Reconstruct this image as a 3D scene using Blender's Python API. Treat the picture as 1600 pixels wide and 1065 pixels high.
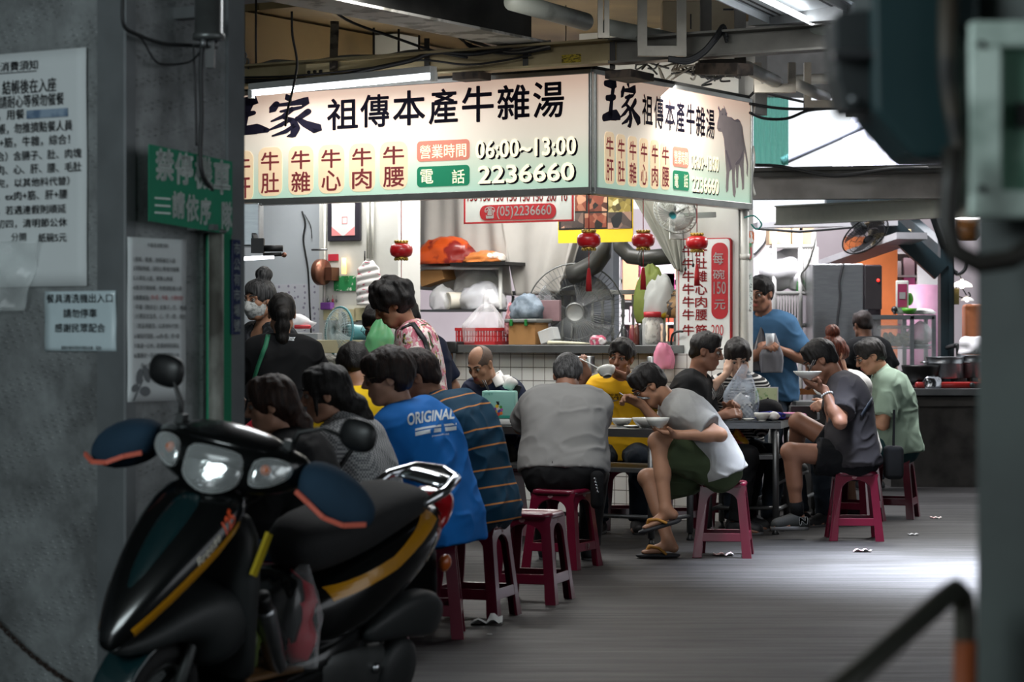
import bpy, bmesh, math, random
import numpy as np
from mathutils import Vector, Matrix, Quaternion
from mathutils.bvhtree import BVHTree
for _o in list(bpy.data.objects): bpy.data.objects.remove(_o)
SC = bpy.context.scene
COL = SC.collection
R = math.radians
random.seed(7)
# ------------------------------------------------------------ camera
F, EYE, YH = 3780.0, 1.35, 522.0          # focal length in pixels, eye height, horizon row
cam_d = bpy.data.cameras.new('camera'); cam = bpy.data.objects.new('camera', cam_d); COL.objects.link(cam)
cam_d.sensor_width = 36.0; cam_d.lens = 36.0*F/1600.0
cam_d.shift_y = -(532.5-YH)/1600.0
cam_d.clip_start = 0.1; cam_d.clip_end = 200
cam.location = (0, 0, EYE); cam.rotation_euler = (R(90), 0, 0)
cam_d.dof.use_dof = True; cam_d.dof.focus_distance = 14.8; cam_d.dof.aperture_fstop = 4.0
SC.camera = cam
# ------------------------------------------------------------ view, world, light
SC.view_settings.view_transform = 'Standard'; SC.view_settings.look = 'None'
SC.view_settings.gamma = 1.0; SC.view_settings.use_curve_mapping = False
SC.view_settings.exposure = 0.0
SC.cycles.use_denoising = True
SC.cycles.max_bounces = 6; SC.cycles.diffuse_bounces = 3; SC.cycles.glossy_bounces = 3
SC.cycles.transmission_bounces = 4; SC.cycles.transparent_max_bounces = 12
SC.cycles.sample_clamp_indirect = 4.0
SC.cycles.caustics_reflective = False; SC.cycles.caustics_refractive = False
wd = bpy.data.worlds.new('sky'); SC.world = wd; wd.use_nodes = True
_bg = wd.node_tree.nodes['Background']
_bg.inputs[0].default_value = (0.90, 0.95, 1.0, 1); _bg.inputs[1].default_value = 1.18

def lamp(name, kind, loc, power, color=(1,1,1), size=(1,1), aim=None, spread=None):
    d = bpy.data.lights.new(name, kind); d.energy = power; d.color = color
    if kind == 'AREA':
        d.shape = 'RECTANGLE'; d.size, d.size_y = size
        if spread: d.spread = spread
    elif kind == 'POINT': d.shadow_soft_size = size[0]
    o = bpy.data.objects.new(name, d); COL.objects.link(o); o.location = loc
    if aim is not None:
        o.rotation_euler = (Vector(aim)-Vector(loc)).to_track_quat('-Z', 'Y').to_euler()
    return o
lamp('floor_patch_fill', 'AREA', (2.6, 14.05, 4.0), 340, (.78,.85,1), (2.0, .8), (2.5, 14.0, 0), R(46))  # added lamp under the closed slab, makes the bright floor patch
lamp('rack_fill', 'AREA', (2.3, 21.3, 3.9), 230, (.98,.96,1), (1.5, .6), (2.6, 23.5, 1.4))  # added fill to brighten the rack bags and fridge front
lamp('daylight_behind_stalls', 'AREA', (3.8, 23.9, 3.8), 480, (.98,.95,1), (3.6, .8), (3.6, 25.8, .8))
lamp('pillar_fill', 'AREA', (-3.6, 1.5, 3.4), 235, (.84,.97,1), (3, 2), (-1.3, 9.0, .7))  # added fill below the ceiling, brightens the pillar and scooter
lamp('stall_light', 'AREA', (-.6, 18.0, 3.0), 95, (1,.98,.95), (2.6, .5), (-.6, 18.0, 0))
lamp('front_fill', 'AREA', (-.2, 13.4, 3.3), 50, (1,.98,.94), (2.6, .3), (-.1, 13.6, 0))  # added fill without a fitting, hung over the aisle
lamp('stall_counter_light', 'AREA', (.55, 16.5, 3.0), 48, (1,.98,.95), (2.2, .2), (.8, 17.6, .9))
lamp('market_light', 'AREA', (3.5, 18.1, 3.1), 70, (1,.98,.96), (1.4, .6), (2.9, 17.4, 0), R(120))
lamp('aisle_light', 'AREA', (-.5, 11.6, 3.6), 50, (.95,.98,1), (1.4, .8), (-.4, 11.6, 0))

# ------------------------------------------------------------ coordinates
def P(px, py, Y): return Vector(((px-800)*Y/F, Y, EYE+(YH-py)*Y/F))
def PG(px, py, z=0.0):
    Y = (EYE-z)*F/(py-YH); return Vector(((px-800)*Y/F, Y, z))
E1 = Vector((.8540, -.5203, 0)); E2 = Vector((.5203, .8540, 0)); EZ = Vector((0,0,1))
# ------------------------------------------------------------ materials
def lin(h):
    if isinstance(h, str):
        h = h.lstrip('#'); c = [int(h[i:i+2], 16)/255 for i in (0,2,4)]
        return tuple(x/12.92 if x <= .04045 else ((x+.055)/1.055)**2.4 for x in c)
    return tuple(h)
def nn(nt, typ, **kw):
    n = nt.nodes.new(typ)
    for k, v in kw.items(): setattr(n, k, v)
    return n
_mats = {}
def M(name, col, rough=.5, metal=0.0, var=.12, scale=14.0, bump=0.0, bscale=None, emit=0.0, coat=0.0, alpha=1.0,
      trans=0.0, col2=None, mix=(.45,.6), stretch=None, sss=0.0, spec=.5, sheen=0.0):
    """plain procedural surface: noise-varied colour (optionally blotched with col2), roughness and fine bump"""
    if name in _mats: return _mats[name]
    m = bpy.data.materials.new(name); m.use_nodes = True; nt = m.node_tree; b = nt.nodes['Principled BSDF']
    L = nt.links.new
    tc = nn(nt, 'ShaderNodeTexCoord'); mp = nn(nt, 'ShaderNodeMapping'); L(tc.outputs['Object'], mp.inputs[0])
    if stretch: mp.inputs['Scale'].default_value = stretch
    no = nn(nt, 'ShaderNodeTexNoise'); no.inputs['Scale'].default_value = scale; no.inputs['Detail'].default_value = 5
    L(mp.outputs[0], no.inputs['Vector'])
    c = lin(col)
    rp = nn(nt, 'ShaderNodeValToRGB'); L(no.outputs[0], rp.inputs[0])
    e = rp.color_ramp.elements
    if col2 is None:
        e[0].position = .25; e[1].position = .75
        e[0].color = (*[x*(1-var) for x in c], 1); e[1].color = (*[min(1, x*(1+var)) for x in c], 1)
    else:
        e[0].position, e[1].position = mix; e[0].color = (*c, 1); e[1].color = (*lin(col2), 1)
    L(rp.outputs[0], b.inputs['Base Color'])
    b.inputs['Roughness'].default_value = rough; b.inputs['Metallic'].default_value = metal
    b.inputs['Specular IOR Level'].default_value = spec
    if coat: b.inputs['Coat Weight'].default_value = coat; b.inputs['Coat Roughness'].default_value = .06
    if sheen: b.inputs['Sheen Weight'].default_value = sheen
    if sss:
        b.inputs['Subsurface Weight'].default_value = sss; b.inputs['Subsurface Radius'].default_value = (.012,.005,.003)
    if trans: b.inputs['Transmission Weight'].default_value = trans
    if alpha < 1: b.inputs['Alpha'].default_value = alpha
    if emit:
        L(rp.outputs[0], b.inputs['Emission Color']); b.inputs['Emission Strength'].default_value = emit
    if bump:
        n2 = nn(nt, 'ShaderNodeTexNoise'); n2.inputs['Scale'].default_value = bscale or scale*6; n2.inputs['Detail'].default_value = 3
        L(mp.outputs[0], n2.inputs['Vector'])
        bu = nn(nt, 'ShaderNodeBump'); bu.inputs['Strength'].default_value = bump; bu.inputs['Distance'].default_value = .004
        L(n2.outputs[0], bu.inputs['Height']); L(bu.outputs[0], b.inputs['Normal'])
    _mats[name] = m
    return m
def glass(name, tint=(.93,.97,.96), alpha=.18, rough=.05):
    """clear sheet: mostly see-through with a glossy skin"""
    if name in _mats: return _mats[name]
    m = bpy.data.materials.new(name); m.use_nodes = True; nt = m.node_tree; nt.nodes.clear(); L = nt.links.new
    out = nn(nt,'ShaderNodeOutputMaterial'); mx = nn(nt,'ShaderNodeMixShader'); tr = nn(nt,'ShaderNodeBsdfTransparent')
    pb = nn(nt,'ShaderNodeBsdfPrincipled'); pb.inputs['Base Color'].default_value = (*tint,1); pb.inputs['Roughness'].default_value = rough
    lw = nn(nt,'ShaderNodeLayerWeight'); lw.inputs[0].default_value = .25
    mr = nn(nt,'ShaderNodeMapRange'); L(lw.outputs['Facing'], mr.inputs[0]); mr.inputs[3].default_value = alpha; mr.inputs[4].default_value = min(1, alpha*3+.15)
    L(mr.outputs[0], mx.inputs[0]); L(tr.outputs[0], mx.inputs[1]); L(pb.outputs[0], mx.inputs[2]); L(mx.outputs[0], out.inputs[0])
    _mats[name] = m
    return m
def glow(name, col, strength):
    if name in _mats: return _mats[name]
    m = bpy.data.materials.new(name); m.use_nodes = True; b = m.node_tree.nodes['Principled BSDF']
    b.inputs['Base Color'].default_value = (*lin(col),1); b.inputs['Emission Color'].default_value = (*lin(col),1)
    b.inputs['Emission Strength'].default_value = strength
    _mats[name] = m
    return m
# ------------------------------------------------------------ objects
INV = {}                                     # root empty -> inverse world matrix
def tag(o, label=None, cat=None, group=None, kind=None):
    if label: o['label'] = label
    if cat: o['category'] = cat
    if group: o['group'] = group
    if kind: o['kind'] = kind
    return o
def thing(name, label, cat, loc, rz=0.0, group=None, rot=None):
    o = bpy.data.objects.new(name, None); COL.objects.link(o); o.empty_display_size = .1
    o.location = loc; o.rotation_euler = rot if rot is not None else (0,0,rz)
    m = Matrix.LocRotScale(Vector(loc), o.rotation_euler, None); INV[o.name] = m.inverted()
    return tag(o, label, cat, group)
def inv_of(o):
    while o is not None:
        if o.name in INV: return INV[o.name]
        if o.parent is None: return Matrix.Translation(-o.location)
        o = o.parent
    return Matrix()
def link_mesh(name, me, mat, parent=None, smooth=None):
    o = bpy.data.objects.new(name, me); COL.objects.link(o)
    for m in (mat if isinstance(mat, (list,tuple)) else [mat]): me.materials.append(m)
    if parent is not None: o.parent = parent
    return o
class MB:
    """collects shapes given in world coordinates (or the current matrix) and links them as ONE mesh"""
    def __init__(s, T=None): s.v=[]; s.f=[]; s.mi=[]; s.sm=[]; s.T=T; s.m=0
    def add(s, vs, fs, smooth=False):
        n=len(s.v)
        for v in vs:
            v=Vector(v); s.v.append(s.T@v if s.T is not None else v)
        for f in fs: s.f.append([i+n for i in f]); s.mi.append(s.m); s.sm.append(smooth)
        return s
    def box(s, c, size, rot=None, ax=None):
        hx,hy,hz=[x/2 for x in size]; c=Vector(c)
        if ax is not None: X,Y,Z=ax
        else:
            m=(rot if rot is not None else Matrix.Identity(3))
            X,Y,Z=m@Vector((1,0,0)),m@Vector((0,1,0)),m@Vector((0,0,1))
        vs=[c+X*(hx*i)+Y*(hy*j)+Z*(hz*k) for i in(-1,1) for j in(-1,1) for k in(-1,1)]
        return s.add(vs,[(0,1,3,2),(4,6,7,5),(0,4,5,1),(2,3,7,6),(0,2,6,4),(1,5,7,3)])
    def rbox(s, c, size, r=.01, ax=None, n=2):
        """box with bevelled edges"""
        bm=bmesh.new(); bmesh.ops.create_cube(bm,size=1.0)
        for v in bm.verts: v.co=Vector((v.co.x*size[0],v.co.y*size[1],v.co.z*size[2]))
        bmesh.ops.bevel(bm,geom=bm.edges[:],offset=min(r,min(size)*.49),segments=n,affect='EDGES',profile=.5)
        bm.verts.ensure_lookup_table(); c=Vector(c)
        X,Y,Z=ax if ax is not None else (Vector((1,0,0)),Vector((0,1,0)),Vector((0,0,1)))
        s.add([c+X*v.co.x+Y*v.co.y+Z*v.co.z for v in bm.verts],[[v.index for v in f.verts] for f in bm.faces],n>1)
        bm.free(); return s
    def bar(s, a, b, w, h, up=None):
        a=Vector(a);b=Vector(b);d=(b-a); L=d.length; d.normalize()
        u=Vector(up) if up is not None else (EZ if abs(d.z)<.95 else Vector((0,1,0)))
        x=d.cross(u).normalized(); z=x.cross(d)
        return s.box((a+b)/2,(w,L,h),ax=(x,d,z))
    def tube(s, pts, r, n=8, cap=True, closed=False):
        pts=[Vector(p) for p in pts]; k=len(pts); rs=r if isinstance(r,(list,tuple)) else [r]*k
        vs=[];fs=[]; pn=None
        for i,p in enumerate(pts):
            if closed: t=(pts[(i+1)%k]-pts[i-1])
            else: t=(pts[min(i+1,k-1)]-pts[max(i-1,0)])
            t.normalize()
            if pn is None:
                pn=t.orthogonal().normalized()
            pn=(pn-t*pn.dot(t)); pn=pn.normalized() if pn.length>1e-6 else t.orthogonal().normalized()
            bn=t.cross(pn)
            for j in range(n):
                a=2*math.pi*j/n; vs.append(p+(pn*math.cos(a)+bn*math.sin(a))*rs[i])
        m=k if closed else k-1
        for i in range(m):
            for j in range(n):
                i2=(i+1)%k
                fs.append((i*n+j,i*n+(j+1)%n,i2*n+(j+1)%n,i2*n+j))
        if cap and not closed: fs.append(list(range(n))[::-1]); fs.append([(k-1)*n+j for j in range(n)])
        return s.add(vs,fs,True)
    def lathe(s, c, prof, n=24, ax=None, sx=1.0, cap=True):
        """profile [(radius, height)] turned round an axis"""
        c=Vector(c); X,Y,Z=ax if ax is not None else (Vector((1,0,0)),Vector((0,1,0)),Vector((0,0,1)))
        vs=[];fs=[];k=len(prof)
        for r,h in prof:
            for j in range(n):
                a=2*math.pi*j/n; vs.append(c+X*(r*math.cos(a)*sx)+Y*(r*math.sin(a))+Z*h)
        for i in range(k-1):
            for j in range(n): fs.append((i*n+j,i*n+(j+1)%n,(i+1)*n+(j+1)%n,(i+1)*n+j))
        if cap:
            if prof[0][0]>1e-5: fs.append(list(range(n))[::-1])
            if prof[-1][0]>1e-5: fs.append([(k-1)*n+j for j in range(n)])
        return s.add(vs,fs,True)
    def prism(s, poly, o, X, Y, D):
        """flat outline poly (2D in axes X,Y from origin o) given thickness vector D"""
        o=Vector(o);X=Vector(X);Y=Vector(Y);D=Vector(D);n=len(poly)
        vs=[o+X*p[0]+Y*p[1] for p in poly]; vs+=[v+D for v in vs]
        fs=[list(range(n))[::-1],[i+n for i in range(n)]]+[(i,(i+1)%n,(i+1)%n+n,i+n) for i in range(n)]
        return s.add(vs,fs)
    def grid(s, fn, nu, nv, thick=None, smooth=True):
        """surface fn(u,v); thick gives it a back face along its normal"""
        vs=[Vector(fn(i/nu,j/nv)) for j in range(nv+1) for i in range(nu+1)]
        w=nu+1; fs=[(j*w+i,j*w+i+1,(j+1)*w+i+1,(j+1)*w+i) for j in range(nv) for i in range(nu)]
        if thick:
            nr=[Vector() for _ in vs]
            for f in fs:
                nm=(vs[f[1]]-vs[f[0]]).cross(vs[f[3]]-vs[f[0]])
                if nm.length<1e-12: continue
                nm.normalize()
                for i in f: nr[i]+=nm
            n0=len(vs); back=[v-(m.normalized() if m.length>0 else m)*thick for v,m in zip(vs,nr)]
            vs+=back; fs+=[tuple(i+n0 for i in f[::-1]) for f in fs]
            rim=[i for i in range(w)]+[j*w+nu for j in range(1,nv+1)]+[nv*w+i for i in range(nu-1,-1,-1)]+[j*w for j in range(nv-1,0,-1)]
            fs+=[(rim[i],rim[i]+n0,rim[(i+1)%len(rim)]+n0,rim[(i+1)%len(rim)]) for i in range(len(rim))]
        return s.add(vs,fs,smooth)
    def ball(s, c, r, n=12, sc=(1,1,1)):
        prof=[(r*math.sin(math.pi*i/n),-r*math.cos(math.pi*i/n)) for i in range(n+1)]
        c=Vector(c); k=n*2
        vs=[];fs=[]
        for rr,h in prof:
            for j in range(k):
                a=2*math.pi*j/k; vs.append(c+Vector((rr*math.cos(a)*sc[0],rr*math.sin(a)*sc[1],h*sc[2])))
        for i in range(n):
            for j in range(k): fs.append((i*k+j,i*k+(j+1)%k,(i+1)*k+(j+1)%k,(i+1)*k+j))
        return s.add(vs,fs,True)
    def build(s, name, mat, parent=None, label=None, cat=None, group=None, kind=None, bevel=0, sub=0, local=False, solid=0):
        me=bpy.data.meshes.new(name)
        if parent is not None:
            T=Matrix() if local else inv_of(parent); vs=[T@v for v in s.v]; loc=None
        else:
            A=np.array([tuple(v) for v in s.v]); lo=A.min(0); hi=A.max(0)
            loc=Vector(((lo[0]+hi[0])/2,(lo[1]+hi[1])/2,lo[2])); vs=[v-loc for v in s.v]
        me.from_pydata([tuple(v) for v in vs],[],s.f)
        me.polygons.foreach_set('material_index',s.mi); me.polygons.foreach_set('use_smooth',s.sm)
        o=link_mesh(name,me,mat,parent)
        bm=bmesh.new(); bm.from_mesh(me); bmesh.ops.remove_doubles(bm,verts=bm.verts,dist=1e-5)
        bmesh.ops.recalc_face_normals(bm,faces=bm.faces); bm.to_mesh(me); bm.free()
        if loc is not None: o.location=loc
        if bevel:
            md=o.modifiers.new('bevel','BEVEL'); md.width=bevel; md.segments=2; md.limit_method='ANGLE'; md.angle_limit=R(40)
        if sub:
            md=o.modifiers.new('sub','SUBSURF'); md.levels=sub; md.render_levels=sub
        return tag(o,label,cat,group,kind)
def copy_tree(o, label=None, group=None, keep=None):
    c=o.copy(); COL.objects.link(c)
    if label: c['label']=label
    if group: c['group']=group
    INV[c.name]=INV.get(o.name,Matrix())
    def rec(src,dst):
        for ch in [x for x in src.children]:
            d=ch.copy(); COL.objects.link(d); d.parent=dst; rec(ch,d)
    rec(o,c); return c
# ------------------------------------------------------------ lettering
_tcache={}
def text_mesh(body, bold=0.0):
    """flat lettering as (verts, faces), 1 unit per em, origin lower left, with its ink box"""
    key=(body,bold)
    if key in _tcache: return _tcache[key]
    cu=bpy.data.curves.new('lettering','FONT'); cu.body=body; cu.size=1.0; cu.offset=bold; cu.resolution_u=3
    ob=bpy.data.objects.new('lettering',cu); COL.objects.link(ob)
    dg=bpy.context.evaluated_depsgraph_get(); me=bpy.data.meshes.new_from_object(ob.evaluated_get(dg))
    vs=[v.co.copy() for v in me.vertices]; fs=[list(p.vertices) for p in me.polygons]
    bpy.data.objects.remove(ob); bpy.data.curves.remove(cu); bpy.data.meshes.remove(me)
    if not vs: vs=[Vector((0,0,0))]
    lo=Vector((min(v.x for v in vs),min(v.y for v in vs),0)); hi=Vector((max(v.x for v in vs),max(v.y for v in vs),0))
    _tcache[key]=(vs,fs,lo,hi); return _tcache[key]
def write(mb, body, o, X, Y, w, h, lift=None, bold=0.0, slant=0.0):
    """fit lettering into the w x h box whose lower-left corner is o, on axes X,Y"""
    vs,fs,lo,hi=text_mesh(body,0.0); X=Vector(X);Y=Vector(Y);o=Vector(o)
    n=X.cross(Y).normalized()*(lift if lift is not None else .002)
    sx=w/max(1e-6,hi.x-lo.x); sy=h/max(1e-6,hi.y-lo.y)
    for dx,dy in (((0,0),) if bold<=0 else ((-1,0),(1,0),(0,-1),(0,1),(.7,.7),(-.7,-.7),(.7,-.7),(-.7,.7))):
        mb.add([o+X*((v.x-lo.x+dx*bold)*sx+slant*(v.y-lo.y)*sy)+Y*((v.y-lo.y+dy*bold)*sy)+n for v in vs],fs)
BRUSH={'王':[[(.1,.92,.10),(.45,.93,.16),(.72,.97,.20),(.66,.88,.10)],[(.62,.92,.15),(.52,.6,.13),(.42,.15,.17)],[(.2,.56,.10),(.5,.58,.13),(.70,.62,.09)],[(.02,.05,.13),(.4,.13,.17),(.78,.17,.20),(.98,.12,.10)]],
'家':[[(.37,1.0,.04),(.40,.94,.11),(.44,.87,.05)],[(.16,.80,.10),(.08,.68,.12),(.03,.62,.03)],[(.14,.77,.05),(.45,.79,.07),(.78,.84,.13),(.70,.71,.04)],[(.25,.62,.04),(.45,.65,.07),(.66,.69,.05)],[(.48,.66,.08),(.30,.50,.07),(.06,.40,.03)],[(.30,.48,.05),(.50,.38,.10),(.56,.2,.12),(.50,.05,.10),(.38,.02,.02)],[(.44,.42,.06),(.25,.30,.07),(.02,.2,.03)],[(.54,.28,.06),(.35,.14,.07),(.08,.05,.03)],[(.80,.58,.10),(.62,.44,.08),(.55,.40,.03)],[(.58,.44,.06),(.74,.30,.11),(.99,.16,.17),(.98,.13,.03)]]}
def brush(mb,ch,o,X,Y,w,h,lift):
    """heavy brush strokes given as (x, y, thickness) in a unit box"""
    X=Vector(X);Y=Vector(Y);o=Vector(o)+X.cross(Y).normalized()*lift
    for st in BRUSH[ch]:
        P_=[]
        for i in range(len(st)-1):
            for k in range(5): t=k/5; P_.append([st[i][j]*(1-t)+st[i+1][j]*t for j in range(3)])
        P_.append(list(st[-1])); P_=[[a,b,c*1.45] for a,b,c in P_]; A=[];B=[]
        for i,(x,y,t) in enumerate(P_):
            a=P_[max(i-1,0)];b=P_[min(i+1,len(P_)-1)]; dx,dy=b[0]-a[0],b[1]-a[1]; l=math.hypot(dx,dy) or 1
            A.append((x-dy/l*t/2,y+dx/l*t/2)); B.append((x+dy/l*t/2,y-dx/l*t/2))
        pl_=A+B[::-1]; n=len(A); mb.add([o+X*(p[0]*w)+Y*(p[1]*h) for p in pl_],[(i,i+1,2*n-2-i,2*n-1-i) for i in range(n-1)])
        for c in (P_[0],P_[-1]): mb.add([o+X*((c[0]+c[2]*.5*math.cos(q*math.pi/5))*w)+Y*((c[1]+c[2]*.5*math.sin(q*math.pi/5))*h) for q in range(10)],[tuple(range(10))])
def rrect(w,h,r,n=4):
    pts=[]
    for cx,cy,a0 in ((w-r,h-r,0),(r,h-r,90),(r,r,180),(w-r,r,270)):
        for i in range(n+1):
            a=R(a0+90*i/n); pts.append((cx+r*math.cos(a),cy+r*math.sin(a)))
    return pts
# ============================================================ THE SETTING
def along(px, O, D):
    """distance along the ground line O + s*D at which it passes pixel column px"""
    q=(px-800)/F; return (O.x-q*O.y)/(q*D.y-D.x)
def onp(px, py, O, D):
    """(distance along D, height) of pixel (px,py) on the upright plane through O along D"""
    s=along(px,O,D); Y=O.y+s*D.y; return s, EYE+(YH-py)*Y/F
steel=M('brushed_steel','#9a9da0',rough=.32,metal=1.0,var=.1,scale=9,bump=.06,bscale=200,stretch=(1,1,8))
dsteel=M('dull_steel','#77797a',rough=.45,metal=.9,var=.18,scale=7)
pipe_grey=M('painted_pipe','#8f9289',rough=.5,var=.12,scale=5,col2='#5f625c',mix=(.5,.72))
black=M('black_plastic','#121314',rough=.45,var=.1)
cable=M('cable_rubber','#17181a',rough=.55,var=.1)
white=M('white_enamel','#dfe2e0',rough=.4,var=.04)
paper=M('white_paper','#d3d8d9',rough=.75,var=.03,scale=4)
ink=M('black_ink','#22262b',rough=.7,var=.02)
red_ink=M('red_ink','#b3232c',rough=.6,var=.03)
def wallish(name, base, dark, scale=2.2, rough=.75, bump=.15, mix=(.42,.68)):
    return M(name, base, rough=rough, col2=dark, mix=mix, scale=scale, bump=bump, bscale=30)
# ---- floor: dark concrete with worn streaks
fm=bpy.data.materials.new('worn_concrete_floor'); fm.use_nodes=True; nt=fm.node_tree; b=nt.nodes['Principled BSDF']; Lk=nt.links.new
tc=nn(nt,'ShaderNodeTexCoord'); mp=nn(nt,'ShaderNodeMapping'); Lk(tc.outputs['Object'],mp.inputs[0]); mp.inputs['Scale'].default_value=(.55,9,1); mp.inputs['Rotation'].default_value=(0,0,R(-4))
n1=nn(nt,'ShaderNodeTexNoise'); n1.inputs['Scale'].default_value=2.2; n1.inputs['Detail'].default_value=8; n1.inputs['Roughness'].default_value=.7; Lk(mp.outputs[0],n1.inputs['Vector'])
n2=nn(nt,'ShaderNodeTexNoise'); n2.inputs['Scale'].default_value=.9; n2.inputs['Detail'].default_value=4; Lk(tc.outputs['Object'],n2.inputs['Vector'])
r1=nn(nt,'ShaderNodeValToRGB'); Lk(n1.outputs[0],r1.inputs[0]); e=r1.color_ramp.elements
e[0].position=.36; e[0].color=(.012,.0115,.011,1); e[1].position=.68; e[1].color=(.062,.060,.061,1)
r2=nn(nt,'ShaderNodeValToRGB'); Lk(n2.outputs[0],r2.inputs[0]); e=r2.color_ramp.elements
e[0].position=.35; e[0].color=(.5,.49,.46,1); e[1].position=.65; e[1].color=(1,1,1,1)
mx=nn(nt,'ShaderNodeMix',data_type='RGBA',blend_type='MULTIPLY'); mx.inputs[0].default_value=1
Lk(r1.outputs[0],mx.inputs[6]); Lk(r2.outputs[0],mx.inputs[7]); Lk(mx.outputs[2],b.inputs['Base Color'])
r3=nn(nt,'ShaderNodeMapRange'); Lk(n1.outputs[0],r3.inputs[0]); b.inputs['Specular IOR Level'].default_value=.3; r3.inputs[3].default_value=.7; r3.inputs[4].default_value=.36; Lk(r3.outputs[0],b.inputs['Roughness'])
bu=nn(nt,'ShaderNodeBump'); bu.inputs['Strength'].default_value=.55; bu.inputs['Distance'].default_value=.006; Lk(n1.outputs[0],bu.inputs['Height']); Lk(bu.outputs[0],b.inputs['Normal'])
m=MB(); m.box((1,14,-.1),(26,44,.2)); tag(m.build('floor',fm),kind='structure')
# ---- back and left walls, and two unseen walls added to block light
far_wall=wallish('far_wall_paint','#cfc3c6','#c0b2b6',scale=1.2)
m=MB(); m.box((2,30,1.45),(22,.2,2.9)); tag(m.build('wall_back',far_wall),kind='structure')
side_wall=wallish('side_wall_paint','#6f7274','#4a4d4f',scale=1.5)
m=MB(); m.box((-6.2,15,2),(.2,30,4.0)); tag(m.build('wall_left',side_wall),kind='structure')
m=MB(); m.box((0,-5.1,2),(13,.2,4.4)); tag(m.build('wall_rear_blocker',side_wall),kind='structure')  # unseen wall added behind the camera to block frontal ambient light
m=MB(); m.box((6.6,14.5,2),(.2,11,4.2)); tag(m.build('wall_right_blocker',side_wall),kind='structure')  # unseen wall added to cut skylight from the right, open nearer the camera
# ---- ceiling slabs: concrete over the lane and stall, open behind the stalls on the far side
conc_c=wallish('ceiling_concrete','#6d6b66','#4a4944',scale=1.4,bump=.2)
m=MB(); m.box((.2,7.5,4.15),(12.8,25,.2)); m.box((-3.0,21.5,4.15),(6.4,3,.2)); tag(m.build('ceiling',conc_c),kind='structure')
# ---- beams
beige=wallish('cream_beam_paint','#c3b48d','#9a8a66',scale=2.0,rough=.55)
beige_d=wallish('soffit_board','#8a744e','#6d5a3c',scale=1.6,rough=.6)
grey_beam=wallish('grey_beam_paint','#77756e','#57554f',scale=2.6,rough=.5)
peel=M('peeling_white_paint','#d9d6cf',rough=.7,col2='#8d8a80',mix=(.5,.58),scale=5,stretch=(1,1,1),bump=.4,bscale=18)
dark_beam=wallish('dark_beam_grey','#3f3f3d','#242423',scale=3)  # dark grey with random darker blotches
C0=Vector((.5126,15.5,0))
def ibeam(name,a,b,w,h,mat,tf=.014):
    a=Vector(a);b=Vector(b); m=MB(); up=EZ
    m.bar(a-up*(h/2-tf/2),b-up*(h/2-tf/2),w,tf); m.bar(a+up*(h/2-tf/2),b+up*(h/2-tf/2),w,tf); m.bar(a,b,.012,h-2*tf)
    return tag(m.build(name,mat),kind='structure')
Bf=C0-E2*.12
ib=MB(); a=Bf-E1*3.4; b=Bf+E1*.25
ib.bar(a+EZ*3.13,b+EZ*3.13,.02,.15); ib.bar(a+EZ*3.06-E2*.05,b+EZ*3.06-E2*.05,.14,.014); ib.bar(a+EZ*3.2-E2*.05,b+EZ*3.2-E2*.05,.14,.014)
tag(ib.build('beam_cream',beige),kind='structure')
ib=MB(); a=Bf+E1*.25; b=Bf+E1*1.75
ib.bar(a+EZ*3.13,b+EZ*3.13,.02,.15); ib.bar(a+EZ*3.055-E2*.05,b+EZ*3.055-E2*.05,.14,.014); ib.bar(a+EZ*3.2-E2*.05,b+EZ*3.2-E2*.05,.14,.014)
tag(ib.build('beam_grey',grey_beam),kind='structure')
p1=P(820,68,15.6); p0=p1-E2*3.6
ib=MB(); ib.bar(p0,p1,.34,.016); tag(ib.build('beam_flange_peeling',peel),kind='structure')
ib=MB(); ib.bar(p0+EZ*.15,p1+EZ*.15,.10,.28); ib.bar(p0+EZ*.29,p1+EZ*.29,.22,.016); tag(ib.build('beam_cross',dark_beam),kind='structure')
# soffit of boards behind the cream beam, and its boxed edge
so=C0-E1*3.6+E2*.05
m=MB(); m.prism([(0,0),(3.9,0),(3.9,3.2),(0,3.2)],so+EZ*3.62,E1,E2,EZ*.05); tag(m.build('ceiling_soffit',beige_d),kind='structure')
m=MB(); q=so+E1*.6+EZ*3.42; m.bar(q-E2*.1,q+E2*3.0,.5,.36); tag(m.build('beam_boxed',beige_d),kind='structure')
# stall fascia over the counter, cheek walls and back walls
stall_white=wallish('stall_wall_paint','#c9c9c5','#aaa9a2',scale=1.8,mix=(.5,.8))
pale=wallish('pale_panel','#c3cbd3','#b0b8c0',scale=1.0,rough=.5,mix=(.45,.75))
LW=Vector((P(700,0,19.6).x,19.6,0))                       # back plane of the stall, runs along E1
def wall_seg(name,O,px0,px1,z0,z1,mat,th=.1,D=E1):
    s0,s1=along(px0,O,D),along(px1,O,D); N=Vector((-D.y,D.x,0)); N=N if N.y>0 else -N
    m=MB(); m.prism([(s0,z0),(s1,z0),(s1,z1),(s0,z1)],O,D,EZ,N*th); return tag(m.build(name,mat),kind='structure')
PW=Vector((P(440,0,18.9).x,18.9,0)); wall_seg('wall_stall_panel',PW,300,503,0,3.6,pale)
WW=Vector((P(560,0,18.3).x,18.3,0)); wall_seg('wall_stall_pier',WW,499,622,0,3.6,stall_white,.3)
wall_seg('wall_stall_back',LW,612,975,0,1.25,stall_white)
TW=Vector((P(900,0,18.05).x,18.05,0))
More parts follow.
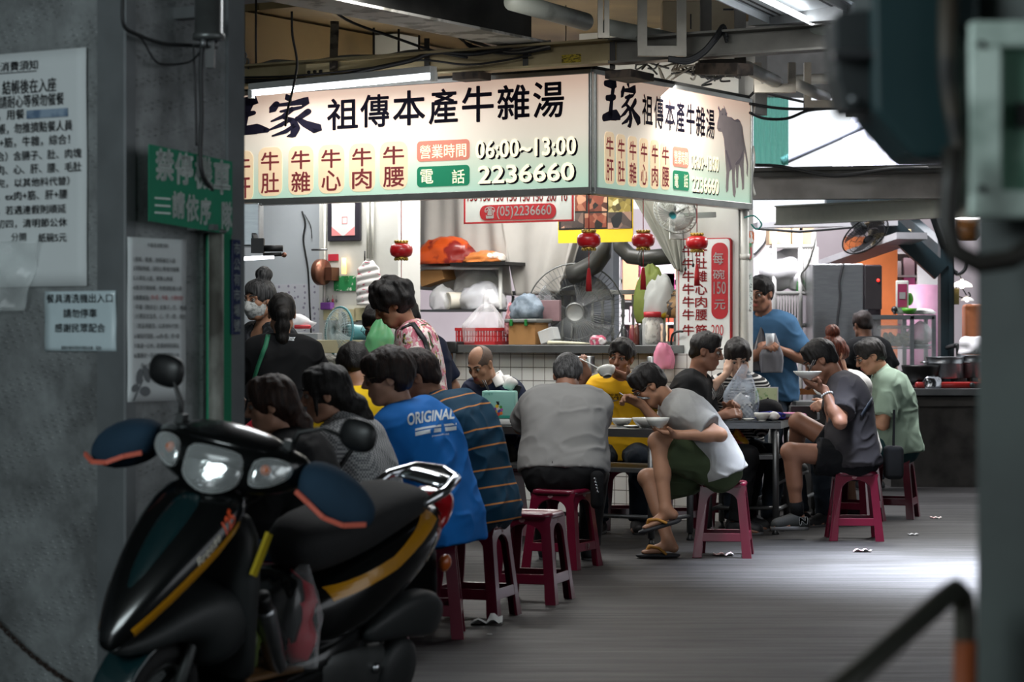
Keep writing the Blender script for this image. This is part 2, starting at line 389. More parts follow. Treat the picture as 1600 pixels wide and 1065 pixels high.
# white tile half wall below the ledge
tm=bpy.data.materials.new('white_wall_tile'); tm.use_nodes=True; nt=tm.node_tree; b=nt.nodes['Principled BSDF']; Lk=nt.links.new
tc=nn(nt,'ShaderNodeTexCoord'); mp=nn(nt,'ShaderNodeMapping'); Lk(tc.outputs['Object'],mp.inputs[0]); mp.inputs['Rotation'].default_value=(0,0,R(31.35))
sp=nn(nt,'ShaderNodeSeparateXYZ'); Lk(mp.outputs[0],sp.inputs[0]); cb=nn(nt,'ShaderNodeCombineXYZ'); Lk(sp.outputs[0],cb.inputs[0]); Lk(sp.outputs[2],cb.inputs[1])
bt=nn(nt,'ShaderNodeTexBrick'); bt.offset=0; bt.inputs['Scale'].default_value=1; bt.inputs['Brick Width'].default_value=.1; bt.inputs['Row Height'].default_value=.1; bt.inputs['Mortar Size'].default_value=.003
bt.inputs['Color1'].default_value=(.72,.73,.72,1); bt.inputs['Color2'].default_value=(.66,.67,.66,1); bt.inputs['Mortar'].default_value=(.16,.15,.14,1); Lk(cb.outputs[0],bt.inputs['Vector'])
Lk(bt.outputs[0],b.inputs['Base Color']); b.inputs['Roughness'].default_value=.2
wall_seg('wall_tiled',TW,712,1150,0,1.21,tm,.12)
# white column at the end of the side sign, with the price board on its front
CE=C0+E2*2.32; KF=Vector((P(1150,0,17.5).x,17.5,0))
colw=MB(); s0=along(1056,KF,E1); colw.prism([(s0,0),(.02,0),(.02,.24),(s0,.24)],KF,E1,E2,EZ*4.0)
tag(colw.build('column_white',stall_white),kind='structure')
# ---- steel clad pillar on the near left
pm=bpy.data.materials.new('tread_plate_steel'); pm.use_nodes=True; nt=pm.node_tree; b=nt.nodes['Principled BSDF']; Lk=nt.links.new
tc=nn(nt,'ShaderNodeTexCoord'); no=nn(nt,'ShaderNodeTexNoise'); no.inputs['Scale'].default_value=3.2; no.inputs['Detail'].default_value=9; no.inputs['Roughness'].default_value=.68; Lk(tc.outputs['Object'],no.inputs['Vector'])
rp=nn(nt,'ShaderNodeValToRGB'); Lk(no.outputs[0],rp.inputs[0]); e=rp.color_ramp.elements; e[0].position=.38; e[0].color=(.17,.178,.18,1); e[1].position=.68; e[1].color=(.40,.425,.43,1)
Lk(rp.outputs[0],b.inputs['Base Color']); b.inputs['Metallic'].default_value=.55; b.inputs['Roughness'].default_value=.5
def lozenge(rz):
    mp=nn(nt,'ShaderNodeMapping'); mp.inputs['Rotation'].default_value=(R(45),R(-20),R(rz)); mp.inputs['Scale'].default_value=(22,22,70); Lk(tc.outputs['Object'],mp.inputs[0])
    v=nn(nt,'ShaderNodeTexVoronoi'); v.inputs['Randomness'].default_value=0; v.inputs['Scale'].default_value=1; Lk(mp.outputs[0],v.inputs['Vector'])
    r=nn(nt,'ShaderNodeMapRange'); r.inputs[1].default_value=.16; r.inputs[2].default_value=.3; r.inputs[3].default_value=1; r.inputs[4].default_value=0; Lk(v.outputs['Distance'],r.inputs[0]); return r
l1=lozenge(31)
n3=nn(nt,'ShaderNodeTexNoise'); n3.inputs['Scale'].default_value=40; Lk(tc.outputs['Object'],n3.inputs['Vector'])
ad=nn(nt,'ShaderNodeMath',operation='MULTIPLY_ADD'); ad.inputs[1].default_value=.3; Lk(n3.outputs[0],ad.inputs[0]); Lk(l1.outputs[0],ad.inputs[2])
bu=nn(nt,'ShaderNodeBump'); bu.inputs['Strength'].default_value=.6; bu.inputs['Distance'].default_value=.004; Lk(ad.outputs[0],bu.inputs['Height']); Lk(bu.outputs[0],b.inputs['Normal'])
PK=Vector((P(195,0,8.4).x,8.4,0)); sE=along(375,PK,E2)
pl=MB(); pl.prism([(0,0),(0,sE),(-1.3,sE),(-1.3,0)],PK,E1,E2,EZ*4.05); tag(pl.build('pillar',pm),kind='structure')
edge=M('steel_angle','#7d8183',rough=.45,metal=.6,var=.15,scale=6)
pe=MB(); pe.prism([(-.02,sE-.085),(.012,sE-.085),(.012,sE+.012),(-.14,sE+.012),(-.14,sE),(0,sE)],PK,E1,E2,EZ*4.05); tag(pe.build('trim_corner',edge),kind='structure')
pe=MB(); pe.prism([(.0,-.006),(.006,0),(.006,.05),(0,.05)],PK,E1,E2,EZ*4.05); pe.prism([(-.12,-.006),(0,-.006),(0,0),(-.12,0)],PK,E1,E2,EZ*4.05); tag(pe.build('trim_edge',edge),kind='structure')
# ---- concrete and steel beams over the right hand stalls
gx0=P(1176,0,19.2); gx1=P(1545,0,18.2)
wall_c=wallish('grey_render','#8b8886','#6e6b69',scale=3.0,bump=.3)
a=P(1172,291,19.6); c=P(1560,288,18.6); m=MB(); m.bar(a,c,.16,.215); tag(m.build('beam_render',wall_c),kind='structure')
a=P(1172,267,19.5); c=P(1560,259,18.5); m=MB(); m.bar(a,c,.3,.03); m.bar(a-EZ*.03-Vector((0,.1,0)),c-EZ*.03-Vector((0,.1,0)),.02,.05); tag(m.build('beam_edge',dark_beam),kind='structure')
lt_beam=M('light_channel_paint','#a5a79d',rough=.45,var=.08)
a=P(1215,337,20.4); c=P(1530,322,18.9); m=MB(); m.bar(a,c,.05,.15); m.bar(a+EZ*.075-Vector((0,.03,0)),c+EZ*.075-Vector((0,.03,0)),.1,.012); m.bar(a-EZ*.075-Vector((0,.03,0)),c-EZ*.075-Vector((0,.03,0)),.1,.012)
tag(m.build('beam_channel',lt_beam),kind='structure')
# teal post with its braces
teal=M('teal_post_paint','#071e24',rough=.5,col2='#041317',mix=(.45,.62),scale=4,bump=.2)
m=MB(); b0=P(1478,0,22.5); m.box((b0.x,b0.y,1.4),(.125,.16,2.8)); m.box((b0.x+.03,b0.y-.085,1.4),(.035,.02,2.8))
m.bar(P(1470,425,22.45),P(1352,318,22.45),.1,.17); m.bar(P(1480,400,22.6),P(1395,325,24.2),.1,.15); m.bar(P(1478,390,22.5),P(1452,318,21.8),.06,.06)
tag(m.build('column_teal',teal),kind='structure')
m=MB(); m.bar(P(1290,318,22.6),P(1560,318,22.6),.14,.19); tag(m.build('beam_teal',teal),kind='structure')
wall_seg('wall_upper_far',P(1180,0,20.9)*Vector((1,1,0)),1165,1420,3.40,4.3,wall_c,.1,Vector((1,0,0)))
m=MB(); q=C0+E2*.05; m.prism([(-3.5,0),(0,0),(0,.2),(-3.5,.2)],q+EZ*3.025,E1,EZ,E2*.02); m.prism([(0,0),(2.34,0),(2.34,.05),(0,.05)],C0-E1*.03+EZ*3.025,E2,EZ,E1*.02); tag(m.build('trim_sign_top',dark_beam),kind='structure')
# far corrugated roof and its frame, catching the daylight
rm=M('pale_roof_sheet','#b4b8c4',rough=.5,var=.03)
def roof(u,v):
    x=3.05+u*3.6; ph=(u*22)%1
    return Vector((x+v*.9,23.5+v*3.6,2.72+v*1.35+u*.25+(.09 if ph<.3 else 0)))
m=MB(); m.grid(roof,176,1,thick=.01,smooth=False); tag(m.build('roof_corrugated',rm),kind='structure')
purl=M('roof_pipe_grey','#8d94a3',rough=.5,var=.05)
m=MB(); m.tube([P(1222,252,21.9),P(1300,217,22.0),P(1430,157,22.2)],.04); tag(m.build('roof_pipe',purl),kind='structure')
gp=bpy.data.materials.new('green_fibreglass_sheet'); gp.use_nodes=True; b=gp.node_tree.nodes['Principled BSDF']; b.inputs['Base Color'].default_value=(.30,.75,.65,1); b.inputs['Roughness'].default_value=.4
b.inputs['Transmission Weight'].default_value=.0; 
tr_=gp.node_tree.nodes.new('ShaderNodeBsdfTransparent'); tr_.inputs[0].default_value=(.58,.93,.85,1); mx_=gp.node_tree.nodes.new('ShaderNodeMixShader'); mx_.inputs[0].default_value=.52
gp.node_tree.links.new(b.outputs[0],mx_.inputs[1]); gp.node_tree.links.new(tr_.outputs[0],mx_.inputs[2]); gp.node_tree.links.new(mx_.outputs[0],gp.node_tree.nodes['Material Output'].inputs[0])
def gsheet(u,v):
    a=P(1178,258,19.8); c=P(1232,258,19.8); p=a.lerp(c,u); return p+EZ*(v*.56)+Vector((0,.018*math.sin(u*2*math.pi*6),0))
m=MB(); m.grid(gsheet,48,1,thick=.004); tag(m.build('wall_translucent_panel',gp),kind='structure')
# ---- counter of the stall on the right
cc=wallish('counter_concrete','#4c4946','#2f2d2b',scale=5,bump=.4)
CK=Vector((P(1392,0,21.4).x,21.4,0))
m=MB(); m.box((CK.x+1.3,CK.y+.45,.40),(2.6,.9,.80)); m.box((CK.x+1.3,CK.y+.43,.74),(2.62,.94,.05)); tag(m.build('counter_base',cc),kind='structure')
# ---- near right column
nm=M('near_column_paint','#3a4340',rough=.6,col2='#2a302f',mix=(.4,.65),scale=3,bump=.2)
m=MB(); m.prism([(0,0),(.6,0),(.6,.4),(0,.4)],Vector((P(1527,0,3.6).x,3.6,0)),E1,E2,EZ*4.05); tag(m.build('column_near',nm),kind='structure')
# ============================================================ SIGNS, NOTICES AND WHAT HANGS AT THE FRONT
def box_on(px0,py0,px1,py1,O,D):
    s0,z0=onp((px0),py1,O,D); s1,_=onp(px1,py1,O,D); _,z1=onp(px0,py0,O,D); _,z2=onp(px1,py0,O,D); _,z3=onp(px1,py1,O,D)
    return s0,(z0+z3)/2,s1-s0,((z1+z2)/2-(z0+z3)/2)
gm=bpy.data.materials.new('sign_print_gradient'); gm.use_nodes=True; nt=gm.node_tree; b=nt.nodes['Principled BSDF']; Lk=nt.links.new
tc=nn(nt,'ShaderNodeTexCoord'); sp=nn(nt,'ShaderNodeSeparateXYZ'); Lk(tc.outputs['Object'],sp.inputs[0])
mr=nn(nt,'ShaderNodeMapRange'); mr.inputs[1].default_value=0; mr.inputs[2].default_value=.76; Lk(sp.outputs[2],mr.inputs[0])
rp=nn(nt,'ShaderNodeValToRGB'); Lk(mr.outputs[0],rp.inputs[0]); e=rp.color_ramp.elements
e[0].position=.04; e[0].color=(*lin('#c2e4ce'),1); e[1].position=.96; e[1].color=(*lin('#f2d2bd'),1)
x=e.new(.30); x.color=(*lin('#dbe6d0'),1); x=e.new(.5); x.color=(*lin('#f4ead8'),1); x=e.new(.74); x.color=(*lin('#f7e4d2'),1)
Lk(rp.outputs[0],b.inputs['Base Color']); Lk(rp.outputs[0],b.inputs['Emission Color']); b.inputs['Emission Strength'].default_value=.42; b.inputs['Roughness'].default_value=.6; b.inputs['Specular IOR Level'].default_value=.2
alu=M('sign_aluminium','#a9aba8',rough=.35,metal=.85,var=.15,scale=6)
s_ink=M('sign_dark_ink','#262334',rough=.7,var=.02,spec=.1); s_red=M('sign_brown_red','#96484a',rough=.5,var=.02,emit=.3); s_peach=M('sign_peach','#f8dab2',rough=.5,var=.02,emit=.5)
s_badge=M('sign_salmon','#e8907a',rough=.5,var=.02,emit=.3); s_green=M('sign_green','#228a63',rough=.5,var=.02,emit=.3); s_cream=M('sign_cream','#f4ecd6',rough=.5,var=.02,emit=.6)
SZ0,SZ1=2.262,3.03
def signboard(label,O,D,s0,s1,chars,cols,badges,nums,N,bull=None):
    """lit box sign; D runs along it, N points out of its face"""
    r=thing('signboard',label,'sign',O+D*((s0+s1)/2)+EZ*SZ0)
    X=D if D.cross(EZ).dot(N)>0 else -D
    m=MB(); m.prism([(s0,SZ0+.03),(s1,SZ0+.03),(s1,SZ1),(s0,SZ1)],O,D,EZ,-N*.06); m.build('panel',gm,r)
    m=MB()
    for (z,h) in ((SZ0-.012,.045),(SZ1-.01,.03)): m.prism([(s0,z),(s1,z),(s1,z+h),(s0,z+h)],O+N*.012,D,EZ,-N*.1)
    for s in (s0,s1-.02): m.prism([(s,SZ0),(s+.02,SZ0),(s+.02,SZ1),(s,SZ1)],O+N*.014,D,EZ,-N*.1)
    m.build('frame',alu,r,bevel=.003)
    def lab(mb,txt,bx,bold,lift,sh=0.0,dx=0,dz=0):
        a,z,w,h=box_on(*bx,O,D)
        if X.dot(D)>0: o=O+D*(a+dx)+EZ*(z+dz)
        else: o=O+D*(a+dx)+EZ*(z+dz); w=-w
        if txt in BRUSH: brush(mb,txt,o,X,EZ,abs(w),h,lift)
        else: write(mb,txt,o,X,EZ,abs(w),h,lift,bold,sh)
    m=MB()
    for t,bx in chars: lab(m,t,bx,.03 if t in '王家' else .016,.003)
    m.build('headline',s_ink,r)
    m=MB()
    for bx,_ in cols:
        a,z,w,h=box_on(*bx,O,D); o=O+D*a+EZ*z; m.prism([(p[0]*1,p[1]) for p in rrect(abs(w),h,abs(w)*.28)],o+N*.001,X,EZ,N*.002)
    if cols: m.build('menu_block',s_peach,r)
    m=MB()
    for bx,t in cols:
        x0,y0,x1,y1=bx; wd=x1-x0; k=.13*wd; hh=y1-y0
        lab(m,'牛',(x0+k,y0+.1*hh,x1-k,y0+.47*hh),.016,.0045); lab(m,t,(x0+k,y0+.53*hh,x1-k,y1-.06*hh),.014,.0045)
    if cols: m.build('menu_lettering',s_red,r)
    for bx,t,mt in badges:
        a,z,w,h=box_on(*bx,O,D); o=O+D*a+EZ*z; m=MB(); m.prism(rrect(abs(w),h,h*.2),o+N*.001,X,EZ,N*.003); bd=m.build('badge',mt,r)
        m=MB(); x0,y0,x1,y1=bx
        if len(t)>2: lab(m,t,(x0+.06*(x1-x0),y0+.2*(y1-y0),x1-.06*(x1-x0),y1-.14*(y1-y0)),.008,.006)
        else:
            lab(m,t[0],(x0+.07*(x1-x0),y0+.18*(y1-y0),x0+.31*(x1-x0),y1-.14*(y1-y0)),.008,.006); lab(m,t[1],(x1-.33*(x1-x0),y0+.18*(y1-y0),x1-.09*(x1-x0),y1-.14*(y1-y0)),.008,.006)
        m.build('lettering',s_cream,bd)
    ma=MB(); mb_=MB()
    for bx,t in nums: lab(ma,t,bx,.03,.002,dx=(.012 if X.dot(D)>0 else -.012),dz=-.008); lab(mb_,t,bx,.02,.005)
    if nums: ma.build('number_shadow',s_ink,r); mb_.build('numbers',s_cream,r)
    if bull: bull(r,O,D,N)
    return r
DL=-E1; NL=-E2; NR=E1
chL=[('王',(345,156,418,212)),('家',(420,148,497,214))]+[(t,(x0,y0,x1,y1)) for t,x0,y0,x1,y1 in (('祖',512,154,559,202),('傳',564,148,608,198),('本',615,142,664,195),('產',671,139,715,193),('牛',723,135,771,190),('雜',778,133,827,186),('湯',834,128,881,183))]
colL=[((361,236,396,314),'肝')] + [((x0,y0,x1,y1),t) for x0,y0,x1,y1,t in ((404,230,441,306,'肚'),(451,228,490,304,'雜'),(498,226,538,302,'心'),(546,224,586,299,'肉'),(594,221,637,296,'腰'))]
bdL=[((652,219,734,251),'營業時間',s_badge),((652,259,734,291),'電話',s_green)]
nuL=[((744,217,900,244),'06:00~13:00'),((748,257,897,284),'2236660')]
signboard('long front signboard with dark brush lettering, peach to mint, under the lit tube',C0,DL,.0,3.25,chL,colL,bdL,nuL,NL)
chR=[(t,b_) for t,b_ in (('王',(942,127,968,189)),('家',(969,126,998,199)),('祖',(1003,148,1019,195)),('傳',(1022,151,1036,200)),('本',(1039,154,1054,203)),('產',(1056,158,1069,207)),('牛',(1072,163,1085,209)),('雜',(1087,167,1101,213)),('湯',(1103,171,1116,216)))]
colR=[((944.5,206,959.5,287),'肝'),((963,210,977,289),'肚'),((981,213,995,291),'雜'),((999,216,1012,293),'心'),((1016,219,1029,295),'肉'),((1032,222,1046,296),'腰')]
bdR=[((1051,230,1075,261),'營業時間',s_badge),((1051,267,1076,297),'電話',s_green)]
nuR=[((1079,243,1122,265),'06:00~13:00'),((1081,278,1122,301),'2236660')]
hide=M('sign_bull_grey','#b0a1a0',rough=.5,var=.06); hide_d=M('sign_bull_shade','#8d7f86',rough=.5,var=.04)
def bull(r,O,D,N):
    k=.2254
    def pts(l): return [onp(900+k*x,90+k*y,O,D) for x,y in l]
    out=[(985,335),(1000,372),(1012,350),(1026,352),(1022,330),(1040,370),(1046,408),(1072,412),(1096,432),(1118,424),(1136,440),(1152,480),(1160,560),(1165,660),(1160,740),(1164,830),(1163,910),(1150,918),(1146,850),(1138,770),(1128,735),(1124,800),(1122,900),(1110,905),(1108,800),(1102,745),(1098,830),(1106,930),(1100,970),(1086,950),(1080,850),(1078,770),(1062,790),(1056,850),(1054,920),(1040,935),(1036,900),(1040,800),(1034,720),(1030,640),(1022,560),(1010,515),(988,512),(975,490),(978,450),(990,400)]
    m=MB(); m.prism(pts(out),O+N*.001,D,EZ,N*.002)
    m.prism(pts([(1150,480),(1162,560),(1180,660),(1192,740),(1188,825),(1180,800),(1182,740),(1170,670),(1152,580),(1144,500)]),O+N*.001,D,EZ,N*.002)
    o=m.build('bull_picture',hide,r)
    m=MB()
    for l in ([(1030,640),(1050,720),(1066,780),(1078,770),(1060,700),(1040,640)],[(1100,745),(1128,735),(1150,690),(1156,640),(1130,700),(1104,725)],[(1006,392),(1012,384),(1018,392),(1012,400)],[(985,335),(1000,372),(996,378),(980,352)],[(1034,375),(1046,385),(1040,405),(1028,395)],[(1072,412),(1096,432),(1118,424),(1136,440),(1130,446),(1098,442),(1070,420)],[(980,490),(990,500),(1002,494),(992,490)]):
        m.prism(pts(l),O+N*.003,D,EZ,N*.0015)
    m.build('bull_markings',hide_d,o)
signboard('side signboard with grey bull drawing, facing right of the corner',C0,E2,.02,2.34,chR,colR,bdR,nuR,NR,bull)
# ---- lit tube under the beam before the front sign, and the second fitting lamp housings
tubew=glow('lit_tube','#f4f8ff',9.0)
def tube_lamp(label,a,b,r=.016,power=30,housing=True,down=.04):
    a=Vector(a);b=Vector(b); t=thing('fluorescent_lamp',label,'lamp',(a+b)/2)
    m=MB(); m.tube([a,b],r,10); m.build('tube',tubew,t)
    d=(b-a).normalized()
    if housing:
        m=MB(); m.bar(a+EZ*.045-d*.03,b+EZ*.045+d*.03,.07,.045); m.build('housing',white,t,bevel=.004)
    for p,s in ((a,-1),(b,1)): m=MB(); m.bar(p+d*s*.012,p+d*s*.05,.03,.06); m.build('end_cap',white,t)
    L=lamp('lamp_light','AREA',(a+b)/2-EZ*(r+.01),power,(.97,.99,1),((b-a).length,.05)); L.rotation_euler=(0,0,math.atan2(d.y,d.x)); L.parent=None
    return t
ta=P(398,146,16.55); tb=P(672,120,15.6)
tube_lamp('lit fluorescent tube shining on the front signboard',ta,tb,power=9)
m=MB(); q=Bf-E2*.02
for s0,s1 in ((-.86,-.66),): m.bar(q+E1*s0+EZ*3.02-E2*.1,q+E1*s1+EZ*3.02-E2*.1,.16,.05)
brk=M('rusty_bracket','#4a3f36',rough=.7,col2='#2c2622')
m.build('bracket_plate',brk,label='brown angle plate at the right end of the lit tube',cat='bracket',bevel=.004)
m=MB(); a=P(965,115,15.1); m.bar(a,P(1002,123,15.3),.2,.05); m.build('bracket_plate',brk,label='brown plate under the beam above the corner of the signs',cat='bracket',bevel=.004)
m=MB(); m.bar(P(1098,108,15.0),P(1165,108,14.6),.12,.07); m.build('bracket_plate',brk,label='brown plate under the beam above the grey bull drawing',cat='bracket',bevel=.004)
# ---- small hanging price sign with the telephone number
O=Vector((P(810,0,16.9).x,16.9,0)); s0,z0=onp(725,350,O,E1); s1,z1=onp(896,300,O,E1); z1+=.03
r=thing('hanging_price_sign','white hanging sign with red border and telephone number','sign',O+EZ*z0)
m=MB(); m.prism([(s0,z0),(s1,z0),(s1,z1),(s0,z1)],O,E1,EZ,E2*.02); m.build('board',white,r)
m=MB(); w=.012
for bx in ((s0,z0,s1,z0+w),(s0,z0,s0+w,z1),(s1-w,z0,s1,z1)): m.prism([(bx[0],bx[1]),(bx[2],bx[1]),(bx[2],bx[3]),(bx[0],bx[3])],O-E2*.004,E1,EZ,E2*.01)
m.build('border',red_ink,r)
m=MB()
for q in (s0+.06,s1-.06): m.tube([O+E1*q+EZ*z1,O+E1*q+EZ*3.62],.004,5)
m.build('hanging_wire',dsteel,r)
a,z,wd,h=box_on(750,319,869,343,O,E1); m=MB(); m.prism(rrect(wd,h,h*.48,8),O+E1*a+EZ*z-E2*.001,E1,EZ,-E2*.003); bd=m.build('badge',red_ink,r)
m=MB(); a,z,w2,h2=box_on(777,321,862,341,O,E1); write(m,'(05)2236660',O+E1*a+EZ*z-E2*.002,E1,EZ,w2,h2,.004,.01)
a,z,w2,h2=box_on(758,323,774,341,O,E1); write(m,'☎',O+E1*a+EZ*z-E2*.002,E1,EZ,w2,h2,.004,.02); m.build('lettering',white,bd)
m=MB()
for i,t in enumerate(('150','150','150','150','150','150','200','10')):
    x0=731+i*20.5+(3 if i==7 else 0); a,z,w2,h2=box_on(x0,300,x0+(15 if i<7 else 9),314,O,E1); write(m,t,O+E1*a+EZ*z,E1,EZ,w2,h2,.003,.015)
m.build('prices',red_ink,r)
# ---- price board on the white column
O=KF-E2*.03; s0,z0=onp(1060,640,O,E1); s1,z1=onp(1142,371,O,E1)
r=thing('price_board','tall white price board with red border on the white column','sign',O+E1*(s0+s1)/2+EZ*z0)
m=MB(); m.prism([(s0+p[0],z0+p[1]) for p in rrect(s1-s0,z1-z0,.03)],O,E1,EZ,E2*.028); m.build('border',red_ink,r)
m=MB(); m.prism([(s0+.008+p[0],z0+.008+p[1]) for p in rrect(s1-s0-.016,z1-z0-.016,.025)],O-E2*.003,E1,EZ,E2*.01); m.build('board',white,r)
a,z,wd,h=box_on(1112,379,1138,498,O,E1); m=MB(); m.prism(rrect(wd,h,wd*.45,8),O+E1*a+EZ*z-E2*.006,E1,EZ,E2*.004); bd=m.build('badge',red_ink,r)
m=MB()
for t,(x0,y0,x1,y1) in (('每',(1115,394,1131,413)),('碗',(1115,421,1133,436)),('150',(1116,440,1135,459)),('元',(1117,468,1134,483))):
    a,z,w2,h2=box_on(x0,y0,x1,y1,O,E1); write(m,t,O+E1*a+EZ*z-E2*.007,E1,EZ,w2,h2,.003,.008)
m.build('lettering',white,bd)
m=MB()
for i,t in enumerate('肝肚雜心肉腰筋'):
    y=383+i*20+(4 if i==6 else 0)
    a,z,w2,h2=box_on(1067,y,1085,y+17,O,E1); write(m,'牛',O+E1*a+EZ*z-E2*.004,E1,EZ,w2,h2,.003,.014)
    a,z,w2,h2=box_on(1087,y,1105,y+17,O,E1); write(m,t,O+E1*a+EZ*z-E2*.004,E1,EZ,w2,h2,.003,.014)
a,z,w2,h2=box_on(1112,507,1131,524,O,E1); write(m,'200',O+E1*a+EZ*z-E2*.004,E1,EZ,w2,h2,.003,.0)
m.build('menu_lettering',red_ink,r)
# ---- yellow food poster behind the hanging sign
yel=M('poster_yellow','#e6c21d',rough=.6,var=.03)
O=Vector((P(930,0,17.9).x,17.9,0)); s0,z0=onp(872,380,O,E1); s1,z1=onp(989,300,O,E1); z1+=.05
r=thing('food_poster','yellow poster of food photographs behind the hanging telephone sign','poster',O+EZ*z0)
m=MB(); m.prism([(s0,z0),(s1,z0),(s1,z1),(s0,z1)],O,E1,EZ,E2*.006); m.build('sheet',yel,r)
def photo_mat(name,a,b_,c,scale):
    m=bpy.data.materials.new(name); m.use_nodes=True; nt=m.node_tree; b=nt.nodes['Principled BSDF']
    tc=nn(nt,'ShaderNodeTexCoord'); v=nn(nt,'ShaderNodeTexVoronoi'); v.inputs['Scale'].default_value=scale; nt.links.new(tc.outputs['Object'],v.inputs['Vector'])
    no=nn(nt,'ShaderNodeTexNoise'); no.inputs['Scale'].default_value=scale*.7; nt.links.new(v.outputs['Color'],no.inputs['Vector'])
    rp=nn(nt,'ShaderNodeValToRGB'); nt.links.new(no.outputs[0],rp.inputs[0]); e=rp.color_ramp.elements; e[0].position=.35; e[0].color=(*lin(a),1); e[1].position=.7; e[1].color=(*lin(c),1); x=e.new(.52); x.color=(*lin(b_),1)
    nt.links.new(rp.outputs[0],b.inputs['Base Color']); b.inputs['Roughness'].default_value=.4; return m
pm1=photo_mat('photo_dark_dish','#140d0b','#7a3a28','#c8a080',18); pm2=photo_mat('photo_noodles','#2b2412','#8c7a34','#d8cfa0',26); pm3=photo_mat('photo_diner','#101218','#5a4a44','#c99a80',14)
a,z,wd,h=box_on(873,300,988,358,O,E1); m=MB(); m.prism([(0,0),(wd,0),(wd,h),(0,h)],O+E1*a+EZ*z-E2*.0005,E1,EZ,-E2*.001); m.build('backing',black,r)
for i,(x0,y0,x1,y1,mt) in enumerate(((872,303,916,330,pm1),(919,300,949,330,pm1),(951,300,986,331,pm2),(877,333,912,356,pm3),(914,333,948,356,pm1),(950,331,987,357,pm3))):
    a,z,wd,h=box_on(x0,y0,x1,y1,O,E1); m=MB(); m.prism([(0,0),(wd,0),(wd,h),(0,h)],O+E1*a+EZ*z-E2*.002,E1,EZ,-E2*.003); m.build('photograph',mt,r)
# ---- framed certificate on the pier
O=WW-E2*.002; s0,z0=onp(514,377,O,E1); s1,z1=onp(565,310,O,E1)
r=thing('framed_certificate','dark framed certificate hanging on the white pier','picture',O+EZ*z0)
m=MB(); fr=M('dark_frame','#2c2a33',rough=.4,var=.05); m.prism([(s0,z0),(s1,z0),(s1,z1),(s0,z1)],O,E1,EZ,-E2*.02); m.build('frame',fr,r,bevel=.003)
m=MB(); a,z,wd,h=box_on(521,312,557,368,O,E1); m.prism([(0,0),(wd,0),(wd,h),(0,h)],O+E1*a+EZ*z-E2*.021,E1,EZ,-E2*.002); cp=m.build('certificate',paper,r)
m=MB(); pk=M('pink_print','#d98a8c',rough=.6,var=.02)
m.prism([(0,0),(wd*.45,0),(0,h*.25)],O+E1*a+EZ*z-E2*.023,E1,EZ,-E2*.001); m.prism([(wd,0),(wd*.55,0),(wd,h*.25)],O+E1*a+EZ*z-E2*.023,E1,EZ,-E2*.001)
q=O+E1*(a+wd*.45)+EZ*(z+h*.32)-E2*.023
for p in ([(0,0),(.05,0),(.05,.006),(0,.006)],[(0,.05),(.05,.05),(.05,.056),(0,.056)],[(0,0),(.006,0),(.006,.056),(0,.056)],[(.044,0),(.05,0),(.05,.056),(.044,.056)]): m.prism(p,q,E1,EZ,-E2*.001)
m.build('seal',pk,cp)
# ---- notices on the pillar
def notice(name,label,O,D,N,px0,py0,px1,py1,lines,mat=paper,parent=None,th=.002,tilt=0):
    s0,_=onp(px0,py0,O,D); s1,_=onp(px1,py0,O,D); _,z1=onp(px0,py0,O,D); _,z0=onp(px0,py1,O,D)
    r=thing(name,label,'notice' if 'sign' not in name else 'sign',O+D*((s0+s1)/2)+EZ*z0+N*.004)
    def wave(u,v): return O+D*(s0+(s1-s0)*u)+EZ*(z0+(z1-z0)*v)+N*(.0095+.0015*math.sin(u*5+v*3)+.0015*math.sin(v*9))
    m=MB(); m.grid(wave,10,14,thick=th); m.build('sheet',mat,r)
    by={}
    for t,(x0,y0,x1,y1),bold,mt in lines:
        a,z,w,h=box_on(x0,y0,x1,y1,O,D)
        by.setdefault(mt.name,[mt,MB()]); write(by[mt.name][1],t,O+D*a+EZ*z,D,EZ,w,h,.0150,bold)
    for mt,mb in by.values(): mb.build('lettering',mt,r)
    return r
NLf=-E2; DLf=E1      # the pillar's left face looks along -E2; its right face looks along E1
OL=PK+NLf*.001
big=[('雜湯消費須知',(-25,97,63,112),.004,ink),('餐、結帳後在入座',(-20,125,92,147),.006,ink),('，請耐心等候勿催餐',(-8,148,104,168),.006,ink),('座，用餐',(-14,172,42,188),.006,ink),
 ('結帳，勿推擠點餐人員',(-12,191,117,208),.006,ink),('肉+筋，牛雜，綜合！',(-10,213,113,229),.006,ink),('綜合）含腸子、肚、肉塊',(-14,235,131,250),.006,ink),('含肉、心、肝、腰、毛肚',(-14,256,131,271),.006,ink),
 ('賣完，以其他料代替）',(-14,278,112,292),.006,ink),('搭，ex肉+筋、肝+腰',(-14,298,109,313),.006,ink),('休，若遇連假則順延',(-14,321,107,335),.006,ink),('至初四，清明節公休',(-14,342,109,356),.006,ink),('分開',(22,364,45,377),.006,ink),('紙碗5元',(64,364,108,378),.006,ink)]
r=notice('menu_notice','large white printed notice on the pillar face turned left',OL,-E1*-1,NLf,-32,88,138,449,big)
m=MB(); a,z,w,h=box_on(46,171,110,184,OL,E1); m.prism([(0,0),(w,0),(w,h),(0,h)],OL+E1*a+EZ*z+NLf*.0130,E1,EZ,NLf*.003); m.build('blue_tape',M('blue_tape','#8fa1b4',rough=.4,col2='#5c728c'),r)
m=MB(); a,z,w,h=box_on(-10,113.4,61,114.6,OL,E1); m.prism([(0,0),(w,0),(w,.003),(0,.003)],OL+E1*a+EZ*z+NLf*.0140,E1,EZ,NLf*.001); m.build('underline',ink,r)
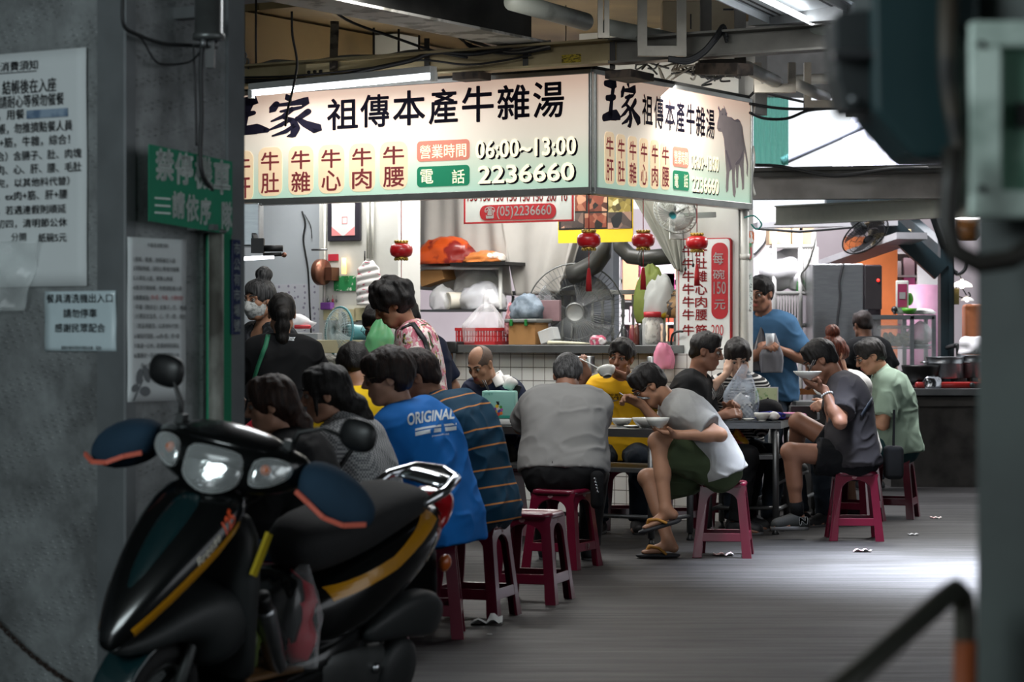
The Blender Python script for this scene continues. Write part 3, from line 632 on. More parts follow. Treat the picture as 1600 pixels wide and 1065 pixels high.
r=notice('parking_notice','small laminated notice of three lines below the large white notice',OL,E1,NLf,73,455,184,548,[('餐具清洗機出入口',(77,459,180,473),.004,ink),('請勿停車',(103,482,155,496),.004,ink),('感謝民眾配合',(90,505,168,519),.004,ink),('嘉義市管有零售市場自治會　敬啟',(100,540,162,546),.0,ink)],mat=M('laminate','#c3d3d8',rough=.25,var=.03,coat=.4))
OR=PK+E1*.001
sm=[('牛雜湯消費須知',(225,380,258,387),.0,ink)]+[(t,(203+dx,y,203+dx+w,y+8),.0,mt) for t,dx,y,w,mt in (('1.排隊、點餐、結帳後在入座',0,402,66,ink),('2.現點現做，請耐心等候勿催餐',0,416,72,ink),('3.人齊在入座，請專心用餐',0,431,62,ink),('4.推派代表結帳，勿推擠點餐人員',0,446,76,ink),('5.推薦餐點-',0,461,26,ink),('肉+筋，牛雜，川燙綜合！',28,461,51,red_ink),('牛雜（燉綜合）含腸子、肚、肉塊',4,476,79,ink),('川燙綜合含肉、心、肝、腰、毛肚',4,490,78,ink),('（若品項賣完，以其他料代替）',6,505,66,ink),('6.餐點可混搭，ex肉+筋、肝+腰',2,521,70,ink),('7.每週一公休，若遇連假則順延',2,536,70,ink),('8.農曆初一至初四，清明節公休',2,551,70,ink),('在一起　分開　紙碗5元',12,566,60,ink))]
r=notice('menu_notice','tall white printed notice with grey leaf drawing beside the pipe',OR,E2,E1,196,370,287,628,sm)
m=MB(); lf=M('grey_print','#6c7073',rough=.7,var=.05)
for cx,cy,rx,ry,an in ((213,588,5,13,10),(224,584,5,14,-14),(222,611,8,8,-30),(206,606,5,7,30)):
    pts=[]
    for i in range(12):
        a_=2*math.pi*i/12; x=rx*math.cos(a_); y=ry*math.sin(a_); c_,s_=math.cos(R(an)),math.sin(R(an)); pts.append(onp(cx+x*c_-y*s_,cy+x*s_+y*c_,OR,E2))
    m.prism(pts,OR+E1*.0140,E2,EZ,E1*.001)
m.prism([onp(*p,OR,E2) for p in ((203,626),(205,626),(219,592),(218,592))],OR+E1*.0140,E2,EZ,E1*.001); m.build('leaf_print',lf,r)
# ---- green no-parking sign, bracketed off the conduit
grn=M('sign_bottle_green','#0c7d5c',rough=.5,var=.05); wht_l=M('sign_white_letter','#dfe8e4',rough=.4,var=.02)
OG=PK+E1*.10; s0,_=onp(233,285,OG,E2); s1,_=onp(363,285,OG,E2); _,zt=onp(233,225,OG,E2); _,zb=onp(233,345,OG,E2)
r=thing('parking_sign','green sign with white lettering bracketed to the pillar','sign',OG+E2*(s0+s1)/2+EZ*zb)
m=MB(); m.prism([(0,zb),(s1-s0,zb),(s1-s0,zt),(0,zt)],OG+E2*s0,E2-EZ*.07,EZ,-E1*.004); m.build('plate',grn,r)
m=MB()
for t,(x0,y0,x1,y1) in (('禁',(243,234,270,281)),('停',(273,240,300,287)),('機',(304,246,330,294)),('車',(333,252,358,302)),('請',(269,300,287,340)),('依',(290,305,309,345)),('序',(312,310,328,350)),('隊',(346,316,361,360))):
    a,z,w,h=box_on(x0,y0,x1,y1,OG,E2); write(m,t,OG+E2*a+EZ*z,E2,EZ,w,h,.003,.035)
a,z,w,h=box_on(242,307,266,334,OG,E2)
for k in (0,.42,.84): m.prism([(0,h*k),(w,h*k),(w,h*k+h*.1),(0,h*k+h*.1)],OG+E2*a+EZ*z,E2,EZ,E1*.002)
m.build('lettering',wht_l,r)
m=MB(); q=OG+E2*onp(330,355,OG,E2)[0]; zz=onp(330,355,OG,E2)[1]; m.bar(q+EZ*zz-E1*.098,q+EZ*zz+E1*.02,.03,.02); m.bar(q+EZ*zz-E1*.01,q+EZ*(zz+.1)-E1*.01,.02,.006); m.build('bracket',dsteel,r)
# ---- green strip banner and blue address plate at the pillar's far edge
OB=PK+E1*.035
def plate(name,label,px0,py0,px1,py1,mat,off,cat='sign'):
    O=PK+E1*off; s0,z1=onp(px0,py0,O,E2); s1,_=onp(px1,py0,O,E2); _,z0=onp(px0,py1,O,E2)
    r=thing(name,label,cat,O+E2*(s0+s1)/2+EZ*z0); m=MB(); m.prism([(s0,z0),(s1,z0),(s1,z1),(s0,z1)],O,E2,EZ,-E1*.012); m.build('plate',mat,r,bevel=.002); return r,O
plate('green_board','tall green plastic strip behind the conduit on the pillar',326,330,362,700,M('green_plastic','#12805a',rough=.3,var=.15,scale=3,stretch=(1,1,.3),coat=.5),.02,'board')
r,O=plate('address_plate','narrow navy address plate at the far edge of the pillar',363,374,376,522,M('navy_enamel','#1d2a56',rough=.4,var=.05),.03)
m=MB()
for i,t in enumerate('市公有市場號'):
    y=379+i*24; a,z,w,h=box_on(365,y,374,y+19,O,E2); write(m,t,O+E2*a+EZ*z,E2,EZ,w,h,.002,.012)
m.build('lettering',wht_l,r)
# ---- conduit with its weatherhead, hanging cables
OC=PK+E1*.07; s,_=onp(338,400,OC,E2); qc=OC+E2*s; zt=onp(335,318,OC,E2)[1]
cm=M('weathered_conduit','#8a8b83',rough=.6,col2='#3e3c36',mix=(.42,.58),scale=5,stretch=(1,1,.5))
r=thing('conduit_pipe','weathered pipe strapped to the pillar over the green strip','pipe',qc)
m=MB(); m.tube([qc+EZ*.02,qc+EZ*zt],.027,14); m.build('pipe',cm,r)
m=MB(); m.tube([qc+EZ*(zt-.03),qc+EZ*(zt+.0),qc+EZ*(zt+.03)],[.031,.031,.02],14); m.build('pipe_cap',black,r)
m=MB()
for dz in (.10,.95):
    z=zt-dz; m.tube([qc+EZ*z-E1*.068-E2*.03,qc+EZ*z+E1*.02-E2*.035,qc+EZ*z+E1*.033,qc+EZ*z+E1*.02+E2*.035,qc+EZ*z-E1*.068+E2*.03],.007,6)
m.build('strap',dsteel,r)
ob=PK+E1*.14; s,zb_=onp(326,62,ob,E2); qt=ob+E2*s
r=thing('lamp_bracket_tube','grey cylindrical steel fitting at the top of the pillar','pipe',qt+EZ*zb_)
m=MB(); m.lathe(qt+EZ*zb_,[(.058,0),(.058,.02),(.05,.022),(.05,.5)],20); m.build('cylinder',M('fitting_steel','#6d706f',rough=.4,metal=.7,var=.2),r)
m=MB()
for d in (-.03,.0,.035): m.tube([qt+E2*d+EZ*(zb_-.03),qt+E2*d+EZ*zb_],.012,8)
m.build('bolt',dsteel,r)
m=MB(); m.bar(qt+E2*.01-EZ*(-zb_+.10),qt+E2*.01+EZ*zb_,.03,.03); m.build('gland',black,r)
m=MB(); m.bar(qt-E1*.14+EZ*(zb_+.1),qt+EZ*(zb_+.1),.05,.04); m.build('arm',dsteel,r)
def cable_thing(label,pts,r_=.006,name='cable',cat='cable',mat=cable,group=None):
    # smooth curve through the points
    pts=[Vector(p) for p in pts]; out=[]
    for i in range(len(pts)-1):
        p0=pts[max(i-1,0)];p1=pts[i];p2=pts[i+1];p3=pts[min(i+2,len(pts)-1)]
        for k in range(6):
            t=k/6; out.append(.5*((2*p1)+(p2-p0)*t+(2*p0-5*p1+4*p2-p3)*t*t+(3*p1-p0-3*p2+p3)*t**3))
    out.append(pts[-1]); m=MB(); m.tube(out,r_,7)
    return m.build(name,mat,label=label,cat=cat,group=group)
def onf(px,py,O,D): s,z=onp(px,py,O,D); return O+D*s+EZ*z
c1=PK+E1*.12
cable_thing('thick black cable drooping from the steel fitting into the conduit',[onf(316,72,c1,E2),onf(314,110,c1,E2),onf(315,180,c1,E2),onf(313,240,c1,E2),onf(317,275,c1,E2),onf(332,300,PK+E1*.09,E2),onf(336,324,OC,E2)],.0085)
c2=PK+E1*.05
cable_thing('black cable falling down the pillar and looping under the fitting',[onf(192,-8,c2,E2),onf(193,38,c2,E2),onf(212,53,c2,E2),onf(255,68,c2,E2),onf(300,71,c2,E2),onf(316,72,c1,E2)],.007)
cable_thing('thin grey cable sagging in a loop below the black one on the pillar',[onf(198,45,c2,E2),onf(222,62,c2,E2),onf(240,92,c2,E2),onf(258,101,c2,E2),onf(295,97,c2,E2),onf(312,82,c1,E2)],.004)
cable_thing('thin dark cable running straight down the pillar face to the parking sign',[onf(302,70,c2,E2),onf(304,110,c2,E2),onf(306,160,c2,E2),onf(307,228,c2,E2)],.0045)
# clear film taped under the large notice
fl=glass('clear_film',(.85,.9,.9),.12,.2)
m=MB()
def film(u,v):
    s0,z1=onp(-30,378,OL,E1); s1,z0=onp(72,485,OL,E1); k=.03+.012*math.sin(u*9+v*4)+.01*math.sin(v*11-u*6)
    return OL+E1*(s0+(s1-s0)*u*(1-.25*v))+EZ*(z1+(z0-z1)*v)+NLf*k
m.grid(film,18,18,thick=.001); m.build('plastic_film',fl,label='clear plastic film taped over the bottom of the large notice',cat='plastic film')
# rusty chain hanging across the pillar foot
m=MB(); a_=onf(-20,955,PK+NLf*.05,E1); b_=onf(112,1068,PK+NLf*.05,E1)
for i in range(22):
    p=a_.lerp(b_,i/21)-EZ*.02*math.sin(math.pi*i/21); d=(b_-a_).normalized(); e_=EZ if i%2 else NLf
    m.tube([p+d*.017*math.cos(t)+e_*.009*math.sin(t) for t in [2*math.pi*k/8 for k in range(8)]],.0032,5,closed=True)
m.build('chain',M('rusty_chain','#3b2f2a',rough=.6,metal=.6),label='rusty chain slung across the foot of the pillar',cat='chain')
# ============================================================ BODIES: smooth blended fields turned into one skin
NP=np.float32
def _v(a): return np.array(tuple(a),dtype=NP)
class Field:
    def __init__(s,lo,hi,h):
        s.h=h; s.lo=np.array(lo,dtype=NP)-3*h; n=np.ceil((np.array(hi,dtype=NP)+3*h-s.lo)/h).astype(int)+1
        s.n=n; s.F=np.full(tuple(n),1.0,dtype=NP)
    def _win(s,lo,hi):
        a=np.clip(np.floor((lo-s.lo)/s.h).astype(int),0,s.n-1); b=np.clip(np.ceil((hi-s.lo)/s.h).astype(int)+1,1,s.n)
        if np.any(b<=a): return None
        sl=tuple(slice(int(a[i]),int(b[i])) for i in range(3))
        g=[s.lo[i]+s.h*np.arange(a[i],b[i],dtype=NP) for i in range(3)]
        return sl,g[0][:,None,None],g[1][None,:,None],g[2][None,None,:]
    def _put(s,sl,d,k,sub):
        A=s.F[sl]
        if sub:
            d=-d
            if k>0: hh=np.maximum(k-np.abs(A-d),0)/k; s.F[sl]=np.maximum(A,d)+hh*hh*k*.25
            else: s.F[sl]=np.maximum(A,d)
        else:
            if k>0: hh=np.maximum(k-np.abs(A-d),0)/k; s.F[sl]=np.minimum(A,d)-hh*hh*k*.25
            else: s.F[sl]=np.minimum(A,d)
    def cone(s,a,b,ra,rb,k=.02,sub=False,cut0=False,cut1=False):
        a=_v(a);b=_v(b); m=k+2*s.h; R_=max(ra,rb)+m
        w=s._win(np.minimum(a,b)-R_,np.maximum(a,b)+R_)
        if w is None: return s
        sl,x,y,z=w; ba=b-a; L2=max(float(ba@ba),1e-9)
        px,py,pz=x-a[0],y-a[1],z-a[2]; q=(px*ba[0]+py*ba[1]+pz*ba[2])/L2; t=np.clip(q,0,1)
        d=np.sqrt((px-t*ba[0])**2+(py-t*ba[1])**2+(pz-t*ba[2])**2)-(ra+(rb-ra)*t)
        L=math.sqrt(L2)
        if cut1: d=np.maximum(d,(q-1)*L)
        if cut0: d=np.maximum(d,-q*L)
        s._put(sl,d,k,sub); return s
    def ball(s,c,r,k=.02,sub=False): return s.cone(c,Vector(c)+Vector((0,0,1e-4)),r,r,k,sub)
    def ell(s,c,rad,M3=None,k=.02,sub=False):
        c=_v(c); rad=np.array(rad,dtype=NP); m=float(rad.max())+k+2*s.h
        w=s._win(c-m,c+m)
        if w is None: return s
        sl,x,y,z=w; px,py,pz=x-c[0],y-c[1],z-c[2]
        if M3 is not None:
            c0,c1,c2=[_v(M3.col[i]) for i in range(3)]
            qx=px*c0[0]+py*c0[1]+pz*c0[2]; qy=px*c1[0]+py*c1[1]+pz*c1[2]; qz=px*c2[0]+py*c2[1]+pz*c2[2]
        else: qx,qy,qz=px,py,pz
        k0=np.sqrt((qx/rad[0])**2+(qy/rad[1])**2+(qz/rad[2])**2); k1=np.sqrt((qx/rad[0]**2)**2+(qy/rad[1]**2)**2+(qz/rad[2]**2)**2)
        d=np.where(k1>1e-6,k0*(k0-1)/np.maximum(k1,1e-6),-float(rad.min())).astype(NP)
        s._put(sl,d,k,sub); return s
    def plane(s,p,n,k=0.0):
        """keep the side the normal points away from"""
        p=_v(p);n=_v(Vector(n).normalized()); g=[s.lo[i]+s.h*np.arange(s.n[i],dtype=NP) for i in range(3)]
        d=(g[0][:,None,None]-p[0])*n[0]+(g[1][None,:,None]-p[1])*n[1]+(g[2][None,None,:]-p[2])*n[2]
        s.F=np.maximum(s.F,d); return s
    def union(s,o,k=0.0):
        A,B=s.F,o.F
        if k>0: hh=np.maximum(k-np.abs(A-B),0)/k; s.F=np.minimum(A,B)-hh*hh*k*.25
        else: s.F=np.minimum(A,B)
        return s
    def minus(s,o,off=0.0): s.F=np.maximum(s.F,-(o.F-off)); return s
    def skin(s):
        F=s.F; S=F<0
        F=F.copy(); F[0]=F[-1]=1; F[:,0]=F[:,-1]=1; F[:,:,0]=F[:,:,-1]=1; S=F<0
        c=np.zeros(tuple(s.n-1),dtype=np.int8)
        for i in (0,1):
            for j in (0,1):
                for k in (0,1): c+=S[i:S.shape[0]-1+i,j:S.shape[1]-1+j,k:S.shape[2]-1+k]
        act=(c>0)&(c<8); ids=np.full(c.shape,-1,dtype=np.int32); I=np.argwhere(act); ids[act]=np.arange(len(I))
        cor=[(i,j,k) for i in(0,1) for j in(0,1) for k in(0,1)]
        V=np.stack([F[I[:,0]+a,I[:,1]+b,I[:,2]+d] for a,b,d in cor],1)
        pos=np.zeros((len(I),3),dtype=NP); cnt=np.zeros(len(I),dtype=NP)
        for p in range(8):
            for q in range(p+1,8):
                if sum(abs(cor[p][z]-cor[q][z]) for z in range(3))!=1: continue
                va,vb=V[:,p],V[:,q]; m=(va<0)!=(vb<0); t=np.where(m,va/np.where(m,va-vb,1),0)
                e=np.array(cor[p],dtype=NP)+t[:,None]*(np.array(cor[q],dtype=NP)-np.array(cor[p],dtype=NP))
                pos+=np.where(m[:,None],e,0); cnt+=m
        pos=s.lo+s.h*(I+pos/np.maximum(cnt,1)[:,None])
        qs=[]
        def quads(axis):
            sl0=[slice(1,-1)]*3; sl1=[slice(1,-1)]*3; sl0[axis]=slice(0,-1); sl1[axis]=slice(1,None)
            A=S[tuple(sl0)];B=S[tuple(sl1)]; E=np.argwhere(A!=B)
            if not len(E): return
            off=np.ones(3,dtype=int); off[axis]=0; G=E+off; fl=A[tuple(E.T)]
            u,v=[(1,2),(2,0),(0,1)][axis]
            def cell(du,dv):
                g=G.copy(); g[:,u]-=du; g[:,v]-=dv; return ids[g[:,0],g[:,1],g[:,2]]
            Q=np.stack([cell(1,1),cell(0,1),cell(0,0),cell(1,0)],1); Q[~fl]=Q[~fl][:,::-1]; qs.append(Q)
        for a in range(3): quads(a)
        Q=np.concatenate(qs) if qs else np.zeros((0,4),dtype=np.int32)
        Q=Q[(Q>=0).all(1)]
        return pos.astype(np.float64),Q
def _h3(i,j,k,s):
    n=(i*374761393+j*668265263+k*2147483647+s*974711)&0xffffffff
    n=((n^(n>>13))*1274126177)&0xffffffff
    return ((n^(n>>16))&0xffff)/65535.0
def noise3(p,seed=0):
    i=np.floor(p).astype(np.int64); f=p-i; f=f*f*(3-2*f); o=0
    for a in (0,1):
        for b in (0,1):
            for c in (0,1):
                w=(f[:,0] if a else 1-f[:,0])*(f[:,1] if b else 1-f[:,1])*(f[:,2] if c else 1-f[:,2])
                o=o+w*_h3(i[:,0]+a,i[:,1]+b,i[:,2]+c,seed)
    return o
def normals(V,Q):
    n=np.cross(V[Q[:,2]]-V[Q[:,0]],V[Q[:,3]]-V[Q[:,1]]); N=np.zeros_like(V)
    for k in range(4): np.add.at(N,Q[:,k],n)
    return N/np.maximum(np.linalg.norm(N,axis=1),1e-9)[:,None]
def relax(V,Q,it=1,w=.5):
    for _ in range(it):
        A=np.zeros_like(V); c=np.zeros(len(V))
        for k in range(4):
            for d in (1,3): np.add.at(A,Q[:,k],V[Q[:,(k+d)%4]]); np.add.at(c,Q[:,k],1)
        V=V+(A/np.maximum(c,1)[:,None]-V)*w
    return V
def np_mesh(name,V,Q,mat,parent,along_=None,mi=None,smooth=True):
    T=inv_of(parent) if parent is not None else Matrix()
    if parent is None:
        lo=V.min(0);hi=V.max(0); loc=Vector(((lo[0]+hi[0])/2,(lo[1]+hi[1])/2,lo[2])); W=V-np.array(loc)
    else: Tm=np.array(T); W=V@Tm[:3,:3].T+Tm[:3,3]
    me=bpy.data.meshes.new(name); me.vertices.add(len(W)); me.vertices.foreach_set('co',W.astype(np.float32).ravel())
    me.loops.add(len(Q)*4); me.loops.foreach_set('vertex_index',Q.astype(np.int32).ravel())
    me.polygons.add(len(Q)); me.polygons.foreach_set('loop_start',np.arange(0,len(Q)*4,4,dtype=np.int32)); me.polygons.foreach_set('loop_total',np.full(len(Q),4,dtype=np.int32))
    me.polygons.foreach_set('use_smooth',np.full(len(Q),smooth,dtype=bool))
    if mi is not None: me.polygons.foreach_set('material_index',mi.astype(np.int32))
    me.update(calc_edges=True)
    if along_ is not None:
        for nm,arr in along_.items():
            at=me.attributes.new(nm,'FLOAT','POINT'); at.data.foreach_set('value',arr.astype(np.float32))
    o=link_mesh(name,me,mat,parent)
    if parent is None: o.location=loc
    return o
# ------------------------------------------------------------ skin, hair, cloth
def skin_mat(name,c): return M(name,c,rough=.5,var=.06,scale=18,bump=.08,bscale=220,sss=.0,spec=.35)
SKIN={'light':skin_mat('skin_light','#bd9078'),'mid':skin_mat('skin_mid','#a67b62'),'tan':skin_mat('skin_tan','#8d6450'),'fair':skin_mat('skin_fair','#cba68f')}
lipm=M('lips','#a0584c',rough=.45,var=.05); eyew=M('eye_white','#9a938c',rough=.25,var=.02); eyed=M('eye_dark','#17100d',rough=.2,var=.02)
def hair_mat(name,c,c2,rough=.5): return M(name,c,col2=c2,mix=(.35,.7),rough=rough,scale=34,stretch=(3,3,.35),bump=.9,bscale=90,spec=.35)
HAIR={'black':hair_mat('hair_black','#0c0a0a','#1c1816'),'brown':hair_mat('hair_brown','#20130e','#40281c'),'grey':hair_mat('hair_grey','#1c1c1d','#5b5b5c',.5),'darkbrown':hair_mat('hair_dark_brown','#150d0a','#2f1c14'),'red':hair_mat('hair_reddish','#3a1a10','#7a3a24'),'stubble':M('hair_stubble','#5c4b42',rough=.6,var=.2,scale=60)}
def cloth(name,c,rough=.85,var=.08,weave=400,col2=None,mix=(.4,.6),scale=7,sheen=.0,stretch=None): return M(name,c,rough=rough,var=var,scale=scale,bump=.22,bscale=weave,col2=col2,mix=mix,spec=.2,sheen=sheen,stretch=stretch)
def banded(name,base,line,period,width,attr='along',off=0.0,rough=.8):
    """cloth with narrow bands round the body, spaced along it"""
    if name in _mats: return _mats[name]
    m=bpy.data.materials.new(name); m.use_nodes=True; nt=m.node_tree; b=nt.nodes['Principled BSDF']; L=nt.links.new
    at=nn(nt,'ShaderNodeAttribute'); at.attribute_name=attr
    a=nn(nt,'ShaderNodeMath',operation='ADD'); a.inputs[1].default_value=off+10*period; L(at.outputs['Fac'],a.inputs[0])
    d=nn(nt,'ShaderNodeMath',operation='MODULO'); d.inputs[1].default_value=period; L(a.outputs[0],d.inputs[0])
    g=nn(nt,'ShaderNodeMath',operation='LESS_THAN'); g.inputs[1].default_value=width; L(d.outputs[0],g.inputs[0])
    mx=nn(nt,'ShaderNodeMix',data_type='RGBA'); L(g.outputs[0],mx.inputs[0]); mx.inputs[6].default_value=(*lin(base),1); mx.inputs[7].default_value=(*lin(line),1)
    L(mx.outputs[2],b.inputs['Base Color']); b.inputs['Roughness'].default_value=rough; b.inputs['Specular IOR Level'].default_value=.2
    _mats[name]=m; return m
def lateral(f,c,hw,r,ax,k): f.cone(c-ax*hw,c+ax*hw,r,r,k)
def ik(A,T,l1,l2,hint):
    d=T-A; L=min(d.length,.998*(l1+l2)); L=max(L,abs(l1-l2)+.01); n=d.normalized(); a=(l1*l1-l2*l2+L*L)/(2*L); h=math.sqrt(max(l1*l1-a*a,0)); hp=Vector(hint)-n*Vector(hint).dot(n)
    hp.normalize(); return A+n*a+hp*h, A+n*L
PEOPLE=[]
class Body: pass
def skeleton(pos,face,seat=None,s=1.0,w=1.0,lean=(10,15,20),side=0,twist=0,head=(0,0,0),hip_z=None):
    B=Body(); B.s=s; B.w=w
    f=Vector((face[0],face[1],0)).normalized(); u=EZ; r=f.cross(u)
    B.f,B.r,B.u=f,r,u; B.base=Vector((pos[0],pos[1],0))
    hz=hip_z if hip_z is not None else ((seat+.085*s) if seat is not None else .90*s)
    B.hip=Vector((pos[0],pos[1],hz)); B.seated=seat is not None
    def dirn(l):
        d=u*math.cos(R(l))+f*math.sin(R(l)); return Quaternion(f,R(side))@d
    B.spine=[B.hip]; B.dirs=[]
    for l,L in zip(lean,(.17,.17,.15)): d=dirn(l); B.dirs.append(d); B.spine.append(B.spine[-1]+d*L*s)
    tq=Quaternion(B.dirs[2],R(twist)); B.rt=tq@(Quaternion(f,R(side))@r)
    B.fs=B.rt.cross(-B.dirs[2]).normalized(); B.fs=-B.rt.cross(B.dirs[2]) if B.fs.dot(f)<0 else B.fs
    p,y,ro=head
    H=Matrix((r,f,u)).transposed(); H=H@Matrix.Rotation(R(y),3,'Z')@Matrix.Rotation(R(-p),3,'X')@Matrix.Rotation(R(ro),3,'Y')
    B.H=H; nb=B.spine[3]
    nd=(B.dirs[2]+H.col[2]*1.2+H.col[1]*.15).normalized(); B.nb=nb; B.nt=nb+nd*.105*s
    B.hc=B.nt+(H.col[2]*.075+H.col[1]*.022)*s
    return B
def spine_at(B,t):
    L=[.17,.17,.15]; t=t/1.0
    for i in range(3):
        if t<=L[i] or i==2: return B.spine[i]+B.dirs[i]*t*B.s, B.dirs[i]
        t-=L[i]
STM=[(-.03,.080,.100,0),(0,.085,.108,0),(.06,.085,.108,.006),(.12,.080,.106,.012),(.19,.078,.102,.008),(.26,.086,.104,.0),(.33,.098,.104,-.004),(.39,.105,.096,-.006),(.44,.105,.078,-.008)]
STF=[(-.03,.085,.098,0),(0,.092,.104,0),(.06,.082,.100,.006),(.12,.066,.092,.008),(.19,.062,.086,.004),(.26,.070,.092,.006),(.32,.078,.098,.008),(.39,.085,.084,-.004),(.44,.088,.070,-.008)]
def torso(f,B,infl=0,fem=False,t0=-1,belly=0,k=.05,t1=9):
    st=STF if fem else STM; s=B.s
    for i in range(len(st)):
        t,hw,r,off=st[i]
        if t<t0 or t>t1: continue
        c,d=spine_at(B,t); q=min(1,max(0,t/.4)); ax=(B.r*(1-q)+B.rt*q).normalized()
        fw=ax.cross(d); fw=fw if fw.dot(B.f)>0 else -fw
        bel=belly*math.exp(-((t-.1)/.1)**2)
        lateral(f,c+fw*(off+bel*.8)*s,hw*B.w*s,r*(.5+.5*B.w)*s+infl+bel*.5*s,ax,k)
    c,d=spine_at(B,.435)
    for sg in (-1,1): f.cone(B.nb+d*-.03*s,c+B.rt*sg*.155*s*(.4+.6*B.w)-d*.012*s,.055*s+infl,.058*s+infl,.04)
def shoulders(B,fem=False,sh=(.0,.0)):
    s=B.s; c,d=spine_at(B,.425); wd=(.158 if fem else .178)*s*(.35+.65*B.w)
    B.sh=[c-B.rt*wd+B.fs*.01*s+d*sh[0],c+B.rt*wd+B.fs*.01*s+d*sh[1]]     # left, right
def hand(f,W,dr,pn,sg,s,curl=35,spread=1.0,thumb=30,k=.008):
    """palm, four bent fingers of different lengths and a thumb on the side; dr towards fingers, pn out of the palm, sg +1 right hand"""
    dr=Vector(dr).normalized(); pn=Vector(pn); pn=(pn-dr*pn.dot(dr)).normalized(); sd=dr.cross(pn)*sg   # towards the thumb side
    s=s*1.05
    f.cone(W,W+dr*.03*s,.024*s,.027*s,.015)
    for a in (-.026,-.009,.009,.026): f.cone(W+dr*.02*s+sd*a*.6*s,W+dr*.085*s+sd*a*s,.0145*s,.0125*s,.012)
    for a,L,cv in ((.027,.072,.85),(.009,.082,1.0),(-.009,.076,1.08),(-.026,.060,1.18)):
        p=W+dr*.088*s+sd*a*s; d=dr+sd*a*3*spread*.3; d.normalize(); ang=0
        for i,fr in enumerate((.46,.30,.24)):
            ang=R(curl*cv)*(.7 if i==0 else 1); ax=d.cross(pn).normalized(); d=Quaternion(ax,ang)@d
            q=p+d*L*fr*s; f.cone(p,q,(.0098-.0009*i)*s,(.0092-.0010*i)*s,k); p=q
    p=W+dr*.028*s+sd*.026*s; d=(dr*math.cos(R(thumb+15))+sd*math.sin(R(thumb+15))+pn*.35).normalized()
    q=p+d*.04*s; f.cone(p-d*.012*s,q,.0155*s,.012*s,.012); d2=(d+dr*.5+pn*.25).normalized(); f.cone(q,q+d2*.030*s,.0118*s,.009*s,k)
def head_field(f,B,fem=False,ears=True):
    s=B.s; H=B.H; c=B.hc
    def w(x,y,z): return c+(H.col[0]*x+H.col[1]*y+H.col[2]*z)*s
    B.hw=w
    n=.046 if fem else .056
    f.cone(B.nb-(B.nt-B.nb)*.3,B.nt,n*1.12*s,n*s,.03); f.cone(B.nt,w(0,-.01,-.04),n*s,n*.98*s,.03)
    f.ell(w(0,-.014,.032),[.076*s,.096*s,.088*s],H,.02)
    f.ell(w(0,.028,-.045),[.060*s,.064*s,.066*s],H,.03)
    f.cone(w(-.022,.058,-.096),w(.022,.058,-.096),.021*s,.021*s,.028)
    for q in (-1,1):
        f.cone(w(q*.050,.012,-.068),w(q*.026,.055,-.095),.020*s,.018*s,.025)       # jaw
        f.ell(w(q*.042,.062,-.022),[.022*s,.018*s,.02*s],H,.02)                        # cheek
        f.cone(w(q*.012,.088,.024),w(q*.044,.074,.024),.0105*s,.0105*s,.014)           # brow
        f.ell(w(q*.031,.097,.006),[.017*s,.012*s,.010*s],H,.012,True)                  # eye socket
        if ears:
            f.ell(w(q*.078,-.006,-.006),[.011*s,.021*s,.033*s],H@Matrix.Rotation(R(12),3,'X'),.008)
            f.ell(w(q*.088,.002,.0),[.008*s,.011*s,.018*s],H,.006,True)
    f.cone(w(0,.092,.014),w(0,.112,-.026),.0085*s,.0125*s,.012)
    for q in (-1,1): f.ball(w(q*.011,.100,-.031),.0095*s,.008)
    f.cone(w(-.016,.088,-.058),w(.016,.088,-.058),.0085*s,.0085*s,.008); f.cone(w(-.014,.087,-.070),w(.014,.087,-.070),.0092*s,.0092*s,.008)
    f.cone(w(-.022,.101,-.0642),w(.022,.101,-.0642),.0022*s,.0022*s,.004,True)
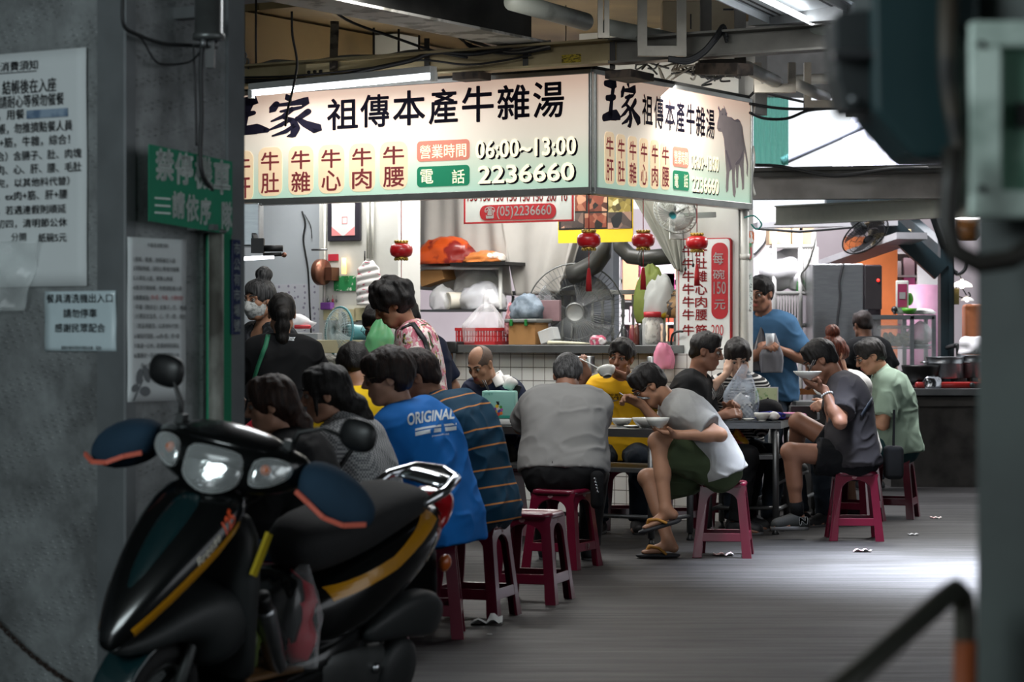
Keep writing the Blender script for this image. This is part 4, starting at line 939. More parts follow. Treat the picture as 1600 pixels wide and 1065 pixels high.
def hair_field(B,style,h):
    s=B.s; H=B.H; w=B.hw; c=B.hc
    f=Field(np.array(c)-.36*s,np.array(c)+.26*s,h)
    def face(cy,cz,ry,rz,rx=.078): f.ell(w(0,cy,cz),[rx*s,ry*s,rz*s],H,.01,True)
    def ear(r=.034,y=.008,z=-.018):
        for q in (-1,1): f.ball(w(q*.088,y,z),r*s,.008,True)
    thick={'short':.014,'crop':.009,'bowl':.026,'pony':.010,'long':.016,'bun':.012,'curly':.030,'bald':.004,'wavy':.018}[style]
    f.ell(w(0,-.014,.032),[(.076+thick)*s,(.096+thick)*s,(.088+thick*1.1)*s],H,.02)
    if style in('short','crop','wavy'):
        f.cone(w(-.03,.055,.098),w(.03,.055,.098),.026*s,.026*s,.03)
        f.cone(w(-.025,-.075,-.035),w(.025,-.075,-.035),.032*s,.032*s,.03)
        face(.112,-.035,.070,.090); ear(.040,.012,-.022); f.plane(w(0,-.06,-.072),-H.col[2]-H.col[1]*.3)
        for q in (-1,1): f.ell(w(q*.075,.05,-.06),[.04*s,.05*s,.055*s],H,.01,True)
    elif style=='bowl':
        f.cone(w(-.035,.075,.075),w(.035,.075,.075),.034*s,.034*s,.03); f.cone(w(-.05,-.05,-.02),w(.05,-.05,-.02),.045*s,.045*s,.03)
        for q in (-1,1): f.cone(w(q*.068,.035,.03),w(q*.074,.02,-.005),.024*s,.016*s,.02)
        face(.120,-.052,.066,.086,.074); ear(.036,.012,-.035); f.plane(w(0,-.06,-.068),-H.col[2]-H.col[1]*.35)
        for q in (-1,1): f.ell(w(q*.08,.05,-.075),[.045*s,.05*s,.06*s],H,.01,True)
    elif style=='curly':
        random.seed(3)
        for i in range(46):
            a=random.uniform(0,6.28); e=random.uniform(-.35,1.35); q=Vector((math.cos(a)*math.cos(e)*.092,math.sin(a)*math.cos(e)*.11-.015,math.sin(e)*.105+.03))
            if q.y>.06 and q.z<.06: continue
            f.ball(w(*q),random.uniform(.022,.034)*s,.015)
        f.cone(w(-.03,-.09,-.035),w(.03,-.09,-.035),.035*s,.035*s,.02)
        face(.118,-.045,.072,.085); ear(.030,.02,-.028); f.plane(w(0,-.06,-.085),-H.col[2]-H.col[1]*.3)
    elif style=='bald':
        face(.125,-.01,.075,.10,.085); ear(.030,.01,-.022); f.ell(w(0,.06,.10),[.060*s,.105*s,.062*s],H,.004,True); f.plane(w(0,-.06,-.07),-H.col[2]-H.col[1]*.3)
        for q in (-1,1): f.ell(w(q*.08,.06,-.03),[.04*s,.05*s,.06*s],H,.006,True)
    else:
        if style in('pony','bun'):
            f.cone(w(-.02,.05,.085),w(.02,.05,.085),.032*s,.032*s,.03); f.cone(w(0,-.09,-.01),w(0,-.085,-.03),.042*s,.035*s,.03)
            face(.112,-.035,.072,.092); ear(.030,.02,-.028); f.plane(w(0,-.06,-.075),-H.col[2]-H.col[1]*.25)
            for q in (-1,1): f.ell(w(q*.078,.055,-.065),[.04*s,.05*s,.055*s],H,.01,True)
            if style=='bun': f.ball(w(0,-.055,.15),.052*s,.012); f.ball(w(.02,-.07,.15),.034*s,.012); f.ball(w(-.02,-.03,.155),.03*s,.012)
            else: f.ball(w(0,-.105,.0),.028*s,.015)
        if style=='long':
            f.cone(w(-.03,.055,.088),w(.03,.055,.088),.034*s,.034*s,.03)
            f.cone(w(-.04,-.075,-.03),w(.04,-.075,-.03),.045*s,.045*s,.04); f.cone(w(0,-.085,-.08),w(0,-.09,-.14),.05*s,.035*s,.04)
            for q in (-1,1): f.cone(w(q*.076,.012,.03),w(q*.080,.018,-.045),.016*s,.007*s,.015)
            face(.116,-.045,.070,.090); ear(.024,.012,-.022)
    return f
def ponytail(f,pts,rs):
    for i in range(len(pts)-1): f.cone(pts[i],pts[i+1],rs[i],rs[i+1],.02)
def hairy(V,Q,B,amp,seed,fine=90,dirn=None):
    N=normals(V,Q); d=np.array(dirn if dirn is not None else B.H.col[2]); 
    P_=V-np.array(B.hc); al=P_@d; P2=P_-al[:,None]*d*.75
    a=noise3(P2*fine,seed)-.5; b=noise3(P_*28,seed+5)-.5
    return V+N*((a*amp*.8+b*amp*.55)[:,None])
def wrinkle(V,Q,amp,seed,size=.09,dirn=(0,0,1),pw=2.0):
    N=normals(V,Q); d=np.array(dirn); al=V@d; P2=(V-al[:,None]*d*.45)/size
    w=np.stack([noise3(P2*.8+11,seed+1),noise3(P2*.8+29,seed+2),noise3(P2*.8+47,seed+3)],1)-.5
    n=noise3(P2+w*1.4,seed); rdg=1-np.abs(2*n-1); n2=noise3(P2*2.3+w*2,seed+7)
    return V+N*((rdg**pw*1.2-.35+(n2-.5)*.5)*amp)[:,None]
def bvh_of(V,Q): return BVHTree.FromPolygons([tuple(v) for v in V],[tuple(int(i) for i in q) for q in Q])
def print_on(bv,name,mat,parent,writer,dirn,lift=.0025,cuts=2):
    """lettering laid on a curved surface: writer(mb) writes it flat in front, dirn points at the surface"""
    m=MB(); writer(m); bm=bmesh.new(); vs=[bm.verts.new(v) for v in m.v]
    for f in m.f:
        try: bm.faces.new([vs[i] for i in f])
        except ValueError: pass
    bmesh.ops.triangulate(bm,faces=bm.faces[:])
    for _ in range(cuts):
        es=[e for e in bm.edges if e.calc_length()>.012]
        if es: bmesh.ops.subdivide_edges(bm,edges=es,cuts=1); bmesh.ops.triangulate(bm,faces=[f for f in bm.faces if len(f.verts)>3])
    dirn=Vector(dirn).normalized()
    miss=[]
    for v in bm.verts:
        h=bv.ray_cast(v.co-dirn*.25,dirn)
        if h[0] is not None: v.co=h[0]-dirn*lift
        else: miss.append(v)
    bmesh.ops.delete(bm,geom=miss,context='VERTS')
    T=inv_of(parent)
    for v in bm.verts: v.co=T@v.co
    me=bpy.data.meshes.new(name); bm.to_mesh(me); bm.free(); return link_mesh(name,me,mat,parent)
def strap(bv,name,mat,parent,pts,w=.02,lift=.004,th=.004,ext=0):
    """flat band lying on a garment along pts"""
    P_=[]; pts=[Vector(p) for p in pts]; eye=Vector((0,0,EYE))
    for i in range(len(pts)-1):
        for k in range(8): P_.append(Vector(pts[i]).lerp(Vector(pts[i+1]),k/8))
    P_.append(Vector(pts[-1])); L_=[];Nn=[]
    for p in P_:
        dr=(p-eye).normalized(); q,n,_,d=bv.ray_cast(eye,dr)
        if q is None or abs(q.y-p.y)>.45:
            if not L_: continue
            q,n,_,d=bv.find_nearest(p)
            if d>.06: break
        L_.append(q+n*lift);Nn.append(n)
    if len(L_)<2: return None
    m=MB(); vs=[];fs=[]
    for i,p in enumerate(L_):
        t=(L_[min(i+1,len(L_)-1)]-L_[max(i-1,0)]).normalized(); b=t.cross(Nn[i]).normalized()
        vs+=[p-b*w/2,p+b*w/2,p+b*w/2+Nn[i]*th,p-b*w/2+Nn[i]*th]
    for i in range(len(L_)-1):
        for k in range(4): fs.append((i*4+k,i*4+(k+1)%4,i*4+4+(k+1)%4,i*4+4+k))
    fs.append((0,1,2,3)); n=len(L_)-1; fs.append((n*4+3,n*4+2,n*4+1,n*4)); m.add(vs,fs,True)
    return m.build(name,mat,parent)
def person(label,pos,face,seat=None,s=1.0,w=1.0,fem=False,lean=(10,15,20),side=0,twist=0,head=(0,0,0),skin='mid',hair=('short','black'),
           hands=None,feet=None,top=None,bottom=None,shoes='shoe',belly=.0,h=.0085,seed=1,eyes=True,mask=False,glasses=False,tail=None,group=None,hip_z=None,shrug=(0,0)):
    B=skeleton(pos,face,seat,s,w,lean,side,twist,head,hip_z); shoulders(B,fem,shrug); f,r,u=B.f,B.r,B.u
    root=thing('person',label,'person',B.base,math.atan2(-f.x,f.y),group); B.root=root
    ua,fa,th,sn=.285*s,.25*s,.43*s,.415*s
    # arms
    B.arms=[]
    for i,sg in ((0,-1),(1,1)):
        hd=(hands or {}).get('LR'[i])
        if hd is None:
            T=B.hip+f*.36*s+r*sg*.13*s+u*.22*s if seat is not None else B.hip+r*sg*.27*s+f*.06*s-u*.08*s; hd=dict(at=T)
        hint=hd.get('hint',-u*.8+r*sg*.5-f*.3); el,wr=ik(B.sh[i],Vector(hd['at']),ua,fa,hint)
        B.arms.append((B.sh[i],el,wr,hd.get('dir',(wr-el).normalized()+f*.2),hd.get('palm',-u*.6-r*sg*.7),hd.get('curl',35),hd.get('thumb',30),sg))
    # legs
    B.legs=[]
    for i,sg in ((0,-1),(1,1)):
        hj=B.hip+r*sg*.088*s-u*.015
        ft=(feet or {}).get('LR'[i])
        if ft is None:
            T=B.base+r*sg*(.13 if seat is not None else .1)*s+f*(.36*s if seat is not None else .02)+u*.085*s; ft=dict(at=T)
        kn,an=ik(hj,Vector(ft['at']),th,sn,ft.get('hint',u*1.0+f*.6+r*sg*.12 if seat is not None else f))
        d=Vector(ft.get('dir',f+r*sg*.12)).normalized(); B.legs.append((hj,kn,an,d,Vector(ft.get('up',(0,0,1)))))
    allp=[B.hip,B.hc+u*.15*s,B.hc-u*.1,*B.spine]+[p for a in B.arms for p in a[:3]]+[a[2]+Vector(a[3]).normalized()*.2 for a in B.arms]+[p for l in B.legs for p in l[:3]]+[l[2]+l[3]*.2-l[4]*.09 for l in B.legs]
    A=np.array([tuple(p) for p in allp]); lo=A.min(0)-.17*s*max(1,w); hi=A.max(0)+.17*s*max(1,w); lo[2]=max(lo[2],-.01)
    F0=Field(lo,hi,h)
    torso(F0,B,0,fem,belly=belly)
    for j,(sh,el,wr,d,pn,cu,tb,sg) in enumerate(B.arms):
        fk=.86 if fem else 1.0; fk*=(.6+.4*w)
        F0.cone(sh,sh+(el-sh)*.5,.060*s*fk,.050*s*fk,.03); F0.cone(sh+(el-sh)*.3,el,.050*s*fk,.040*s*fk,.02); F0.cone(el,el+(wr-el)*.35,.039*s*fk,.042*s*fk,.02); F0.cone(el+(wr-el)*.3,wr,.042*s*fk,.026*s*fk,.02)
        hand(F0,wr,d,pn,sg,s*(.92 if fem else 1),cu,1,tb)
    for hj,kn,an,d,up in B.legs:
        fk=.6+.4*w
        F0.cone(hj,kn,.082*s*fk,.057*s*fk,.04); F0.cone(kn,an,.052*s,.037*s,.02); bk=-(d-up*d.dot(up))
        F0.cone(kn+(an-kn)*.12+bk*.012*s,kn+(an-kn)*.5+bk*.008*s,.048*s,.045*s,.03); F0.ball(kn+d*.012*s,.053*s,.02)
        F0.cone(an,an+bk*.035*s-up*.045*s,.035*s,.030*s,.02); F0.cone(an-up*.03*s,an+d*.09*s-up*.055*s,.034*s,.026*s,.02)
        for q,L_ in ((-.027,.150),(-.010,.158),(.008,.156),(.024,.148),(.036,.138)):
            sd=d.cross(up).normalized(); F0.cone(an+d*.06*s-up*.058*s+sd*q*s,an+d*L_*s-up*.068*s+sd*q*s,.017*s,.010*s,.012)
    head_field(F0,B,fem)
    PEOPLE.append((label,B))
    V,Q=F0.skin(); cen=V[Q].mean(1)-np.array(B.hw(0,.096,-.064)); Hm=np.array(B.H); loc=cen@Hm; mi=((loc[:,0]/(.022*s))**2+(loc[:,1]/(.025*s))**2+(loc[:,2]/(.012*s))**2<1).astype(int)
    B.body=np_mesh('body',V,Q,[SKIN[skin],lipm],root,mi=mi); B.F0=F0
    # hair
    if hair:
        hf=hair_field(B,hair[0],h*.9 if h<.011 else h)
        if tail: tail(hf,B)
        V,Q=hf.skin()
        if hair[0]=='curly': V=hairy(V,Q,B,.02*s,seed,45)
        elif hair[0]=='bald': pass
        else: V=hairy(V,Q,B,{'wavy':.016}.get(hair[0],.011)*s,seed,70)
        np_mesh('hair',V,Q,HAIR[hair[1]],root)
    w_=B.hw; H=B.H
    if eyes:
        for q in (-1,1):
            m=MB(); m.ball(w_(q*.031,.0835,.005),.0115*s,8); e=m.build('eye',eyew,root)
            m=MB(); m.ball(w_(q*.031,.0905,.0035),.0062*s,6); m.build('iris',eyed,e)
            m=MB(); pts=[w_(q*x,y,z) for x,y,z in ((.014,.095,.010),(.024,.0985,.0135),(.034,.0965,.0135),(.046,.086,.008))]; m.tube(pts,[.001*s,.0018*s,.0018*s,.001*s],6); m.build('eyelid',eyed,root)
            m=MB(); pts=[w_(q*x,y,z) for x,y,z in ((.012,.098,.030),(.026,.096,.035),(.040,.087,.034),(.050,.077,.028))]; m.tube(pts,[.003*s,.0042*s,.0036*s,.0015*s],6); m.build('eyebrow',HAIR['black'] if hair is None or hair[1]!='grey' else HAIR['grey'],root)
    if mask:
        mf=Field(np.array(B.hc)-.14*s,np.array(B.hc)+.16*s,h*.8)
        mf.ell(w_(0,.034,-.052),[.069*s,.078*s,.070*s],H,.01); mf.cone(w_(0,.098,.0),w_(0,.112,-.04),.012*s,.02*s,.03); mf.plane(w_(0,.01,0),-H.col[1]); mf.plane(w_(0,.1,.0),H.col[2]*.9-H.col[1]*.25)
        V,Q=mf.skin(); V=wrinkle(V,Q,.003,seed,.03); np_mesh('face_mask',V,Q,mask,root)
        m=MB()
        for q in (-1,1): m.tube([w_(q*.066,.03,-.02),w_(q*.085,-.012,.02),w_(q*.088,-.03,-.0),w_(q*.082,-.016,-.03),w_(q*.066,.02,-.075)],.0018,5)
        m.build('mask_loop',white,root)
    if glasses:
        fr=glasses if glasses is not True else black
        m=MB()
        for q in (-1,1):
            m.tube([w_(q*(.033+.024*math.cos(t)),.104-.006*abs(math.cos(t))-.006*(q*math.cos(t)*q>0)*0,.003+.019*math.sin(t)) for t in [2*math.pi*k/16 for k in range(16)]],.0018,6,closed=True)
            m.tube([w_(q*.057,.098,.008),w_(q*.078,.085,.010),w_(q*.084,.02,.010),w_(q*.084,-.018,.0)],.0018,6)
        m.tube([w_(-.010,.106,.008),w_(0,.108,.010),w_(.010,.106,.008)],.0017,6)
        m.build('glasses',fr,root)
    # ---- clothes
    B.tops={}
    tp=top or {}
    if tp:
        inf=tp.get('infl',.016); sl=tp.get('sleeve',.62); hem=tp.get('hem',-.03)
        lo2=np.array([tuple(p) for p in [*B.spine,B.hc]+[q for a in B.arms for q in a[:3]]]); pad=.23*max(1,w)*s
        G=Field(lo2.min(0)-pad,lo2.max(0)+pad,h); torso(G,B,inf,fem,belly=belly,k=.06)
        if hem<-.02 :                                   # loose tail over the seat or hips
            c,d=spine_at(B,0); lateral(G,c-d*.05*s,.092*B.w*s,.115*s*(.5+.5*w)+inf,B.r,.05)
            if hem<-.1: lateral(G,c-d*.14*s,.095*B.w*s,.105*s*(.5+.5*w)+inf,B.r,.05)
        c,d=spine_at(B,0); G.plane(c+d*hem*s,-d)
        for j,(sh,el,wr,dd,pn,cu,tb,sg) in enumerate(B.arms):
            fk=(.86 if fem else 1)*(.6+.4*w); x=tp.get('sleeve'+'LR'[j],sl)
            if x<=0: continue
            if x<=1: G.cone(sh,sh+(el-sh)*x,.062*s*fk+inf,.052*s*fk+inf*1.5,.035,cut1=True)
            else:
                G.cone(sh,el,.062*s*fk+inf,.044*s*fk+inf,.035); G.cone(el,el+(wr-el)*(x-1),.044*s*fk+inf,.032*s*fk+inf,.03,cut1=True)
        if tp.get('sag'):                               # cloth hanging away from a bent chest or belly
            for (t,fw,dn,rr) in tp['sag']: c,d=spine_at(B,t); q=c+B.f*fw*s-u*dn*s; lateral(G,q,.06*B.w*s,rr*s,B.rt,.06)
        if tp.get('hood'):
            G.cone(B.nb-B.fs*.03*s-B.rt*.06*s,B.nb-B.fs*.03*s+B.rt*.06*s,.045*s,.045*s,.03)
        nk=tp.get('neck',.062)
        if tp.get('collar'):
            G.cone(B.nb-(B.nt-B.nb)*.2,B.nb+(B.nt-B.nb)*.42,.075*s,.068*s,.02); 
        G.cone(B.nb-(B.nt-B.nb)*.15+B.fs*.012*s,B.nt+(B.nt-B.nb)*.6,nk*s,(nk+.004)*s,.006,sub=True)
        if tp.get('scoop'): G.ball(B.nb+B.fs*.07*s-B.dirs[2]*tp['scoop']*s+B.dirs[2]*.03*s,.06*s,.01,True)
        V,Q=G.skin(); V=relax(V,Q,1,.35)
        V=wrinkle(V,Q,tp.get('wr',.007),seed,tp.get('wsize',.085),tp.get('wdir',tuple((B.r*.5+u*.2).normalized())))
        # coordinate along the body for bands
        bp=np.array(B.hip); al=np.zeros(len(V)); best=np.full(len(V),9.0); acc=0
        for i in range(3):
            a_=np.array(B.spine[i]); d_=np.array(B.dirs[i]); L_=(B.spine[i+1]-B.spine[i]).length; q=(V-a_)@d_; qc_=np.clip(q,-1 if i==0 else 0,9 if i==2 else L_); ds=np.linalg.norm(V-a_-qc_[:,None]*d_,axis=1); mk=ds<best; al[mk]=acc+qc_[mk]; best[mk]=ds[mk]; acc+=L_
        for (sh,el,wr,*_) in B.arms:
            a_=np.array(sh); d_=np.array((el-sh).normalized()); q=(V-a_)@d_; ds=np.linalg.norm(V-a_-q[:,None]*d_,axis=1); mk=(ds<.09*s)&(q>.06*s); al[mk]=.43*s-q[mk]
        o=np_mesh(tp.get('name','shirt'),V,Q,tp['mat'],root,along_={'along':al}); B.top=(V,Q); B.top_obj=o
    bt=bottom or {}
    if bt:
        inf=bt.get('infl',.014); L_=bt.get('len',2.0)
        pp=np.array([tuple(p) for p in [B.hip,B.spine[1]]+[q for l in B.legs for q in l[:3]]]); G=Field(pp.min(0)-.2*max(1,w)*s,pp.max(0)+.2*max(1,w)*s,h)
        torso(G,B,inf*.7,fem,k=.05,t1=bt.get('top',.06),belly=belly*.6)
        c,d=spine_at(B,0)
        G2=Field(pp.min(0)-.2*max(1,w)*s,pp.max(0)+.2*max(1,w)*s,h); torso(G2,B,inf*.7,fem,k=.05,t1=.1,belly=belly*.5); G2.plane(c+d*bt.get('waist',.09)*s,d); G=G2
        fl=bt.get('flare',0.0); drop=bt.get('drop',0.0)
        for i_,(hj,kn,an,dd,up) in enumerate(B.legs):
            fk=.6+.4*w; x=bt.get('len'+'LR'[i_],L_)
            if x<=1:
                e=hj+(kn-hj)*x; G.cone(hj,e,.092*s*fk+inf,.070*s*fk+inf+fl,.05,cut1=True)
                if drop: G.cone(hj-u*drop*.4,e-u*drop,.08*s*fk+inf,.062*s*fk+inf+fl*.6,.05,cut1=True)
            else:
                G.cone(hj,kn,.090*s*fk+inf,.062*s*fk+inf,.05); G.cone(kn,kn+(an-kn)*(x-1),.062*s+inf,.045*s+inf+fl,.03,cut1=True)
        V,Q=G.skin(); V=relax(V,Q,1,.35); V=wrinkle(V,Q,bt.get('wr',.007),seed+20,.08,tuple(B.f))
        np_mesh(bt.get('name','trousers'),V,Q,bt['mat'],root)
    for i_,(hj,kn,an,d,up) in enumerate(B.legs):
        if not shoes: break
        sd=d.cross(up).normalized(); G=Field(np.minimum(np.array(an-d*.1-up*.12),np.array(an+d*.24))-.1,np.maximum(np.array(an+d*.24),np.array(an-d*.1+up*.06))+.1,h*.8)
        if shoes=='sandal':
            a0=an-up*.088*s
            G.ell(a0+d*.125*s,[.050*s,.075*s,.012*s],Matrix((sd,d,up)).transposed(),.01); G.ell(a0-d*.01*s,[.037*s,.065*s,.012*s],Matrix((sd,d,up)).transposed(),.03); G.cone(a0-d*.03*s,a0+d*.15*s,.022*s,.026*s,.03)
            G.plane(a0+up*.008*s,up); G.plane(a0-up*.012*s,-up)
            for q in (-1,0,1): G.cone(a0-d*.04*s+sd*q*.02*s,a0+d*.16*s+sd*q*.03*s,.011*s,.011*s,.01)
            V,Q=G.skin(); sh_=np_mesh('sandal',V,Q,M('sandal_sole','#26262a',rough=.7),root)
            m=MB(); sm_=M('sandal_strap','#b07a2c',rough=.6)
            for q in (-1,1):
                pts=[a0+d*.135*s+sd*.004*s+up*.022*s,a0+d*.115*s+sd*q*.018*s+up*.055*s,a0+d*.07*s+sd*q*.04*s+up*.048*s,a0+d*.02*s+sd*q*.043*s+up*.008*s]
                vs=[];fs=[]
                pp_=[]
                for a_ in range(3):
                    for k in range(5): pp_.append(pts[a_].lerp(pts[a_+1],k/5))
                pp_.append(pts[3]); m.tube(pp_,.0095*s,6)
            m.build('strap',sm_,sh_)
            continue
        mt=shoes if not isinstance(shoes,str) else M('dark_shoe','#1b1c1f',rough=.6)
        G.cone(an-up*.035*s,an-d*.035*s-up*.05*s,.045*s,.042*s,.03); G.cone(an-d*.03*s-up*.052*s,an+d*.13*s-up*.06*s,.040*s,.036*s,.03); G.cone(an-up*.02*s+d*.02*s,an+d*.13*s-up*.055*s,.042*s,.034*s,.03)
        G.plane(an-up*.088*s,-up); G.plane(an+up*.012*s,up*.9-d*.25)
        V,Q=G.skin(); so_=np_mesh('shoe',V,Q,mt,root)
        G=Field(np.minimum(np.array(an-d*.1-up*.12),np.array(an+d*.24))-.1,np.maximum(np.array(an+d*.24),np.array(an-d*.1+up*.06))+.1,h*.8)
        G.cone(an-d*.03*s-up*.075*s,an+d*.13*s-up*.075*s,.046*s,.042*s,.03); G.plane(an-up*.066*s,up); G.plane(an-up*.092*s,-up); V,Q=G.skin(); np_mesh('sole',V,Q,M('shoe_sole','#5f5f60',rough=.7),so_)
    return B
# ============================================================ THE PEOPLE
FROW=Vector((-.92,.39,0)); SEAT=.46
tee_black=cloth('cloth_black','#131416'); denim=cloth('cloth_denim','#2b333d',col2='#222a33'); navy_c=cloth('cloth_navy','#1a2238'); blk_pants=cloth('cloth_black_trousers','#17181a')
teal_jean=cloth('cloth_blue_trousers','#28405a'); white_c=cloth('cloth_white','#d6d6d4',var=.03)
strapm=M('black_strap','#15161a',rough=.6)
# --- grey T-shirt, seen from behind
grey_t=cloth('cloth_grey_tee','#8b8b8a',var=.05)
b=person('heavy man with short grey hair in plain grey T-shirt, back turned to us',(.30,14.18),(.10,1),SEAT,1.0,1.12,lean=(14,26,42),head=(34,0,0),skin='tan',hair=('short','grey'),
  hands={'L':dict(at=P(838,672,14.85),hint=Vector((-1,-.2,-.5))),'R':dict(at=P(918,668,14.85),hint=Vector((1,-.2,-.5)))},top=dict(mat=grey_t,sleeve=.72,hem=.005,wr=.010,infl=.022,sleeveR=.8),
  bottom=dict(mat=blk_pants,infl=.022),belly=.06,eyes=False,seed=3)
GREY=b
m=MB(); q=P(933,765,14.02); m.rbox(q,(.075,.10,.22),.03,n=3); m.build('waist_pouch',tee_black,b.root)
m=MB(); q=P(929,748,13.93)
for k in range(5): m.ball(q+Vector((.004*k,-.01,-.018*k)),.010,5)
m.build('key_ring',M('keys_steel','#8d9092',rough=.3,metal=1),b.root)
# --- man bending over his bowl, green shorts, sandals
lt_grey=cloth('cloth_light_grey_tee','#a3a3a1',col2='#959594',weave=300); olive=cloth('cloth_olive_shorts','#3f4a33')
b=person('man in light grey T-shirt and green shorts bent over, eating from a bowl',(1.26,14.72),(-1,-.04),SEAT,1.0,.98,lean=(22,40,50),head=(40,4,0),skin='mid',hair=('short','black'),
  hands={'L':dict(at=P(1060,679,14.40),hint=Vector((1,-.4,-.4)),dir=(-.95,.15,.16),palm=(.1,.1,1),curl=26,thumb=55),'R':dict(at=P(1003,632,14.60),hint=Vector((.8,.5,-.7)),dir=(-1,-.1,.5),palm=(.1,-.5,-.8),curl=58,thumb=10)},
  feet={'L':dict(at=P(1040,795,14.45),hint=Vector((-1,-.1,.9)),dir=(-.93,-.05,-.28),up=(-.28,0,.95)),'R':dict(at=P(1044,844,14.62),hint=Vector((-1,.2,.5)),dir=(-.98,-.15,0))},
  top=dict(mat=lt_grey,sleeve=.72,hem=-.05,wr=.008,infl=.026,sag=[(.22,.09,.05,.07)]),bottom=dict(mat=olive,len=.84,flare=.03,drop=.06,name='shorts',infl=.010,wr=.010),shoes='sandal',glasses=True,h=.007,seed=5)
BENT=b
# --- man in yellow drinking from a bowl
yel_t=cloth('cloth_yellow_tee','#d7a51e',var=.05)
b=person('man in yellow T-shirt facing us, lifting a bowl to his mouth',(.76,16.8),(-.10,-1),SEAT,1.0,1.08,lean=(8,14,18),head=(8,-14,-8),skin='tan',hair=('wavy','black'),
  hands={'L':dict(at=P(985,590,16.36),hint=Vector((1,-.1,-1)),dir=(-.85,-.15,.28),palm=(-.2,.35,.9),curl=20,thumb=60),'R':dict(at=P(918,584,16.42),hint=Vector((-1,-.2,-.8)),dir=(-.5,.0,.9),palm=(.4,.6,.2),curl=60,thumb=25)},
  top=dict(mat=yel_t,sleeve=.75,hem=-.04,wr=.009,infl=.022),bottom=dict(mat=denim),belly=.03,h=.007,seed=9)
bv=bvh_of(*b.top); dk=M('shirt_print_black','#2a2110',rough=.8,var=.02)
def wr_(mb):
    o=P(953,648,16.2); write(mb,'ORCRCRO',P(952,629,16.1),(1,0,0),EZ,.16,.028,0,.02); write(mb,'FRO SET',P(953,621,16.1),(1,0,0),EZ,.09,.014,0,.02)
print_on(bv,'print',dk,b.root,wr_,(0,1,0))
# --- bald man in a navy and white track jacket
b=person('bald man in navy and white jacket bowing over the table',(-.05,16.72),(-.62,-.78),SEAT,1.0,1.02,lean=(10,18,30),head=(30,4,0),skin='mid',hair=('bald','stubble'),
  hands={'L':dict(at=P(745,645,16.4)),'R':dict(at=P(715,645,16.3))},top=dict(mat=navy_c,sleeve=1.85,hem=-.03,hood=True,wr=.009,infl=.022,name='jacket'),bottom=dict(mat=blk_pants),h=.0075,seed=12)
bv=bvh_of(*b.top)
strap(bv,'white_panel',white_c,b.top_obj,[P(768,574,16.6),P(777,588,16.6),P(784,602,16.6)],.085,.003)
strap(bv,'white_panel',white_c,b.top_obj,[P(788,582,16.6),P(794,596,16.6)],.05,.003)
# --- striped polo
polo=banded('polo_teal_orange_lines','#0e3a52','#c98446',.082,.0075,off=.02)
b=person('man in dark teal polo with thin orange stripes, back turned to us',(-.155,11.52),FROW,SEAT,1.03,1.10,lean=(10,24,42),twist=-8,head=(24,22,0),skin='mid',hair=('short','darkbrown'),
  top=dict(mat=polo,sleeve=.8,hem=-.10,collar=True,neck=.058,wr=.009,infl=.022,name='polo_shirt'),bottom=dict(mat=denim),belly=.03,glasses=True,eyes=False,h=.0075,seed=14)
bv=bvh_of(*b.top); strap(bv,'bag_strap',strapm,b.root,[P(700,600,11.6),P(735,605,11.45),P(765,622,11.4),P(782,650,11.4)],.03)
# --- blue T-shirt
blue_t=cloth('cloth_blue_tee','#1c6fc0',var=.05)
b=person('young man with bowl haircut and glasses in bright blue T-shirt',(-.31,10.82),FROW,SEAT,1.0,.98,lean=(12,24,36),twist=-10,head=(8,32,0),skin='light',hair=('bowl','darkbrown'),
  top=dict(mat=blue_t,sleeve=.8,hem=-.14,wr=.008,infl=.024,neck=.066),bottom=dict(mat=teal_jean),glasses=M('wire_frame','#6f6558',rough=.3,metal=.9),h=.0065,seed=17)
bv=bvh_of(*b.top); wp=M('shirt_print_white','#dfe6ea',rough=.8,var=.02); d=Vector((.1,1,-.1))
def orig(mb):
    o=P(630,668,10.5); X=(P(698,650,10.5)-P(630,668,10.5)).normalized(); Y=Vector((-.1,0,1)).normalized()
    write(mb,'ORIGINAL',o+Y*.02,X,Y,.18,.052,0,.03)
    for z0,z1 in ((-.012,-.002),(-.036,-.018)): mb.add([o+Y*z0+X*.03,o+Y*z0+X*.19,o+Y*z1+X*.19,o+Y*z1+X*.03],[(0,1,2,3)])
    write(mb,'peace/field',o+X*.10-Y*.056,X,Y,.06,.010,0,.02)
print_on(bv,'print',wp,b.root,orig,d,cuts=3)
m=MB(); m.tube([b.nb+b.rt*.07*math.cos(t)+b.fs*(.005+.066*math.sin(t))+b.dirs[2]*(.012-.02*math.sin(t)) for t in [2*math.pi*k/20 for k in range(20)]],.0022,5,closed=True); m.build('necklace',M('silver','#c9c9c9',rough=.25,metal=1),b.root)
